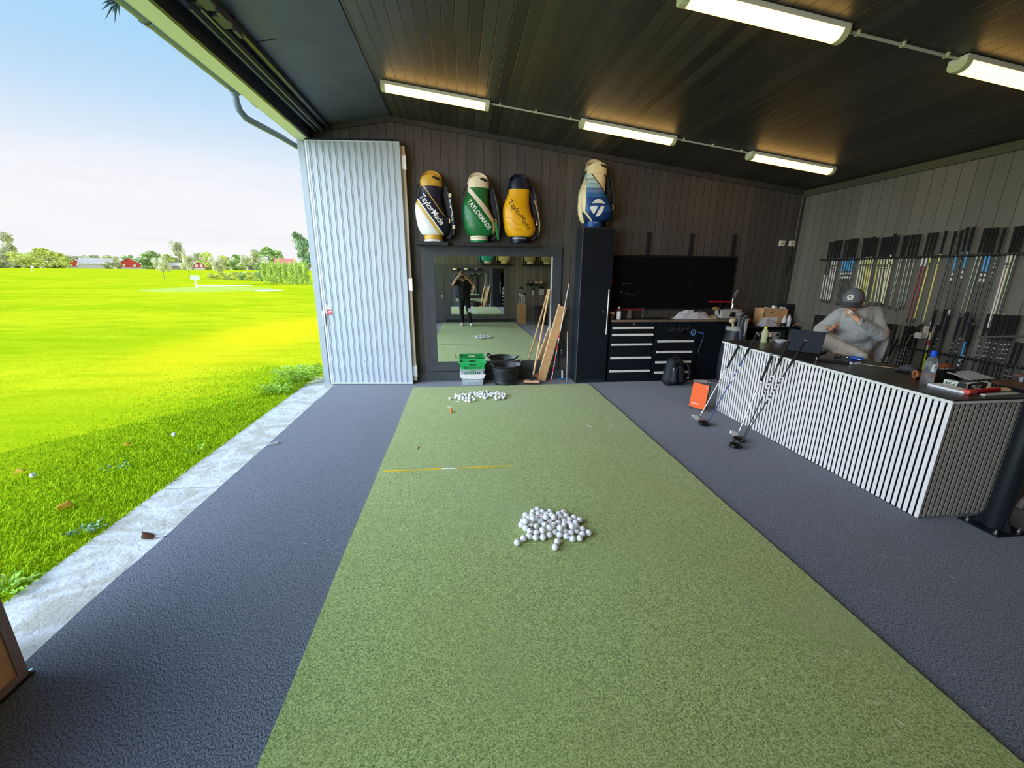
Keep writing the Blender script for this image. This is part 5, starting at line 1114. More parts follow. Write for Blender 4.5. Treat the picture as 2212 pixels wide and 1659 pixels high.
def wall_shaft(y, z0, z1, k, y1, label, group):
    t = thing('wall_shaft', label, 'golf shaft', (5.265, y, z0), group=group); dz = z1-z0; dy = y1-y; gl = -.245
    u = Vector((0, dy, dz)).normalized(); L = abs(dz); P_ = lambda s: u*s
    b = B(); b.cyl(P_(0), P_(.245), .0140, .0108, 10); obj('grip', b, GRIP, t, True)
    b = B(); b.cyl(P_(-.003), P_(.001), .011, .0135, 10); obj('grip_cap', b, mat('pale grip cap', (.45, .45, .42), .5), t, True)
    b = B(); b.cyl(P_(.245), P_(L-.04), .0078, .0055, 8); sh = obj('shaft', b, SM[k], t, True)
    b = B(); b.cyl(P_(L-.045), P_(L), .0068, .006, 8); obj('tip_adapter', b, BLACK if k != 'k' else WHITE, t, True)
    if k == 'b':
        b = B(); b.cyl(P_(.25), P_(.42), .0084, .0080, 8); obj('blue_section', b, SKYB, sh, True)
        b = B(); b.cyl(P_(.44), P_(.465), .0080, n=8).cyl(P_(.49), P_(.52), .0078, n=8); obj('white_rings', b, WHITE, sh, True)
    elif k == 'p':
        b = B(); b.cyl(P_(.245), P_(.46), .0084, .0078, 8); obj('black_section', b, KSH, sh, True)
    elif k == 's':
        b = B()
        for i in range(5): b.cyl(P_(.28+.045*i), P_(.287+.045*i+.006*(i % 2)), .0080, n=8)
        obj('pale_rings', b, mat('pale rings', (.42, .42, .43), .4), sh, True)
    elif k in 'cyw':
        b = B(); b.cyl(P_(.33), P_(.36), .0082, n=8).cyl(P_(.375), P_(.385), .0082, n=8); obj('label_rings', b, mat('olive print', (.16, .16, .10), .5), sh, True)
    elif k == 'r':
        b = B(); b.cyl(P_(.25), P_(.36), .0084, n=8); obj('white_section', b, WHITE, sh, True)
    return t
UPPER = [(5.593, 2.117, 1.27, 'p', 5.566), (5.55, 2.114, 1.265, 'p', 5.516), (5.506, 2.127, 1.263, 'w', 5.479), (5.466, 2.125, 1.253, 'w', 5.439), (5.422, 2.128, 1.272, 'w', 5.413), (5.341, 2.126, 1.247, 'b', 5.291), (5.295, 2.127, 1.245, 'b', 5.261), (5.255, 2.132, 1.243, 'b', 5.231), (5.219, 2.131, 1.229, 'b', 5.194), (5.179, 2.13, 1.223, 'b', 5.159), (5.078, 2.125, 1.241, 'c', 5.038), (5.042, 2.125, 1.244, 'c', 5.003), (5.01, 2.13, 1.239, 'c', 4.966), (4.977, 2.13, 1.242, 'y', 4.927), (4.944, 2.137, 1.244, 'y', 4.901), (4.908, 2.122, 1.246, 'c', 4.88), (4.832, 2.119, 1.276, 'y', 4.799), (4.805, 2.118, 1.273, 'c', 4.744), (4.771, 2.118, 1.283, 'c', 4.706), (4.733, 2.118, 1.287, 'c', 4.663), (4.689, 2.15, 1.283, 'c', 4.658), (4.653, 2.123, 1.266, 'c', 4.634), (4.566, 2.119, 1.254, 'g', 4.55), (4.535, 2.119, 1.252, 'g', 4.538), (4.483, 2.119, 1.236, 'g', 4.456), (4.446, 2.117, 1.255, 'g', 4.416), (4.401, 2.122, 1.265, 'g', 4.376), (4.302, 2.125, 1.12, 'r', 4.304), (4.263, 2.123, 1.088, 'r', 4.261), (4.224, 2.125, 1.121, 'y', 4.228), (4.139, 2.136, 1.087, 'y', 4.124), (4.045, 2.122, 1.121, 'k', 4.042), (3.989, 2.128, 1.091, 'b', 3.939), (3.945, 2.148, 1.256, 'k', 3.894), (3.896, 2.151, 1.222, 'b', 3.859), (3.787, 2.128, 1.237, 'g', 3.791), (3.756, 2.126, 1.234, 'g', 3.75), (3.724, 2.123, 1.139, 'b', 3.692), (3.693, 2.122, 1.243, 'b', 3.663), (3.63, 2.115, 1.127, 's', 3.616), (3.546, 2.119, 1.111, 'w', 3.525), (3.518, 2.118, 1.107, 'c', 3.506), (3.487, 2.121, 1.221, 'g', 3.48)]
LOWER = [(5.59, 1.084, 'k'), (5.55, 1.083, 'k'), (5.502, 1.086, 's'), (5.464, 1.092, 'k'), (4.529, 1.082, 'c'), (4.495, 1.082, 'c'), (4.456, 1.083, 'k'), (4.402, 1.085, 's'), (4.348, 0.919, 'w'), (4.292, 1.082, 's'), (4.257, 1.082, 's'), (4.228, 1.094, 'k'), (4.195, 1.082, 's'), (4.149, 1.112, 'k'), (4.028, 1.289, 'k'), (3.935, 1.312, 's'), (3.89, 1.242, 'k'), (3.969, 1.138, 's'), (3.78, 1.242, 's'), (3.725, 1.294, 's'), (3.672, 1.242, 'b'), (3.652, 1.176, 's'), (3.548, 1.293, 's'), (3.498, 1.295, 's'), (3.472, 1.297, 's'), (3.439, 1.297, 'k'), (3.42, 1.296, 's'), (3.378, 1.296, 's'), (3.351, 1.299, 's'), (3.326, 1.302, 's'), (3.272, 1.053, 's'), (3.232, 1.054, 's')]

def sets(data, gap):
    out = []; cur = []
    for s in data:
        if cur and abs(cur[-1][0]-s[0]) > gap: out.append(cur); cur = []
        cur.append(s)
    out.append(cur); return out
UP = sorted(UPPER, key=lambda s: -s[0]); LO = sorted(LOWER, key=lambda s: -s[0])
for rown, data in (('upper', UP), ('lower', LO)):
    SS = sets(data, .056)
    for i, s in enumerate(SS):
        for j, q in enumerate(s):
            if len(q) == 5: y, z0, z1, k, y1 = q
            else: y, z0, k = q; z1, y1 = z0-1.0, y+random.uniform(-.01, .01)
            if rown == 'lower' and k == 'w': z1, y1 = .55, 4.44
            if rown == 'lower': z1 = max(z1, .06)
            place = 'alone' if len(s) == 1 else '%s of %d' % (ORD[j], len(s))
            lab = '%s shaft, %s in %s cluster from left on %s rail' % (NAMES[k], place, ORD[i], rown)
            wall_shaft(y, z0, z1, k, y1, lab, 'shafts on the %s wall rail' % rown)
t = thing('bare_shaft', 'short bare shaft, cream and red above lime yellow, beside the wall charger', 'golf shaft', (5.27, 4.02, 1.035))
b = B(); b.cyl((0, 0, 0), (0, -.008, -.19), .010, .009, 10); obj('cream_section', b, mat('cream shaft', rgb(238, 234, 190), .35), t, True)
b = B(); b.cyl((0, -.0035, -.085), (0, -.006, -.14), .0102, n=10); obj('red_print', b, mat('red shaft print', rgb(190, 60, 50), .5), t, True)
b = B(); b.cyl((0, -.008, -.19), (0, -.02, -.50), .009, .007, 10); obj('lime_section', b, mat('lime shaft', rgb(205, 225, 20), .35), t, True)
# socket with charger
t = thing('charger_socket', 'pale double socket with a plugged charger and hanging cable on the right wall', 'socket', (5.322, 4.075, 1.04))
b = B(); b.span((-.03, -.05, -.075), (0, .05, .06), .006); obj('socket_box', b, mat('cream socket', (.70, .62, .48), .45), t)
b = B(); b.cyl((-.033, 0, .02), (-.029, 0, .02), .028, n=18); obj('socket_face', b, mat('socket shade 2', (.5, .44, .34), .5), t)
b = B(); b.span((-.10, .0, -.085), (-.03, .075, -.015), .010); obj('charger', b, mat('warm white plastic', (.74, .70, .62), .4), t)
b = B(); b.tube([(-.08, .075, -.045), (-.08, .12, -.06), (-.08, .145, -.15), (-.075, .15, -.30), (-.07, .155, -.50), (-.06, .16, -.9)], .0035, 6); obj('cable', b, mat('beige cable', rgb(196, 180, 150), .5), t, True)
# ---------------------------------------------------------------- steel column
t = thing('steel_column', 'round black steel column on a bolted base plate before the end of the counter', 'column', (3.575, 2.03, 0))
b = B(); b.cyl((0, 0, .008), (0, 0, zc(3.575)), .057, n=32, cap=False); obj('column_pipe', b, mat('satin black column', (.012, .014, .018), .32), t, True)
b = B(); b.span((-.125, -.11, 0), (.125, .12, .010), .001); obj('base_plate', b, BLKMET, t)
b = B()
for sx, sy in ((0, -1), (1, .3), (-.6, .8)): b.prism([(.055, 0), (.10, 0), (.06, .09), (.055, .09)], .008, Matrix.Translation((0, 0, .01)) @ Matrix.Rotation(math.atan2(sy, sx), 4, 'Z') @ Matrix.Rotation(PI/2, 4, 'X'))
obj('gusset', b, BLKMET, t)
for x, y in ((-.085, -.07), (.09, -.075), (-.09, .085), (.09, .085)):
    b = B(); b.lathe([(.014, .010), (.014, .013), (.009, .014), (.009, .026), (.005, .027), (.005, .034)], (x, y, 0), 6); obj('bolt', b, CHROME, t)
# ---------------------------------------------------------------- wooden table cut off at the right
t = thing('work_table', 'worn wooden table cut off at the right edge of the photo', 'table', (4.86, 2.22, 0))
WORN = mat('worn brown board', rgb(116, 88, 66), .6, var=.35, scale=14)
b = B(); b.span((-.39, -.62, .775), (.44, .64, .80), .003); obj('table_top', b, WORN, t)
b = B(); b.span((-.36, -.58, .66), (.42, .60, .775)); obj('apron', b, mat('navy apron', (.015, .02, .04), .5), t)
for x, y in ((-.34, -.56), (.40, -.56), (-.34, .58), (.40, .58)):
    b = B(); b.span((x-.025, y-.025, 0), (x+.025, y+.025, .66)); obj('leg', b, BLKMET, t)
b = B(); b.span((-.26, -.60, .852), (.44, .60, .868), .003); obj('raised_shelf', b, WORN, t)
b = B()
for y in (-.5, .5, .57): b.span((-.20, y-.012, .80), (-.18, y+.012, .852))
obj('shelf_posts', b, ALU, t)
b = B(); b.lathe([(.04, 0), (.04, .10), (.02, .13), (.02, .15)], n=16); o = obj('paint_tin', b, mat('crimson tin', rgb(190, 30, 60), .4), None, True); o.location = (4.68, 2.62, .868); tag(o, 'crimson bottle on the raised shelf at the right edge of the photo', 'bottle')
t = thing('bar_stool', 'stool of which only one pale leg shows behind the steel column', 'stool', (4.27, 2.05, 0))
b = B(); b.cyl((0, 0, .66), (0, 0, .70), .17, n=28); obj('seat', b, BLACKM, t, True)
for sx, sy in ((-1, 1), (1, 1), (1, -1), (-1, -1)):
    b = B(); b.cyl((sx*.10, sy*.10, .66), (sx*.185, sy*.165, .04), .012, n=10).cyl((sx*.180, sy*.162, .07), (sx*.19, sy*.17, 0), .019, n=12); obj('leg', b, mat('pale table leg', (.42, .36, .34), .5), t, True)
t = thing('boom_arm', 'thin grey metal arm reaching in from the right edge in front of the shafts', 'arm', (4.55, 2.93, 1.13))
b = B(); b.cyl((-.10, .10, .012), (.55, -.35, .10), .011, n=10); obj('arm_tube', b, mat('dull metal', (.22, .20, .18), .4, .6), t, True)
b = B(); b.cyl((.55, -.35, .12), (.55, -.35, -.28), .02, n=10).cyl((.55, -.35, -.28), (.55, -.35, -.27), .07, n=16); obj('arm_post', b, BLKMET, t, True)
# ---------------------------------------------------------------- baskets and bucket before the mirror
def basket(label, loc, w0, w1, d0, d1, h, m, nx, nz, solid, name='basket', rim=.012):
    t = thing(name, label, 'basket', loc)
    def wall(b, k):
        # four sloping lattice walls: k = side; built of vertical ribs and horizontal rows with real openings
        P0 = [(-w0, -d0), (w0, -d0), (w0, d0), (-w0, d0)]; P1 = [(-w1, -d1), (w1, -d1), (w1, d1), (-w1, d1)]
        a0, c0, a1, c1 = P0[k], P0[(k+1) % 4], P1[k], P1[(k+1) % 4]
        def pt(u, v): 
            x = (a0[0]+(c0[0]-a0[0])*u)*(1-v)+(a1[0]+(c1[0]-a1[0])*u)*v; y = (a0[1]+(c0[1]-a0[1])*u)*(1-v)+(a1[1]+(c1[1]-a1[1])*u)*v; return Vector((x, y, h*v))
        nrm = ((pt(1, 0)-pt(0, 0)).cross(pt(0, 1)-pt(0, 0))).normalized()*.003
        def patch(u0, u1, v0, v1):
            q = [pt(u0, v0), pt(u1, v0), pt(u1, v1), pt(u0, v1)]; b.rings([[p-nrm for p in q], [p+nrm for p in q]])
        if solid: patch(0, 1, 0, 1); return
        patch(0, 1, 0, .10); patch(0, 1, .62, .72); patch(0, 1, .90, 1); patch(0, .14, .1, .9); patch(.86, 1, .1, .9); patch(.14, .36, .72, .90); patch(.64, .86, .72, .90)
        for i in range(nx+1): u = .14+.72*i/nx; patch(u-.012, u+.012, .1, .62)
        for j in range(1, nz): v = .1+.52*j/nz; patch(.14, .86, v-.018, v+.018)
    b = B()
    for k in range(4): wall(b, k)
    b.span((-w0, -d0, 0), (w0, d0, .006)); obj('basket_body', b, m, t)
    b = B(); q = rim
    b.span((-w1-q, -d1-q, h-.008), (w1+q, -d1+.002, h+.008), .003).span((-w1-q, d1-.002, h-.008), (w1+q, d1+q, h+.008), .003).span((-w1-q, -d1, h-.008), (-w1+.002, d1, h+.008), .003).span((w1-.002, -d1, h-.008), (w1+q, d1, h+.008), .003)
    obj('basket_rim', b, m, t); return t
GREYB = mat('pale grey plastic crate', rgb(168, 178, 184), .5); GRNB = mat('bright green plastic', rgb(38, 172, 92), .4)
bx, by = .140, 6.09
t = basket('pale grey plastic crate on the carpet at the bottom of the basket stack', (bx, by, 0), .150, .165, .095, .105, .125, GREYB, 6, 3, True, 'crate')
b = B()
for k in range(5): b.box((-.09+.045*k, -.105, .06+.01*(k % 2)), (.05, .006, .03), (0, .5-.2*k, .1), .002)
o = obj('film_folds', b, mat('clear film', rgb(196, 206, 216), .2), t, True); o['label'] = 'crinkled clear film'
t = basket('white plastic tray with a drooping lip, second from bottom of the basket stack', (bx, by, .118), .160, .172, .10, .112, .045, mat('warm white tray', rgb(232, 224, 224), .5), 6, 2, True, 'tray', .020)
b = B(); b.rings([[(x, -.133, z), (x, -.126, z), (x, -.126, z+.05), (x, -.133, z+.045)] for x, z in ((-.185, .012), (-.15, 0), (-.05, -.008), (.05, -.018), (.12, -.012), (.175, 0))]); obj('tray_lip', b, mat('warm white tray', rgb(232, 224, 224), .5), t)
t = basket('pale grey basket between the white tray and the green basket', (bx, by, .165), .158, .170, .10, .112, .075, GREYB, 8, 2, False, 'basket')
t = basket('bright green lattice basket on top of the stack before the mirror', (bx+.003, by, .200), .152, .192, .10, .125, .150, GRNB, 8, 4, False, 'basket')
RUB = mat('black rubber', (.016, .018, .022), .42)
def tub(label, loc, rz):
    t = thing('rubber_tub', label, 'bucket', loc, rz); pr = [(.165, .004)]
    for k in range(26):
        z = .06+.2*k/25; pr.append((.175+.03*k/25+.0035*math.cos(k*PI), z))
    pr += [(.212, .285), (.232, .30), (.236, .308), (.226, .312), (.205, .29), (.19, .16), (.165, .03), (.02, .02)]
    b = B(); b.lathe(pr, n=40); obj('tub_body', b, RUB, t, True, angle=60)
    for s in (-1, 1):
        b = B(); b.tube([(s*.215, -.06, .30), (s*.255, -.055, .325), (s*.27, 0, .345), (s*.255, .055, .325), (s*.215, .06, .30)], .012, 8); obj('handle', b, RUB, t, True)
    return t
t = tub('black rubber tub with ribbed sides and two handles before the mirror', (.645, 6.025, 0), .5)
b = B(); b.box((.10, -.148, .045), (.035, .004, .012), (0, -.4, .6)); o = obj('tape_scrap', b, WHITE, t)
# second tub standing inside? only one tub stands here; its mirror image shows behind it
# ---------------------------------------------------------------- broom, box, sticks leaning by the mirror
t = thing('broom', 'wooden broom with a wide bristle head leaning on the mirror', 'broom', (1.035, 5.965, 0))
b = B(); b.box((0, 0, .045), (.245, .06, .038), (0, .0, -.20), .010); hd = obj('broom_head', b, mat('rosy wood', rgb(224, 172, 140), .5), t)
b = B()
for i in range(22):
    for j in range(4): 
        p = Matrix.Rotation(-.20, 3, 'Z') @ Vector((-.112+.0107*i, -.021+.014*j, .03)); b.cyl(p, p+Vector((random.uniform(-.004, .004), random.uniform(-.006, .006), -.027)), .0035, n=4)
obj('bristles', b, mat('dark bristles', (.07, .06, .05), .8), hd)
ht = Vector((1.333-1.035, 6.258-5.965, 1.40)); d = ht.normalized()
b = B(); b.cyl(d*.06, d*.15, .014, .016, 10).box((.0, 0, .075), (.05, .03, .04), None, .006); obj('socket', b, BLACK, t, True)
b = B(); b.cyl(d*.13, ht, .0145, n=12).ball(ht, .0145, 10, 6); obj('broom_handle', b, WOOD, t, True)
def leaner(name, label, cat, base, top, w, th, m):
    """long flat box leaning: its face turned to the camera"""
    t = thing(name, label, cat, base); u = (Vector(top)-Vector(base)); L = u.length; u.normalize()
    side = u.cross(Vector((0, -1, 0))).normalized(); n = side.cross(u).normalized()
    M = Matrix(((side.x, n.x, u.x, 0), (side.y, n.y, u.y, 0), (side.z, n.z, u.z, 0), (0, 0, 0, 1)))
    return t, M, L
t, M, L = leaner('cardboard_tube', 'long narrow cardboard box leaning on the mirror frame with its end flap open', 'box', (1.215, 6.10, .02), (1.545, 6.232, 1.15), 0, 0, 0)
b = B(); b.span((-.055, -.028, 0), (.055, .028, L), .002).xf(M); obj('carton', b, CARD, t)
b = B(); b.span((-.075, -.022, .09), (-.056, .030, L+.02), .003).xf(M); o = obj('pale_side', b, CARDL, t); o['label'] = 'pale folded side'
b = B(); b.span((-.0555, -.0295, .0), (.0555, -.0275, .14)).xf(M); o = obj('tape', b, mat('tape', rgb(214, 160, 118), .35), t)
b = B(); b.prism([(0, 0), (-.075, .045), (-.045, .085), (.0, .075)], .003, M @ Matrix.Translation((-.055, -.027, 0)) @ Matrix.Rotation(PI/2, 4, 'X')); obj('open_flap', b, mat('cardboard inside', rgb(170, 110, 80), .8), t)
t = thing('striped_stake', 'red and white banded stick leaning before the cardboard box', 'stick', (1.335, 5.965, 0)); u = Vector((1.625-1.335, 6.24-5.965, 1.50))
b = B(); b.cyl((0, 0, 0), u, .0065, n=8); obj('stick', b, WHITE, t, True)
b = B()
for a, c in ((0, .055), (.115, .17), (.225, .285), (.335, .40), (.455, .52)): b.cyl(u*a, u*c, .0069, n=8)
obj('red_bands', b, mat('band red', rgb(200, 40, 70), .5), t, True)
b = B(); b.cyl(u*.98, u, .007, n=8); obj('tip', b, WOOD, t, True)
t = thing('bare_shaft', 'bare steel shaft standing upright against the tall cabinet', 'golf shaft', (1.618, 6.09, .0)); b = B(); b.cyl((0, 0, 0), (.012, .12, .77), .0055, .007, 8); obj('shaft', b, mat('dull steel shaft', (.45, .45, .46), .35, .9), t, True)
b = B(); b.cyl((.0085, .085, .55), (.011, .11, .71), .0075, n=8); obj('printed_label', b, mat('pale green print', (.5, .58, .5), .5), t, True)
b = B(); b.tube([(-.10, .0, .02), (-.05, -.02, .03), (0, -.012, .028), (.03, .01, .03)], .009, 6); o = obj('blue_strap', b, mat('blue strap', rgb(40, 110, 190), .5), None, True); o.location = (1.59, 6.17, 0); tag(o, 'small blue strap lying on the carpet by the upright shaft', 'strap')
t = thing('training_club', 'short black club hanging upside down with a white grip end by the mirror frame', 'golf club', (1.575, 6.20, 0.02))
b = B(); b.cyl((.0, 0, 0), (-.008, 0, .14), .017, .014, 10); obj('white_grip', b, WHITE, t, True)
b = B(); b.cyl((-.008, 0, .14), (-.03, .03, .52), .004, n=8); obj('thin_shaft', b, BLACK, t, True)
b = B(); b.rings([[(x-.025, -.012, z), (x+.025, -.012, z), (x+.02, .02, z), (x-.02, .02, z)] for x, z in ((-.02, .34), (-.025, .42), (-.045, .60), (-.05, .64))]); obj('black_sleeve', b, BLACK, t)
b = B(); b.cyl((-.04, -.014, .46), (-.04, -.02, .46), .010, n=10).box((-.035, -.016, .42), (.012, .006, .04), (0, .3, 0)); obj('buckle', b, CHROME, t)

# ---------------------------------------------------------------- panelled cabinet at the left edge, beside the kerb
t = thing('panel_cabinet', 'tan panelled cabinet with a dark brown frame at the left edge, beside the kerb', 'cabinet', (-1.836, 1.567, 0))
BFR = mat('dark taupe frame', rgb(156, 134, 130), .5, var=.08, scale=40)
b = B(); b.span((-.42, -1.35, .008), (-.022, -.004, .86)); obj('cabinet_body', b, BFR, t)
b = B(); b.span((-.022, -.036, .006), (0, 0, .86), .001).span((-.022, -1.354, .006), (0, -1.318, .86), .001).span((-.022, -1.318, .006), (0, -.036, .042), .001).span((-.022, -1.318, .82), (0, -.036, .86), .001); obj('front_frame', b, BFR, t)
b = B(); b.span((-.018, -1.318, .042), (-.006, -.036, .82)); obj('front_panel', b, mat('tan fibre board', rgb(230, 176, 122), .6, var=.10, scale=5, bump=.1, bscale=120), t)
b = B(); b.span((-.44, -1.37, .86), (.012, .012, .885), .003); obj('cabinet_top', b, BFR, t)
b = B(); b.span((-.40, -1.34, 0), (.010, .014, .008), .002); obj('plinth', b, BLACKM, t)
b = B(); b.cyl((.002, .006, .006), (.002, .006, .022), .007, n=10); obj('foot_bolt', b, CHROME, t)
b = B(); b.box((0, 0, .008), (.09, .035, .016), (0, 0, .5), .003).cyl((.03, .015, .016), (.03, .015, .03), .008, n=8); o = obj('door_stop', b, GREYP); o.location = (-1.865, 3.97, 0); tag(o, 'small grey metal floor catch at the outer edge of the carpet', 'floor catch')

# ---------------------------------------------------------------- behind the photographer: second mirror and stored things, seen in the big mirror
mirror('wall_mirror', 'second framed mirror on the rear wall, seen inside the big mirror behind the photographer', (0, -1.348, 0), PI, -1.53, .42, .30, 1.93, -1.69, .61, .11, 2.05, fm=FRAMEQ)
t = thing('rear_door', 'plain grey door with a lever handle beside the second mirror', 'door', (-.98, -1.338, 0))
b = B(); b.span((-.55, -.0, .02), (.33, .012, 2.08), .002); obj('door_panel', b, mat('dark grey door boards', (.17, .172, .178), .5), t)
b = B(); b.cyl((.26, .01, .92), (.26, .05, .92), .010, n=8).cyl((.26, .05, .92), (.17, .05, .92), .009, n=8).span((.245, .010, .86), (.275, .018, 1.0), .003); obj('lever_handle', b, CHROME, t, True)
t = thing('club_carton', 'tall brown cardboard box holding wrapped golf clubs, seen in the mirror', 'box', (2.13, -.86, 0), .1)
b = B(); b.span((-.15, -.12, 0), (.15, -.112, .72)).span((-.15, .112, 0), (.15, .12, .72)).span((-.15, -.112, 0), (-.142, .112, .72)).span((.142, -.112, 0), (.15, .112, .72)).span((-.15, -.12, 0), (.15, .12, .01)); obj('carton', b, CARD, t)
b = B(); b.span((-.03, .1195, .0), (.03, .1215, .16)).span((.09, .1195, 0), (.14, .1215, .08)); obj('tape', b, CARDL, t)
WR = mat('clear wrap', (.8, .82, .84), .2)
for k, (x, y, h) in enumerate(((-.10, .02, 1.02), (-.04, -.03, 1.06), (.02, .04, .98), (.08, 0, 1.04), (.11, -.05, .95), (-.02, .06, 1.25))):
    tt = thing('boxed_club', 'new golf club standing in the tall cardboard box, seen in the mirror', 'golf club', (2.13+x, -.86+y, .012), .3*k, 'new clubs in the cardboard box')
    b = B(); b.cyl((0, 0, 0), (.02, .01, h), .006, n=8); obj('shaft', b, SHST, tt, True)
    b = B(); b.ball((.03, .02, h), (.055, .03, .04), 12, 8, (.3, .4, k)); obj('wrapped_head', b, WR if k % 2 == 0 else BLACK, tt, True)
t = thing('waste_bin', 'dark brown bin with a blue cloth over its rim, seen in the mirror', 'bin', (2.78, -.62, 0))
b = B(); b.lathe([(.20, 0), (.25, .60), (.255, .61), (.24, .61), (.19, .03)], n=24, cap=False); obj('bin_body', b, mat('dark brown plastic', (.035, .022, .018), .5), t, True)
o = crumple('blue_cloth', mat('blue cloth', rgb(30, 80, 170), .8), .22, .25, .06, 8.8, None, (2.60, -.58, .605)); tag(o, 'crumpled blue cloth hung over the rim of the brown bin, seen in the mirror', 'cloth')
shelf(2.34, 3.08, 1.40, -1.348, -1.10, 'small black shelf with a cap and small boxes, seen in the mirror')
t = thing('baseball_cap', 'black cap with white print on the small rear shelf, seen in the mirror', 'cap', (2.50, -1.20, 1.40), PI/2)
b = B(); b.ball((0, 0, .02), (.10, .085, .10), 18, 10); obj('crown', b, BLACK, t, True)
b = B(); b.ball((.10, 0, .02), (.08, .07, .01), 14, 6); obj('brim', b, BLACK, t, True)
b = B(); b.box((.098, 0, .06), (.012, .07, .03), (0, -.2, 0)); obj('print', b, WHITE, t)
for k, x in enumerate((2.68, 2.745, 2.86)):
    b = B(); b.span((-.025, -.02, 0), (.025 if k < 2 else .075, .02, .10), .003); o = obj('small_box', b, PAPER if k < 2 else mat('cream carton', rgb(230, 214, 180), .6)); o.location = (x, -1.2, 1.40)
    tag(o, ['small white box nearest the cap on the rear shelf, in the mirror', 'small white box in the middle of the rear shelf, in the mirror', 'wider cream box at the end of the rear shelf, in the mirror'][k], 'box')
for x, w, h, lab in ((2.62, .05, .20, 'narrow white glove pack hanging on the rear wall, in the mirror'), (2.95, .085, .26, 'wide white glove pack hanging on the rear wall, in the mirror')):
    t = thing('glove_pack', lab, 'package', (x, -1.348, 1.0)); b = B(); b.span((-w, 0.004, 0), (w, .03, h), .006); obj('pack', b, PAPER, t)
    b = B(); b.span((-w*1.05, .002, h*.86), (w*1.05, .032, h*1.15), .003); obj('header_card', b, BLACK, t)
    b = B(); b.cyl((0, 0, h*1.08), (0, .06, h*1.08), .004, n=6); obj('hook', b, CHROME, t)
# ---------------------------------------------------------------- people
def hand_parts(w, d, n, L=.185, curl=(.5, .7, .5), spread=.16, thumb=1, tin=.5, fr=.0085):
    """palm and five separate fingers: w wrist point, d direction of the hand, n palm normal; fingers curl towards n"""
    w, d, n = Vector(w), Vector(d).normalized(), Vector(n); n = (n - d*n.dot(d)).normalized(); s = d.cross(n).normalized()
    P_ = []; pl = L*.50
    P_.append(('c', w, w+d*(pl*.35), .024, .026))
    for k in (-1.2, -.4, .4, 1.2): P_.append(('c', w+d*(pl*.25)+s*(.010*k), w+d*pl+s*(.0165*k), .014, .0115))
    for i, (k, fl) in enumerate(((-1.5, .92), (-.5, 1.0), (.5, .95), (1.5, .76))):
        p = w+d*pl+s*(.0165*k*.86); a = 0; ang = spread*k*.5
        dd = (d*math.cos(ang)+s*math.sin(ang)).normalized(); seg = L*.5*fl
        for q, (c, f) in enumerate(zip(curl, (.44, .32, .24))):
            a += c*(1+.12*(i-1.5)); v = dd*math.cos(a)+n*math.sin(a); p2 = p+v*seg*f; r = fr*(1-.09*q)
            P_.append(('c', p, p2, r, r*.93)); p = p2
    tb = w+d*(pl*.30)-s*(.022*thumb)+n*.006; v = (d*.62-s*(.62*thumb)+n*tin).normalized(); p1 = tb+v*.036; v2 = (d*.85-s*(.2*thumb)+n*(tin+.35)).normalized(); p2 = p1+v2*.030
    P_ += [('c', w+d*.015-s*(.010*thumb), tb, .018, .0135), ('c', tb, p1, .0125, .0105), ('c', p1, p2, .0105, .0085)]
    return P_
def head_parts(c, f, u, k=1.0):
    """skull, jaw, nose, lips, brow, ears around c looking along f with crown towards u"""
    c, f, u = Vector(c), Vector(f).normalized(), Vector(u); u = (u-f*u.dot(f)).normalized(); s = f.cross(u).normalized()
    R = Matrix(((f.x, s.x, u.x), (f.y, s.y, u.y), (f.z, s.z, u.z)))
    at = lambda x, y, z: c + R @ Vector((x*k, y*k, z*k))
    P_ = [('e', at(-.012, 0, .035), (.098*k, .077*k, .092*k), R), ('e', at(.012, 0, -.04), (.074*k, .062*k, .085*k), R), ('c', at(.05, 0, -.095), at(.02, 0, -.06), .030*k, .045*k),
          ('c', at(.084, 0, .005), at(.106, 0, -.030), .009*k, .014*k), ('c', at(.082, -.020, -.068), at(.082, .020, -.068), .010*k, .010*k), ('c', at(.080, -.035, .022), at(.080, .035, .022), .012*k, .012*k),
          ('e', at(.066, -.034, -.025), (.022*k, .022*k, .020*k), R), ('e', at(.066, .034, -.025), (.022*k, .022*k, .020*k), R)]
    for sg in (-1, 1): P_.append(('e', at(-.012, sg*.080, -.015), (.022*k, .009*k, .034*k), R))
    return P_, at, R
GREYS = mat('grey marl sweatshirt', rgb(170, 169, 168), .9, var=.10, scale=160, sheen=.3); PANTS = mat('pale stone trousers', rgb(224, 215, 208), .85, var=.05, scale=60)
CAPM2 = mat('dark grey cap cloth', rgb(106, 109, 117), .85, var=.1, scale=120)
def cap_parts(t, at, R, f, k, m, pre='cap', brim_len=.085, dip=.012):
    b = B(); g = bmesh.ops.create_uvsphere(b.bm, u_segments=28, v_segments=16, radius=1)
    dl = [v for v in g['verts'] if v.co.z < -.12]; bmesh.ops.delete(b.bm, geom=dl, context='VERTS')
    for v in b.bm.verts: v.co = at(-.010+v.co.x*.114, v.co.y*.094, .030+max(v.co.z, -.1)*.112)
    c = obj(pre+'_crown', b, m, t, True, angle=80)
    b = B()
    def f_(u, v):
        a = (u-.5)*2.3; r = .098+v*brim_len*math.cos((u-.5)*2.2); y = math.sin(a)*.088*(1+.05*v)
        return at(-.004+r*math.cos(a)*1.0, y, .036 - v*dip*3.6 - .35*y*y/.09)
    b.grid(f_, 16, 6, .004); o = obj(pre+'_brim', b, m, c, True)
    b = B(); b.cyl(at(-.010, 0, .139), at(-.010, 0, .146), .008*k, n=10); obj(pre+'_button', b, m, c, True)
    return c
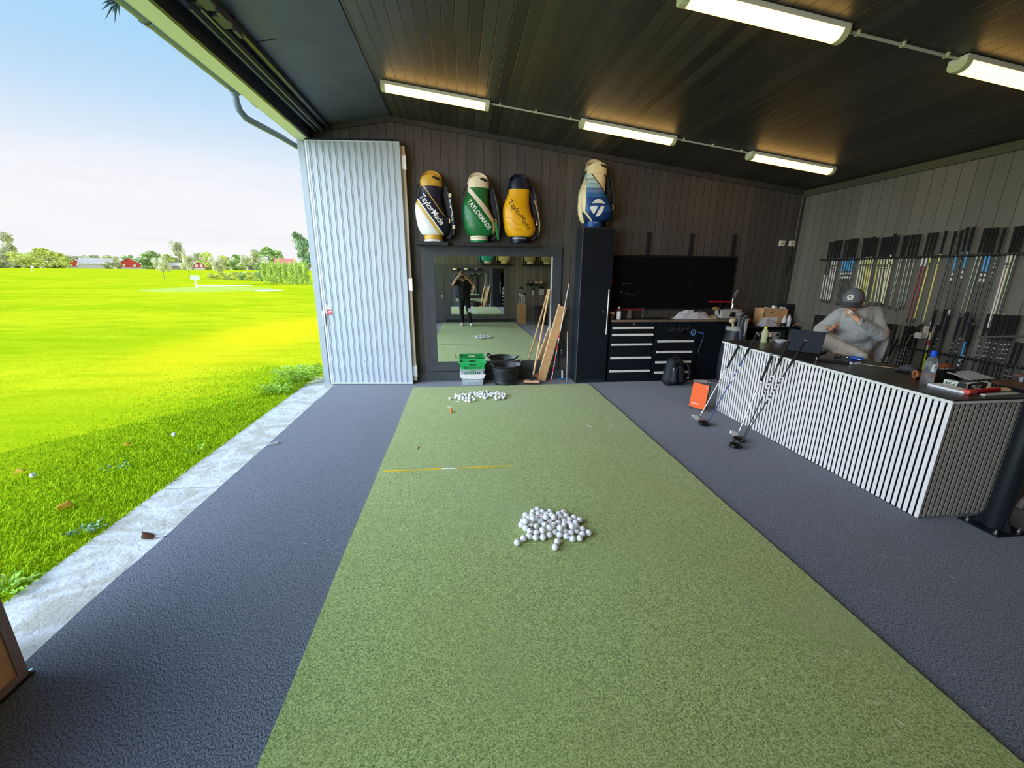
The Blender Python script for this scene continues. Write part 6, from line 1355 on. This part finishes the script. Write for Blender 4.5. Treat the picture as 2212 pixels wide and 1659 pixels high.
# ---- the seated man
man = thing('person', 'person in grey sweatshirt and dark cap seated cross legged behind the counter, hand at mouth', 'person', (0, 0, 0))
V = Vector((.72, .694, 0)); SX = Vector((.694, -.72, 0)); P0 = Vector((4.12, 3.96, 0))
def K(s, z, d): return P0 + SX*s + V*d + Vector((0, 0, z))
KP = {'head': Vector((4.111, 3.940, 1.361)), 'neck': Vector((4.215, 3.963, 1.306)), 'chest': Vector((4.250, 3.970, 1.198)), 'rsh': Vector((4.112, 4.055, 1.226)), 'lsh': Vector((4.350, 3.894, 1.253)), 'relb': Vector((3.981, 4.133, 1.057)), 'rwri': Vector((3.919, 3.967, 1.087)), 'lelb': Vector((4.338, 3.763, 1.059)), 'lwri': Vector((4.066, 3.785, 1.202)), 'pelvis': Vector((4.302, 4.002, 0.887)), 'rknee': Vector((3.914, 4.087, 0.980)), 'rank': Vector((4.131, 3.776, 0.852)), 'rtoe': Vector((4.164, 3.712, 0.822)), 'lknee': Vector((3.996, 3.858, 0.770)), 'lank': Vector((4.037, 3.758, 0.284)), 'ltoe': Vector((3.948, 3.706, 0.248)), 'hemr': Vector((4.127, 4.039, 0.964)), 'heml': Vector((4.328, 3.889, 0.913)), 'tin': Vector((4.002, 3.837, 1.272)), 'chair': Vector((4.315, 4.005, 0)), 'chair_rot': .40, 'rhd': Vector((-.22, -.97, .22)), 'rhn': Vector((-.35, .1, .9)), 'lhd': Vector((-.35, .55, .62)), 'lhn': Vector((.25, .8, -.6)), }

hc = KP['head'] + Vector((0, 0, .022)); fdir = (K(-.10, 1.37, -.30) - K(-.03, 1.46, 0)).normalized()
hp, at, R = head_parts(hc, fdir, (0, 0, 1), 1.0)
RS, RE, RW = KP['rsh'], KP['relb'], KP['rwri']; LS, LE, LW = KP['lsh'], KP['lelb'], KP['lwri']
pel, chest, neck = KP['pelvis'], KP['chest'], KP['neck']
rk, ra, lk, la = KP['rknee'], KP['rank'], KP['lknee'], KP['lank']
parts = hp + [('c', neck, hc-Vector((0, 0, .05)), .055, .052), ('c', pel, chest, .13, .13), ('c', chest, neck, .10, .06), ('c', RS, RE, .048, .040), ('c', RE, RW, .040, .027), ('c', LS, LE, .048, .040), ('c', LE, LW, .040, .027),
    ('c', RS, LS, .05, .05), ('c', pel, rk, .085, .055), ('c', rk, ra, .052, .035), ('c', pel, lk, .085, .055), ('c', lk, la, .05, .035), ('c', ra, KP['rtoe'], .035, .03), ('c', la, KP['ltoe'], .035, .03)]
parts += hand_parts(RW, KP['rhd'], KP['rhn'], .185, (.45, .55, .4), .25, -1, .5)
parts += hand_parts(LW, KP['lhd'], KP['lhn'], .185, (.6, .9, .6), .10, 1, .8)
body = fuse('body', parts, SKIN, man, .0052, 3)
sw = [('c', pel+Vector((0, 0, .06)), chest, .165, .165), ('c', chest, neck-Vector((0, 0, .02)), .15, .085), ('c', RS, LS, .085, .085), ('c', RS, RE, .082, .066), ('c', RE, RW-(RW-RE)*.10, .066, .043), ('c', LS, LE, .085, .070), ('c', LE, LW-(LW-LE)*.10, .068, .043),
      ('c', (RS+chest)/2, pel+SX*-.08+Vector((0, 0, .07)), .12, .12), ('c', (LS+chest)/2, pel+SX*.08+Vector((0, 0, .07)), .12, .12), ('e', chest*.55+pel*.45-V*.07, (.15, .15, .12)), ('c', KP['hemr'], KP['heml'], .075, .075)]
fuse('sweatshirt', sw, GREYS, man, .008, 3, .0075, 11)
b = B(); 
for (a_, c_) in ((RW-(RW-RE)*.10, RW-(RW-RE)*.02), (LW-(LW-LE)*.10, LW-(LW-LE)*.02)): b.cyl(a_, c_, .040, .037, 16, cap=False)
obj('cuff', b, mat('darker grey rib', rgb(112, 114, 120), .9), man, True)
b = B(); nn = []; 
for k in range(21): a = 2*PI*k/20; nn.append(neck+Vector((.072*math.cos(a), .072*math.sin(a), .035+.012*math.cos(a-3.9)*-1)))
b.tube(nn, .014, 8); obj('collar', b, mat('darker grey rib', rgb(112, 114, 120), .9), man, True)
tr = [('c', pel-Vector((0, 0, .02)), rk, .125, .085), ('c', rk, ra+(rk-ra)*.08, .085, .058), ('c', pel-Vector((0, 0, .02)), lk, .125, .085), ('c', lk, la+(lk-la)*.08, .082, .060), ('e', pel-Vector((0, 0, .03)), (.17, .17, .13))]
fuse('trousers', tr, PANTS, man, .010, 4, .006, 9)
b = B(); 
for a_, c_ in ((ra, KP['rtoe']), (la, KP['ltoe'])): b.ball((a_+c_)/2, (.06, .06, .045), 14, 8).cyl(a_, c_, .05, .042, 12)
obj('shoes', b, mat('white trainers', (.7, .7, .7), .6), man, True)
cp = cap_parts(man, at, R, fdir, 1.0, CAPM2)
b = B(); M_ = Matrix.Translation(at(.094, 0, .078)) @ (R @ Euler((0, -.52, 0)).to_matrix()).to_4x4() @ Matrix.Rotation(PI/2, 4, 'Y')
b.cyl((0, 0, -.006), (0, 0, .006), .029, n=24).xf(M_); pb = obj('cap_patch', b, mat('cream patch', rgb(222, 214, 196), .7), cp, True); pb['label'] = 'round cream patch'
b = B(); b.box((0, .006, .007), (.006, .026, .001), (0, 0, .5)).box((.008, -.004, .007), (.004, .02, .001), (0, 0, 1.2)).box((-.008, 0, .007), (.012, .008, .001)).xf(M_); obj('patch_print', b, mat('grey patch print', rgb(90, 92, 96), .7), cp)
b = B(); b.ball(at(-.03, 0, -.005), (.098, .090, .055), 16, 10, R); obj('hair', b, mat('short dark hair', (.05, .038, .028), .8), man, True)
b = B(); b.tube([at(.083, -.022, -.066), at(.0915, 0, -.064), at(.083, .022, -.066)], .0042, 6); obj('lips', b, mat('lips', rgb(190, 110, 96), .5), man, True)
tn = thing('snack_tin', 'small white tin held at the mouth of the seated person', 'tin', tuple(KP['tin']), rot=(.3, .2, .4))
b = B(); b.lathe([(.030, 0), (.032, .004), (.032, .022), (.03, .026)], n=20); obj('tin_body', b, WHITE, tn, True)
b = B(); b.lathe([(.0325, .010), (.0325, .015)], n=20, cap=False); obj('tin_seam', b, BLACK, tn, True)
# chair
t = thing('office_chair', 'white backed chair under the seated person', 'chair', tuple(KP['chair']), KP['chair_rot'])
b = B(); b.box((0, 0, .685), (.44, .44, .05), None, .02); obj('seat', b, BLACKM, t, True)
b = B(); b.rings([[(.24+.02*math.cos(z*3), y*w, z) for y in (-1, -.5, 0, .5, 1)] + [(.275+.02*math.cos(z*3), y*w, z) for y in (1, .5, 0, -.5, -1)] for z, w in ((.74, .17), (.78, .20), (.95, .215), (1.08, .20), (1.11, .17))]); obj('backrest', b, mat('white shell', (.72, .72, .76), .45), t, True)
b = B(); b.cyl((.20, -.12, .68), (.255, -.12, .82), .011, n=8).cyl((.20, .12, .68), (.255, .12, .82), .011, n=8); obj('back_stays', b, mat('olive steel', (.3, .28, .2), .4, .6), t, True)
b = B(); b.cyl((0, 0, .08), (0, 0, .66), .028, n=12); obj('gas_lift', b, CHROME, t, True)
for k in range(5):
    a = 2*PI*k/5; b = B(); b.cyl((0, 0, .10), (.28*math.cos(a), .28*math.sin(a), .07), .022, .016, 8).ball((.28*math.cos(a), .28*math.sin(a), .03), .03, 10, 8); obj('leg', b, BLACKM, t, True)
b = B()
for k in range(20): a0, a1 = 2*PI*k/20, 2*PI*(k+1)/20; b.cyl((.2*math.cos(a0), .2*math.sin(a0), .28), (.2*math.cos(a1), .2*math.sin(a1), .28), .010, n=6)
obj('foot_ring', b, CHROME, t, True)

# ---- the photographer behind the camera, seen in the mirror
ph = thing('person', 'person in black clothes photographing with a phone, seen in the mirror', 'person', (0, 0, .018))
X0, Y0 = .06, -.30
hc2 = Vector((.0, -.185, 1.655)); f2 = Vector((0, 1, -.05))
hp, at2, R2 = head_parts(hc2, f2, (0, 0, 1))
v = Vector; SB_, PB_ = v((.04, Y0, 1.48)), v((.07, Y0, .93))
ls, rs = v((-.15, Y0, 1.44)), v((.24, Y0, 1.43)); le, re = v((-.29, Y0+.10, 1.355)), v((.37, Y0+.10, 1.36)); lw, rw = v((-.125, -.05, 1.60)), v((.135, -.05, 1.60))
lk2, rk2 = v((-.03, Y0-.02, .50)), v((.21, Y0+.04, .50)); la2, ra2 = v((.0, Y0-.12, .09)), v((.27, Y0+.02, .09)); lt, rt_ = v((-.03, Y0+.05, .03)), v((.30, Y0+.18, .03))
parts = hp + [('c', SB_, hc2-v((0, .02, .06)), .058, .055), ('c', PB_, v((.05, Y0, 1.30)), .13, .135), ('c', v((.05, Y0, 1.30)), SB_, .13, .07), ('c', ls, rs, .055, .055), ('c', ls, le, .050, .042), ('c', le, lw, .042, .028), ('c', rs, re, .05, .042), ('c', re, rw, .042, .028),
    ('c', PB_+v((-.08, 0, -.05)), lk2, .09, .058), ('c', lk2, la2, .056, .036), ('c', PB_+v((.08, 0, -.05)), rk2, .09, .058), ('c', rk2, ra2, .056, .036), ('c', la2, lt+v((0, 0, .01)), .030, .020), ('c', ra2, rt_+v((0, 0, .01)), .030, .020)]
parts += hand_parts(lw, (.62, .25, .55), (.75, .1, -.5), .185, (.5, .8, .5), .1, -1, .5) + hand_parts(rw, (-.62, .25, .55), (-.75, .1, -.5), .185, (.5, .8, .5), .1, 1, .5)
fuse('body', parts, SKIN, ph, .0055, 3)
TEE = mat('black cotton tee', (.012, .012, .014), .9)
fuse('t_shirt', [('c', PB_+v((0, 0, .02)), v((.05, Y0, 1.30)), .150, .160), ('c', v((.05, Y0, 1.30)), SB_-v((0, 0, .02)), .155, .075), ('c', ls, rs, .075, .075), ('c', ls, ls.lerp(le, .72), .078, .066), ('c', rs, rs.lerp(re, .72), .078, .066), ('c', v((-.06, Y0, 1.32)), v((-.03, Y0, .92)), .11, .11), ('c', v((.16, Y0, 1.32)), v((.16, Y0, .92)), .11, .11)], TEE, ph, .009, 4, .004, 8)
fuse('trousers', [('c', PB_+v((-.08, 0, -.04)), lk2, .115, .078), ('c', lk2, la2-v((0, 0, .02)), .076, .058), ('c', PB_+v((.08, 0, -.04)), rk2, .115, .078), ('c', rk2, ra2-v((0, 0, .02)), .076, .058), ('e', PB_-v((0, 0, .02)), (.19, .13, .11))], mat('black trousers', (.014, .014, .017), .85), ph, .009, 4, .004, 8)
b = B(); b.box((.245, Y0+.125, .52), (.11, .012, .13), (0, .08, .25), .004); obj('white_patch', b, PAPER, ph)  # white patch set on the trouser leg
b = B(); text('shirt_print', 'PROSHOP', .018, mat('grey shirt print', (.3, .3, .3), .6), Matrix.Translation((.05, Y0+.168, 1.36)) @ Matrix.Rotation(PI, 4, 'Z') @ Matrix.Rotation(PI/2, 4, 'X'), ph); b.bm.free()
for nm, a_, c_ in (('shoe', la2, lt), ('shoe', ra2, rt_)):
    b = B(); d_ = (c_-a_); d_.z = 0; d_.normalize(); b.rings([[(a_+d_*x)+v((-d_.y, d_.x, 0))*(w*math.cos(q))+v((0, 0, h*.5+h*.5*math.sin(q)-(a_.z))) for q in [2*PI*k/14 for k in range(14)]] for x, w, h in ((-.085, .026, .06), (-.07, .042, .12), (0, .048, .125), (.08, .052, .09), (.16, .052, .07), (.20, .034, .05))]); sh_ = obj(nm, b, mat('pale grey trainers', (.75, .75, .73), .6), ph, True)
cap_parts(ph, at2, R2, f2, 1.0, mat('taupe cap', rgb(120, 104, 96), .85), brim_len=.05)
b = B(); b.rings([[at2(.066+.012*math.cos(a)-.28*abs(x), x, -.092+.030*math.sin(a)) for a in [2*PI*k/8 for k in range(8)]] for x in (-.05, -.02, 0, .02, .05)]); obj('beard', b, mat('brown stubble', (.16, .09, .06), .9), ph, True)
t = thing('phone', 'dark phone held up before the face of the photographer, in the mirror', 'phone', (0, -.022, 1.625))
b = B(); b.span((-.078, -.005, -.038), (.078, .003, .040), .004); obj('phone_body', b, mat('black phone', (.02, .02, .024), .25), t)
b = B(); b.cyl((.05, .003, .018), (.05, .006, .018), .012, n=14).cyl((.05, .003, -.012), (.05, .006, -.012), .012, n=14); obj('lens_pair', b, BLACK, t, True)
# ---------------------------------------------------------------- outdoors
def leafm(name, col, var=.25):
    m = mat(name, col, .8, var=var, scale=1.3, spec=.15)
    b = m.node_tree.nodes['Principled BSDF']; b.inputs['Subsurface Weight'].default_value = 0
    return m
LEAF = {'yel': leafm('yellow green leaves', (.66, .68, .20)), 'green': leafm('green leaves', (.40, .52, .18)), 'grey': leafm('greyish autumn leaves', (.58, .58, .36)),
        'pale': leafm('pale silvery leaves', (.74, .72, .48)), 'tall': leafm('sparse olive leaves', (.62, .60, .36)), 'dark': leafm('cool green leaves', (.32, .44, .24)), 'h': leafm('hedge leaves', (.50, .62, .13))}  # leaf colours paled, distance haze put into the colour
BARK = mat('grey bark', (.20, .16, .12), .9)
def crown_mesh(kind, seed, n=2600):
    """unit crown: leaf clumps in a 1 x 1 x 1 box standing on z=0, with hollows and lumps"""
    r = random.Random(seed); b = B(); blobs = []
    nb = {'tall': 16, 'dark': 18, 'pale': 12, 'h': 9}.get(kind, 14)
    for k in range(nb):
        if kind == 'tall': z = r.uniform(.25, .95); w = .34*(1.05-z*.75)
        elif kind == 'dark': z = r.uniform(.12, .92); w = .36*(1-.75*abs(z-.35))
        elif kind == 'h': z = .1+.8*k/nb; w = .22
        elif kind == 'pale': z = r.uniform(.32, .88); w = .30
        else: z = r.uniform(.06, .82); w = .38*(1-abs(z-.38)*.8)
        a = r.uniform(0, 2*PI); q = r.uniform(.2, 1)*w
        blobs.append((q*math.cos(a), q*math.sin(a), z, r.uniform(.10, .20) if kind != 'h' else .22))
    if kind not in ('tall', 'dark', 'h'): blobs.append((0, 0, .55, .28))
    for k in range(n):
        bx_, by_, bz, br = r.choice(blobs); v = Vector((r.gauss(0, 1), r.gauss(0, 1), r.gauss(0, 1))).normalized()*br*(r.random()**.35)
        c = Vector((bx_, by_, bz))+Vector((v.x, v.y, v.z*.85)); c.z = max(.02, c.z)
        if kind == 'tall' and r.random() < .25: continue
        s = r.uniform(.018, .04); a = Vector((r.gauss(0, 1), r.gauss(0, 1), r.gauss(0, 1))).normalized(); d = a.orthogonal().normalized(); e = a.cross(d)
        b.quad(c-d*s, c-e*s*.7, c+d*s, c+e*s*.7)
    me = bpy.data.meshes.new('crown'); b.bm.to_mesh(me); b.bm.free(); me.materials.append(LEAF[kind]); return me
def trunk_mesh(kind, seed):
    r = random.Random(seed); b = B(); b.tube([(0, 0, 0), (.01, 0, .3), (0, .01, .6), (.01, 0, .85)], [.035, .028, .018, .006], 8)
    for k in range(7):
        a = r.uniform(0, 2*PI); z = r.uniform(.25, .7); b.tube([(0, 0, z), (.15*math.cos(a), .15*math.sin(a), z+.12), (.28*math.cos(a), .28*math.sin(a), z+.2)], [.012, .008, .003], 5)
    me = bpy.data.meshes.new('trunk'); b.bm.to_mesh(me); b.bm.free(); me.materials.append(BARK); return me
CR = {(k, s): crown_mesh(k, s*31+hash_) for hash_, k in enumerate(LEAF) for s in range(2)}; TRK = {k: trunk_mesh(k, i) for i, k in enumerate(LEAF)}
def tree(name, label, cat, kind, x, y, h, w, i, group):
    t = thing(name, label, cat, (x, y, ground_z(x, y)-.02), i*1.7, group)
    c = bpy.data.objects.new('crown', CR[(kind, i % 2)]); COL.objects.link(c); c.parent = t; c.scale = (w*1.5, w*1.5, h*1.16)
    k = bpy.data.objects.new('trunk', TRK[kind]); COL.objects.link(k); k.parent = t; k.scale = (max(w*.6, h*.35), max(w*.6, h*.35), h*.9)
    return t
TREES = [
 ('tall', -213.4, 231.7, 13.87, 7.2, 'tall thin topped tree sticking up farthest left on the horizon'), ('grey', -201.3, 214.2, 7.8, 6.4, 'greyish tree at the far left edge of the horizon, before the tall thin one'),
 ('yel', -189.9, 210.5, 6.43, 8.2, 'low yellow green tree below the tall thin one at far left'), ('yel', -177.2, 207.7, 8.01, 11.3, 'broad yellow green tree left of the small red shed'),
 ('yel', -208.0, 236.6, 7.99, 7.3, 'yellow green tree between the tall thin one and the broad one'), ('yel', -180.7, 218.4, 5.61, 5.1, 'lower yellow tree directly left of the small red shed'),
 ('grey', -179.5, 191.5, 2.8, 6.4, 'low greyish bush at the foot of the far left trees'), ('grey', -247.7, 312.8, 7.42, 6.8, 'hazy grey tree far behind the barn, left of three'),
 ('grey', -249.5, 324.7, 8.77, 7.2, 'hazy grey tree far behind the barn, middle of three'), ('grey', -238.6, 319.8, 9.02, 7.9, 'hazy grey tree far behind the barn roof, right of three'),
 ('grey', -228.6, 314.2, 7.72, 6.5, 'hazy grey tree above the peak of the red barn'), ('green', -204.6, 292.5, 8.18, 6.8, 'green tree directly right of the red barn gable'),
 ('green', -162.3, 245.1, 8.75, 11.2, 'broad round dark green tree right of the red barn'), ('yel', -167.4, 266.8, 8.04, 8.5, 'yellow green tree right of the broad round green one'),
 ('pale', -45.8, 71.6, 3.24, 1.93, 'young pale tree on the field, left one of the three pale trees'), ('tall', -162.4, 269.9, 13.12, 8.1, 'tall sparse tree rising behind the young pale trees'),
 ('pale', -50.7, 86.2, 4.0, 1.9, 'young pale tree on the field, middle one of the three pale trees'), ('grey', -160.7, 283.1, 9.96, 7.3, 'greyish brown tree behind the small red house'),
 ('yel', -141.1, 257.9, 9.16, 8.0, 'yellow tree right of the small red house'), ('pale', -44.3, 84.0, 3.48, 2.2, 'young pale tree on the field, right one of the three pale trees'),
 ('yel', -138.7, 271.1, 8.1, 7.2, 'yellow green tree behind the rightmost pale tree'), ('green', -120.0, 245.2, 7.85, 7.3, 'green tree between the pale trees and the columnar hedge'),
 ('pale', -111.6, 237.6, 6.94, 5.8, 'pale tree behind the low shrubs right of centre'), ('tall', -103.2, 229.9, 8.49, 5.7, 'thin sparse tree just left of the big green crown by the hedge'),
 ('green', -93.4, 222.7, 10.38, 12.5, 'big rounded green tree above the columnar hedge'), ('yel', -91.9, 234.7, 6.8, 8.1, 'yellow tree between the big green crown and the dark poplar'),
 ('dark', -72.5, 208.3, 15.16, 9.1, 'tall dark green poplar beside the building corner')]
for i, (k, x, y, h, w, lab) in enumerate(TREES): tree('tree', lab, 'tree', k, x, y, h, w, i, 'trees along the horizon')
for i in range(16):
    a = math.radians(38.8-2.55*i+.8*math.sin(i*2.3)); rr_ = 335+12*math.sin(i*1.7)
    tree('tree', 'hazy tree in the farthest background line along the horizon', 'tree', ('grey', 'yel', 'grey', 'green')[i % 4], -rr_*math.sin(a), rr_*math.cos(a), 6.5+2*math.sin(i*3.1), 11, i, 'farthest hazy tree line')
SHR = [('grey', -173.0, 237.7, 3.36, 4.35, 'greyish bush right before the red barn gable'), ('grey', -178.1, 239.2, 3.69, 3.8, 'greyish bush before the long barn roof'), ('yel', -42.8, 79.2, .99, 1.67, 'low yellow shrub at the foot of the rightmost pale tree'),
 ('yel', -40.5, 78.1, 1.15, 1.67, 'second low shrub right of the rightmost pale tree'), ('yel', -37.9, 76.1, 1.31, 1.85, 'third low shrub right of the rightmost pale tree'), ('green', -35.5, 73.9, 1.23, 1.62, 'green low shrub midway to the columnar hedge'),
 ('yel', -32.7, 70.8, 1.39, 1.76, 'yellow shrub second left of the columnar hedge'), ('green', -30.4, 68.6, 1.53, 1.73, 'green shrub directly left of the columnar hedge'), ('grey', -185.0, 200.8, 1.6, 4.8, 'low grey bush under the trees at the left edge'), ('yel', -178.6, 200.9, 1.4, 4.9, 'low yellow bush under the broad tree left of the shed')]
for i, (k, x, y, h, w, lab) in enumerate(SHR): tree('shrub', lab, 'shrub', k, x, y, h, w, i, 'shrubs on the field')
HED = [(-24.6, 56.9, 2.47), (-23.9, 56.7, 2.37), (-23.2, 56.4, 2.26), (-22.5, 56.2, 2.48), (-21.7, 55.9, 2.38), (-21.0, 55.7, 2.28), (-20.3, 55.4, 2.49), (-19.6, 55.1, 2.39), (-18.9, 54.8, 2.29)]
for i, (x, y, h) in enumerate(HED): tree('columnar_tree', 'slim columnar young tree, %s from left in the row by the building' % ORD[i], 'tree', 'h', x, y, h*1.05, .86, i, 'row of columnar trees')
# barns
REDW = mat('red barn boards', (.72, .06, .05), .7, var=.1, scale=.6); ROOFP = mat('pale tiled roof', (.46, .40, .35), .8, var=.1, scale=.5); ROOFR = mat('red tiled roof', (.62, .18, .15), .8)
def house(label, x, y, w, d, hw, hr, rz, wm, rm, cat='barn', trim=True):
    t = thing(cat, label, cat, (x, y, ground_z(x, y)-.05), rz)
    b = B(); b.prism([(-w/2, 0), (w/2, 0), (w/2, hw), (0, hr), (-w/2, hw)], d, Matrix.Translation((0, d/2, 0)) @ Matrix.Rotation(PI/2, 4, 'X')); obj('walls', b, wm, t)
    b = B(); o_ = .35
    for s in (-1, 1): b.rings([[(s*(w/2+o_), y_, hw-.25), (0, y_, hr+.12), (0, y_, hr+.32), (s*(w/2+o_), y_, hw-.05)] for y_ in (-d/2-o_, d/2+o_)])
    obj('roof', b, rm, t)
    if trim:
        b = B(); b.span((-w/2, -d/2-.06, .0), (w/2, -d/2-.01, .9)); obj('plinth', b, mat('pale plinth', (.7, .62, .58), .8), t)
        b = B()
        for q in (-.22, .22): b.span((q*w-.5, -d/2-.08, 1.2), (q*w+.5, -d/2-.005, 2.4))
        obj('window', b, mat('white window', (.75, .75, .75), .4), t)
    return t
house('long pale roofed barn left of the red gable, across the field', -193.5, 253.5, 8, 13.0, 2.6, 5.3, PI/2+.42, mat('pale barn wall', (.6, .5, .46), .8), ROOFP)
house('red barn gable with a pale roof across the field, tallest of the barns', -178.5, 254.0, 9.5, 10, 2.6, 5.6, .62, REDW, mat('light grey roof', (.6, .62, .66), .7))
house('small red shed between trees, left of the long barn', -203.0, 252.0, 5.5, 8, 2.6, 4.8, .6, REDW, mat('light grey roof', (.6, .62, .66), .7))
house('small red house behind the young pale trees', -124.0, 219.5, 4.2, 8, 2.2, 3.4, .5, REDW, mat('light grey roof', (.6, .62, .66), .7), 'house')
house('dull brick house between the left and middle pale trees', -153.0, 251.0, 5.5, 8, 2.0, 3.4, .5+PI/2, mat('dull brick', (.42, .30, .26), .8), ROOFP, 'house')
house('house with a red tiled roof behind the columnar hedge', -83.6, 215.3, 8.5, 8, 2.6, 5.2, .35+PI/2, mat('red brick', (.45, .25, .20), .8), ROOFR, 'house')
# target green, sign, bunkers, flag
b = B(); b.lathe([(4.9, 0.0), (3.9, .08), (2.3, .17), (0.05, .2)], (0, 0, 0), 40, cap=True); o = obj('target_green', b, mat('pale target green', (.36, .47, .03), .9, var=.2, scale=6), None, True); o.location = (-21.6, 39.4, -.02); tag(o, 'slightly raised pale target green on the range around the white sign', 'green')
t = thing('target_sign', 'white distance sign on a post standing on the range', 'sign', (-22.3, 38.6, .05)); b = B(); b.cyl((0, 0, 0), (0, 0, .75), .09, .07, 8); obj('post', b, WHITE, t)
b = B(); b.box((0, 0, .95), (.62, .10, .36), (0, .0, .5), .02); obj('panel', b, WHITE, t)
for x, y, l, w, lab in ((-25.2, 48.5, 2.6, 1.5, 'far sand bunker on the range, left one'), (-15.9, 37.0, 1.1, .9, 'near sand bunker on the range, right one')):
    b = B(); b.lathe([(1.0, -.02), (.8, .03), (.02, .02)], (0, 0, 0), 28, sx=l, sy=w); o = obj('bunker', b, mat('white sand', (.85, .80, .78), .9), None, True); o.location = (x, y, .02); o.rotation_euler.z = .35; tag(o, lab, 'bunker')
t = thing('range_flag', 'tiny white marker far left on the range', 'marker', (-105, 118, ground_z(-105, 118))); b = B(); b.cyl((0, 0, 0), (0, 0, 1.3), .06, n=6); obj('pole', b, WHITE, t)
b = B(); b.box((.3, 0, 1.1), (.6, .05, .5)); obj('flag', b, WHITE, t)
# grass blades near the kerb
r = random.Random(11); b = B(); BL = []
def blade(x, y, h, a, lean, w=.0035):
    d = Vector((math.cos(a), math.sin(a), 0)); s = Vector((-d.y, d.x, 0))*w; p = Vector((x, y, -.014))
    m1 = p+d*lean*.35+Vector((0, 0, h*.6)); tp = p+d*lean+Vector((0, 0, h))
    b.bm.faces.new([b.bm.verts.new(q) for q in (p-s, p+s, m1+s*.7, tp, m1-s*.7)])
for k in range(46000):
    y = r.uniform(1.4, 7.6); x = -2.35-abs(r.gauss(0, .75))
    if x < -5.6: continue
    blade(x, y, r.uniform(.012, .036), r.uniform(0, 2*PI), r.uniform(.0, .03))
GRASSM = mat('grass blades', (.38, .56, .012), .8, var=.15, scale=9, spec=.05)
tag(obj('grass', b, GRASSM), 'short green grass growing along the concrete kerb', 'grass', kind='stuff')
WEED = mat('weed leaves', (.34, .54, .06), .7, var=.3, scale=12); WEEDP = mat('pale weed leaves', (.22, .36, .20), .6, var=.2, scale=12)
def weed(x, y, n, h, sp, label, m, seed, zm=0):
    r = random.Random(seed); b = B()
    for k in range(n):
        a = r.uniform(0, 2*PI); d = Vector((math.cos(a), math.sin(a), 0)); s = Vector((-d.y, d.x, 0)); L = h*r.uniform(.6, 1.2); base = d*r.uniform(0, sp)+Vector((0, 0, r.uniform(0, zm or h*.6))); w = L*r.uniform(.12, .2)
        pts = [base, base+d*L*.35+Vector((0, 0, L*.35)), base+d*L*.75+Vector((0, 0, L*.45)), base+d*L+Vector((0, 0, L*.32))]
        v = [b.bm.verts.new(p) for p in (pts[0], pts[1]+s*w, pts[2]+s*w*.8, pts[3], pts[2]-s*w*.8, pts[1]-s*w)]
        b.bm.faces.new(v)
    o = obj('weed', b, m); o.location = (x, y, -.012); return tag(o, label, 'weed', None)
weed(-2.50, 6.45, 520, .085, .34, 'bushy clump of weeds by the far corner post', WEED, 1, .20); weed(-2.62, 5.85, 260, .06, .22, 'lower clump of weeds before the corner clump', WEED, 2, .09)
weed(-2.47, 2.63, 30, .05, .06, 'pale broad leaved weed at the kerb, halfway along the near slab', WEEDP, 3); weed(-2.42, 2.12, 50, .055, .09, 'dark leafy weed clump at the near left end of the kerb', WEED, 4)
weed(-3.45, 2.75, 12, .07, .06, 'small pale weed rosette in the grass near the left edge', WEEDP, 5); weed(-2.50, 3.9, 14, .06, .08, 'tiny weed at the kerb below the second joint', WEED, 6); weed(-2.95, 3.55, 12, .06, .06, 'small pale weed rosette in the shaded grass', WEEDP, 7)
for x, y, lab in ((-2.95, 4.28, 'white golf ball lying in the shaded grass, farther one'), (-3.50, 3.46, 'white golf ball lying in the shaded grass near the left edge')):
    o = proto[0].copy(); COL.objects.link(o); o.location = (x, y, .022); tag(o, lab, 'golf ball')
    if 'group' in o: del o['group']
for i, (x, y, s, lab) in enumerate(((-2.83, 2.93, .05, 'yellow leaf on the grass nearest the kerb'), (-3.66, 3.54, .04, 'yellow leaf beside the near golf ball in the grass'), (-3.22, 4.05, .03, 'small yellow leaf on the grass farther back'))):
    b = B(); b.grid(lambda u, v: Vector((s*(u-.5)*2*math.sin(PI*min(max(v, .06), .97)), s*2*(v-.5), .025+.02*math.sin(PI*u))), 6, 8, .001); o = obj('fallen_leaf', b, mat('yellow leaf', (.75, .50, .03), .7)); o.location = (x, y, 0); o.rotation_euler.z = i*1.1; tag(o, lab, 'leaf')
b = B(); b.grid(lambda u, v: Vector((.03*(u-.5)*2*math.sin(PI*min(max(v, .06), .97)), .06*(v-.5)*2, .006+.02*math.sin(PI*u)*v)), 6, 8, .001); b.tube([(0, -.06, .006), (.02, -.10, .012), (.06, -.11, .005)], .002, 4); o = obj('fallen_leaf', b, mat('dead leaf', rgb(110, 66, 50), .8)); o.location = (-2.03, 2.53, -.004); o.rotation_euler.z = 1.0; tag(o, 'curled dead brown leaf lying on the concrete kerb', 'leaf')
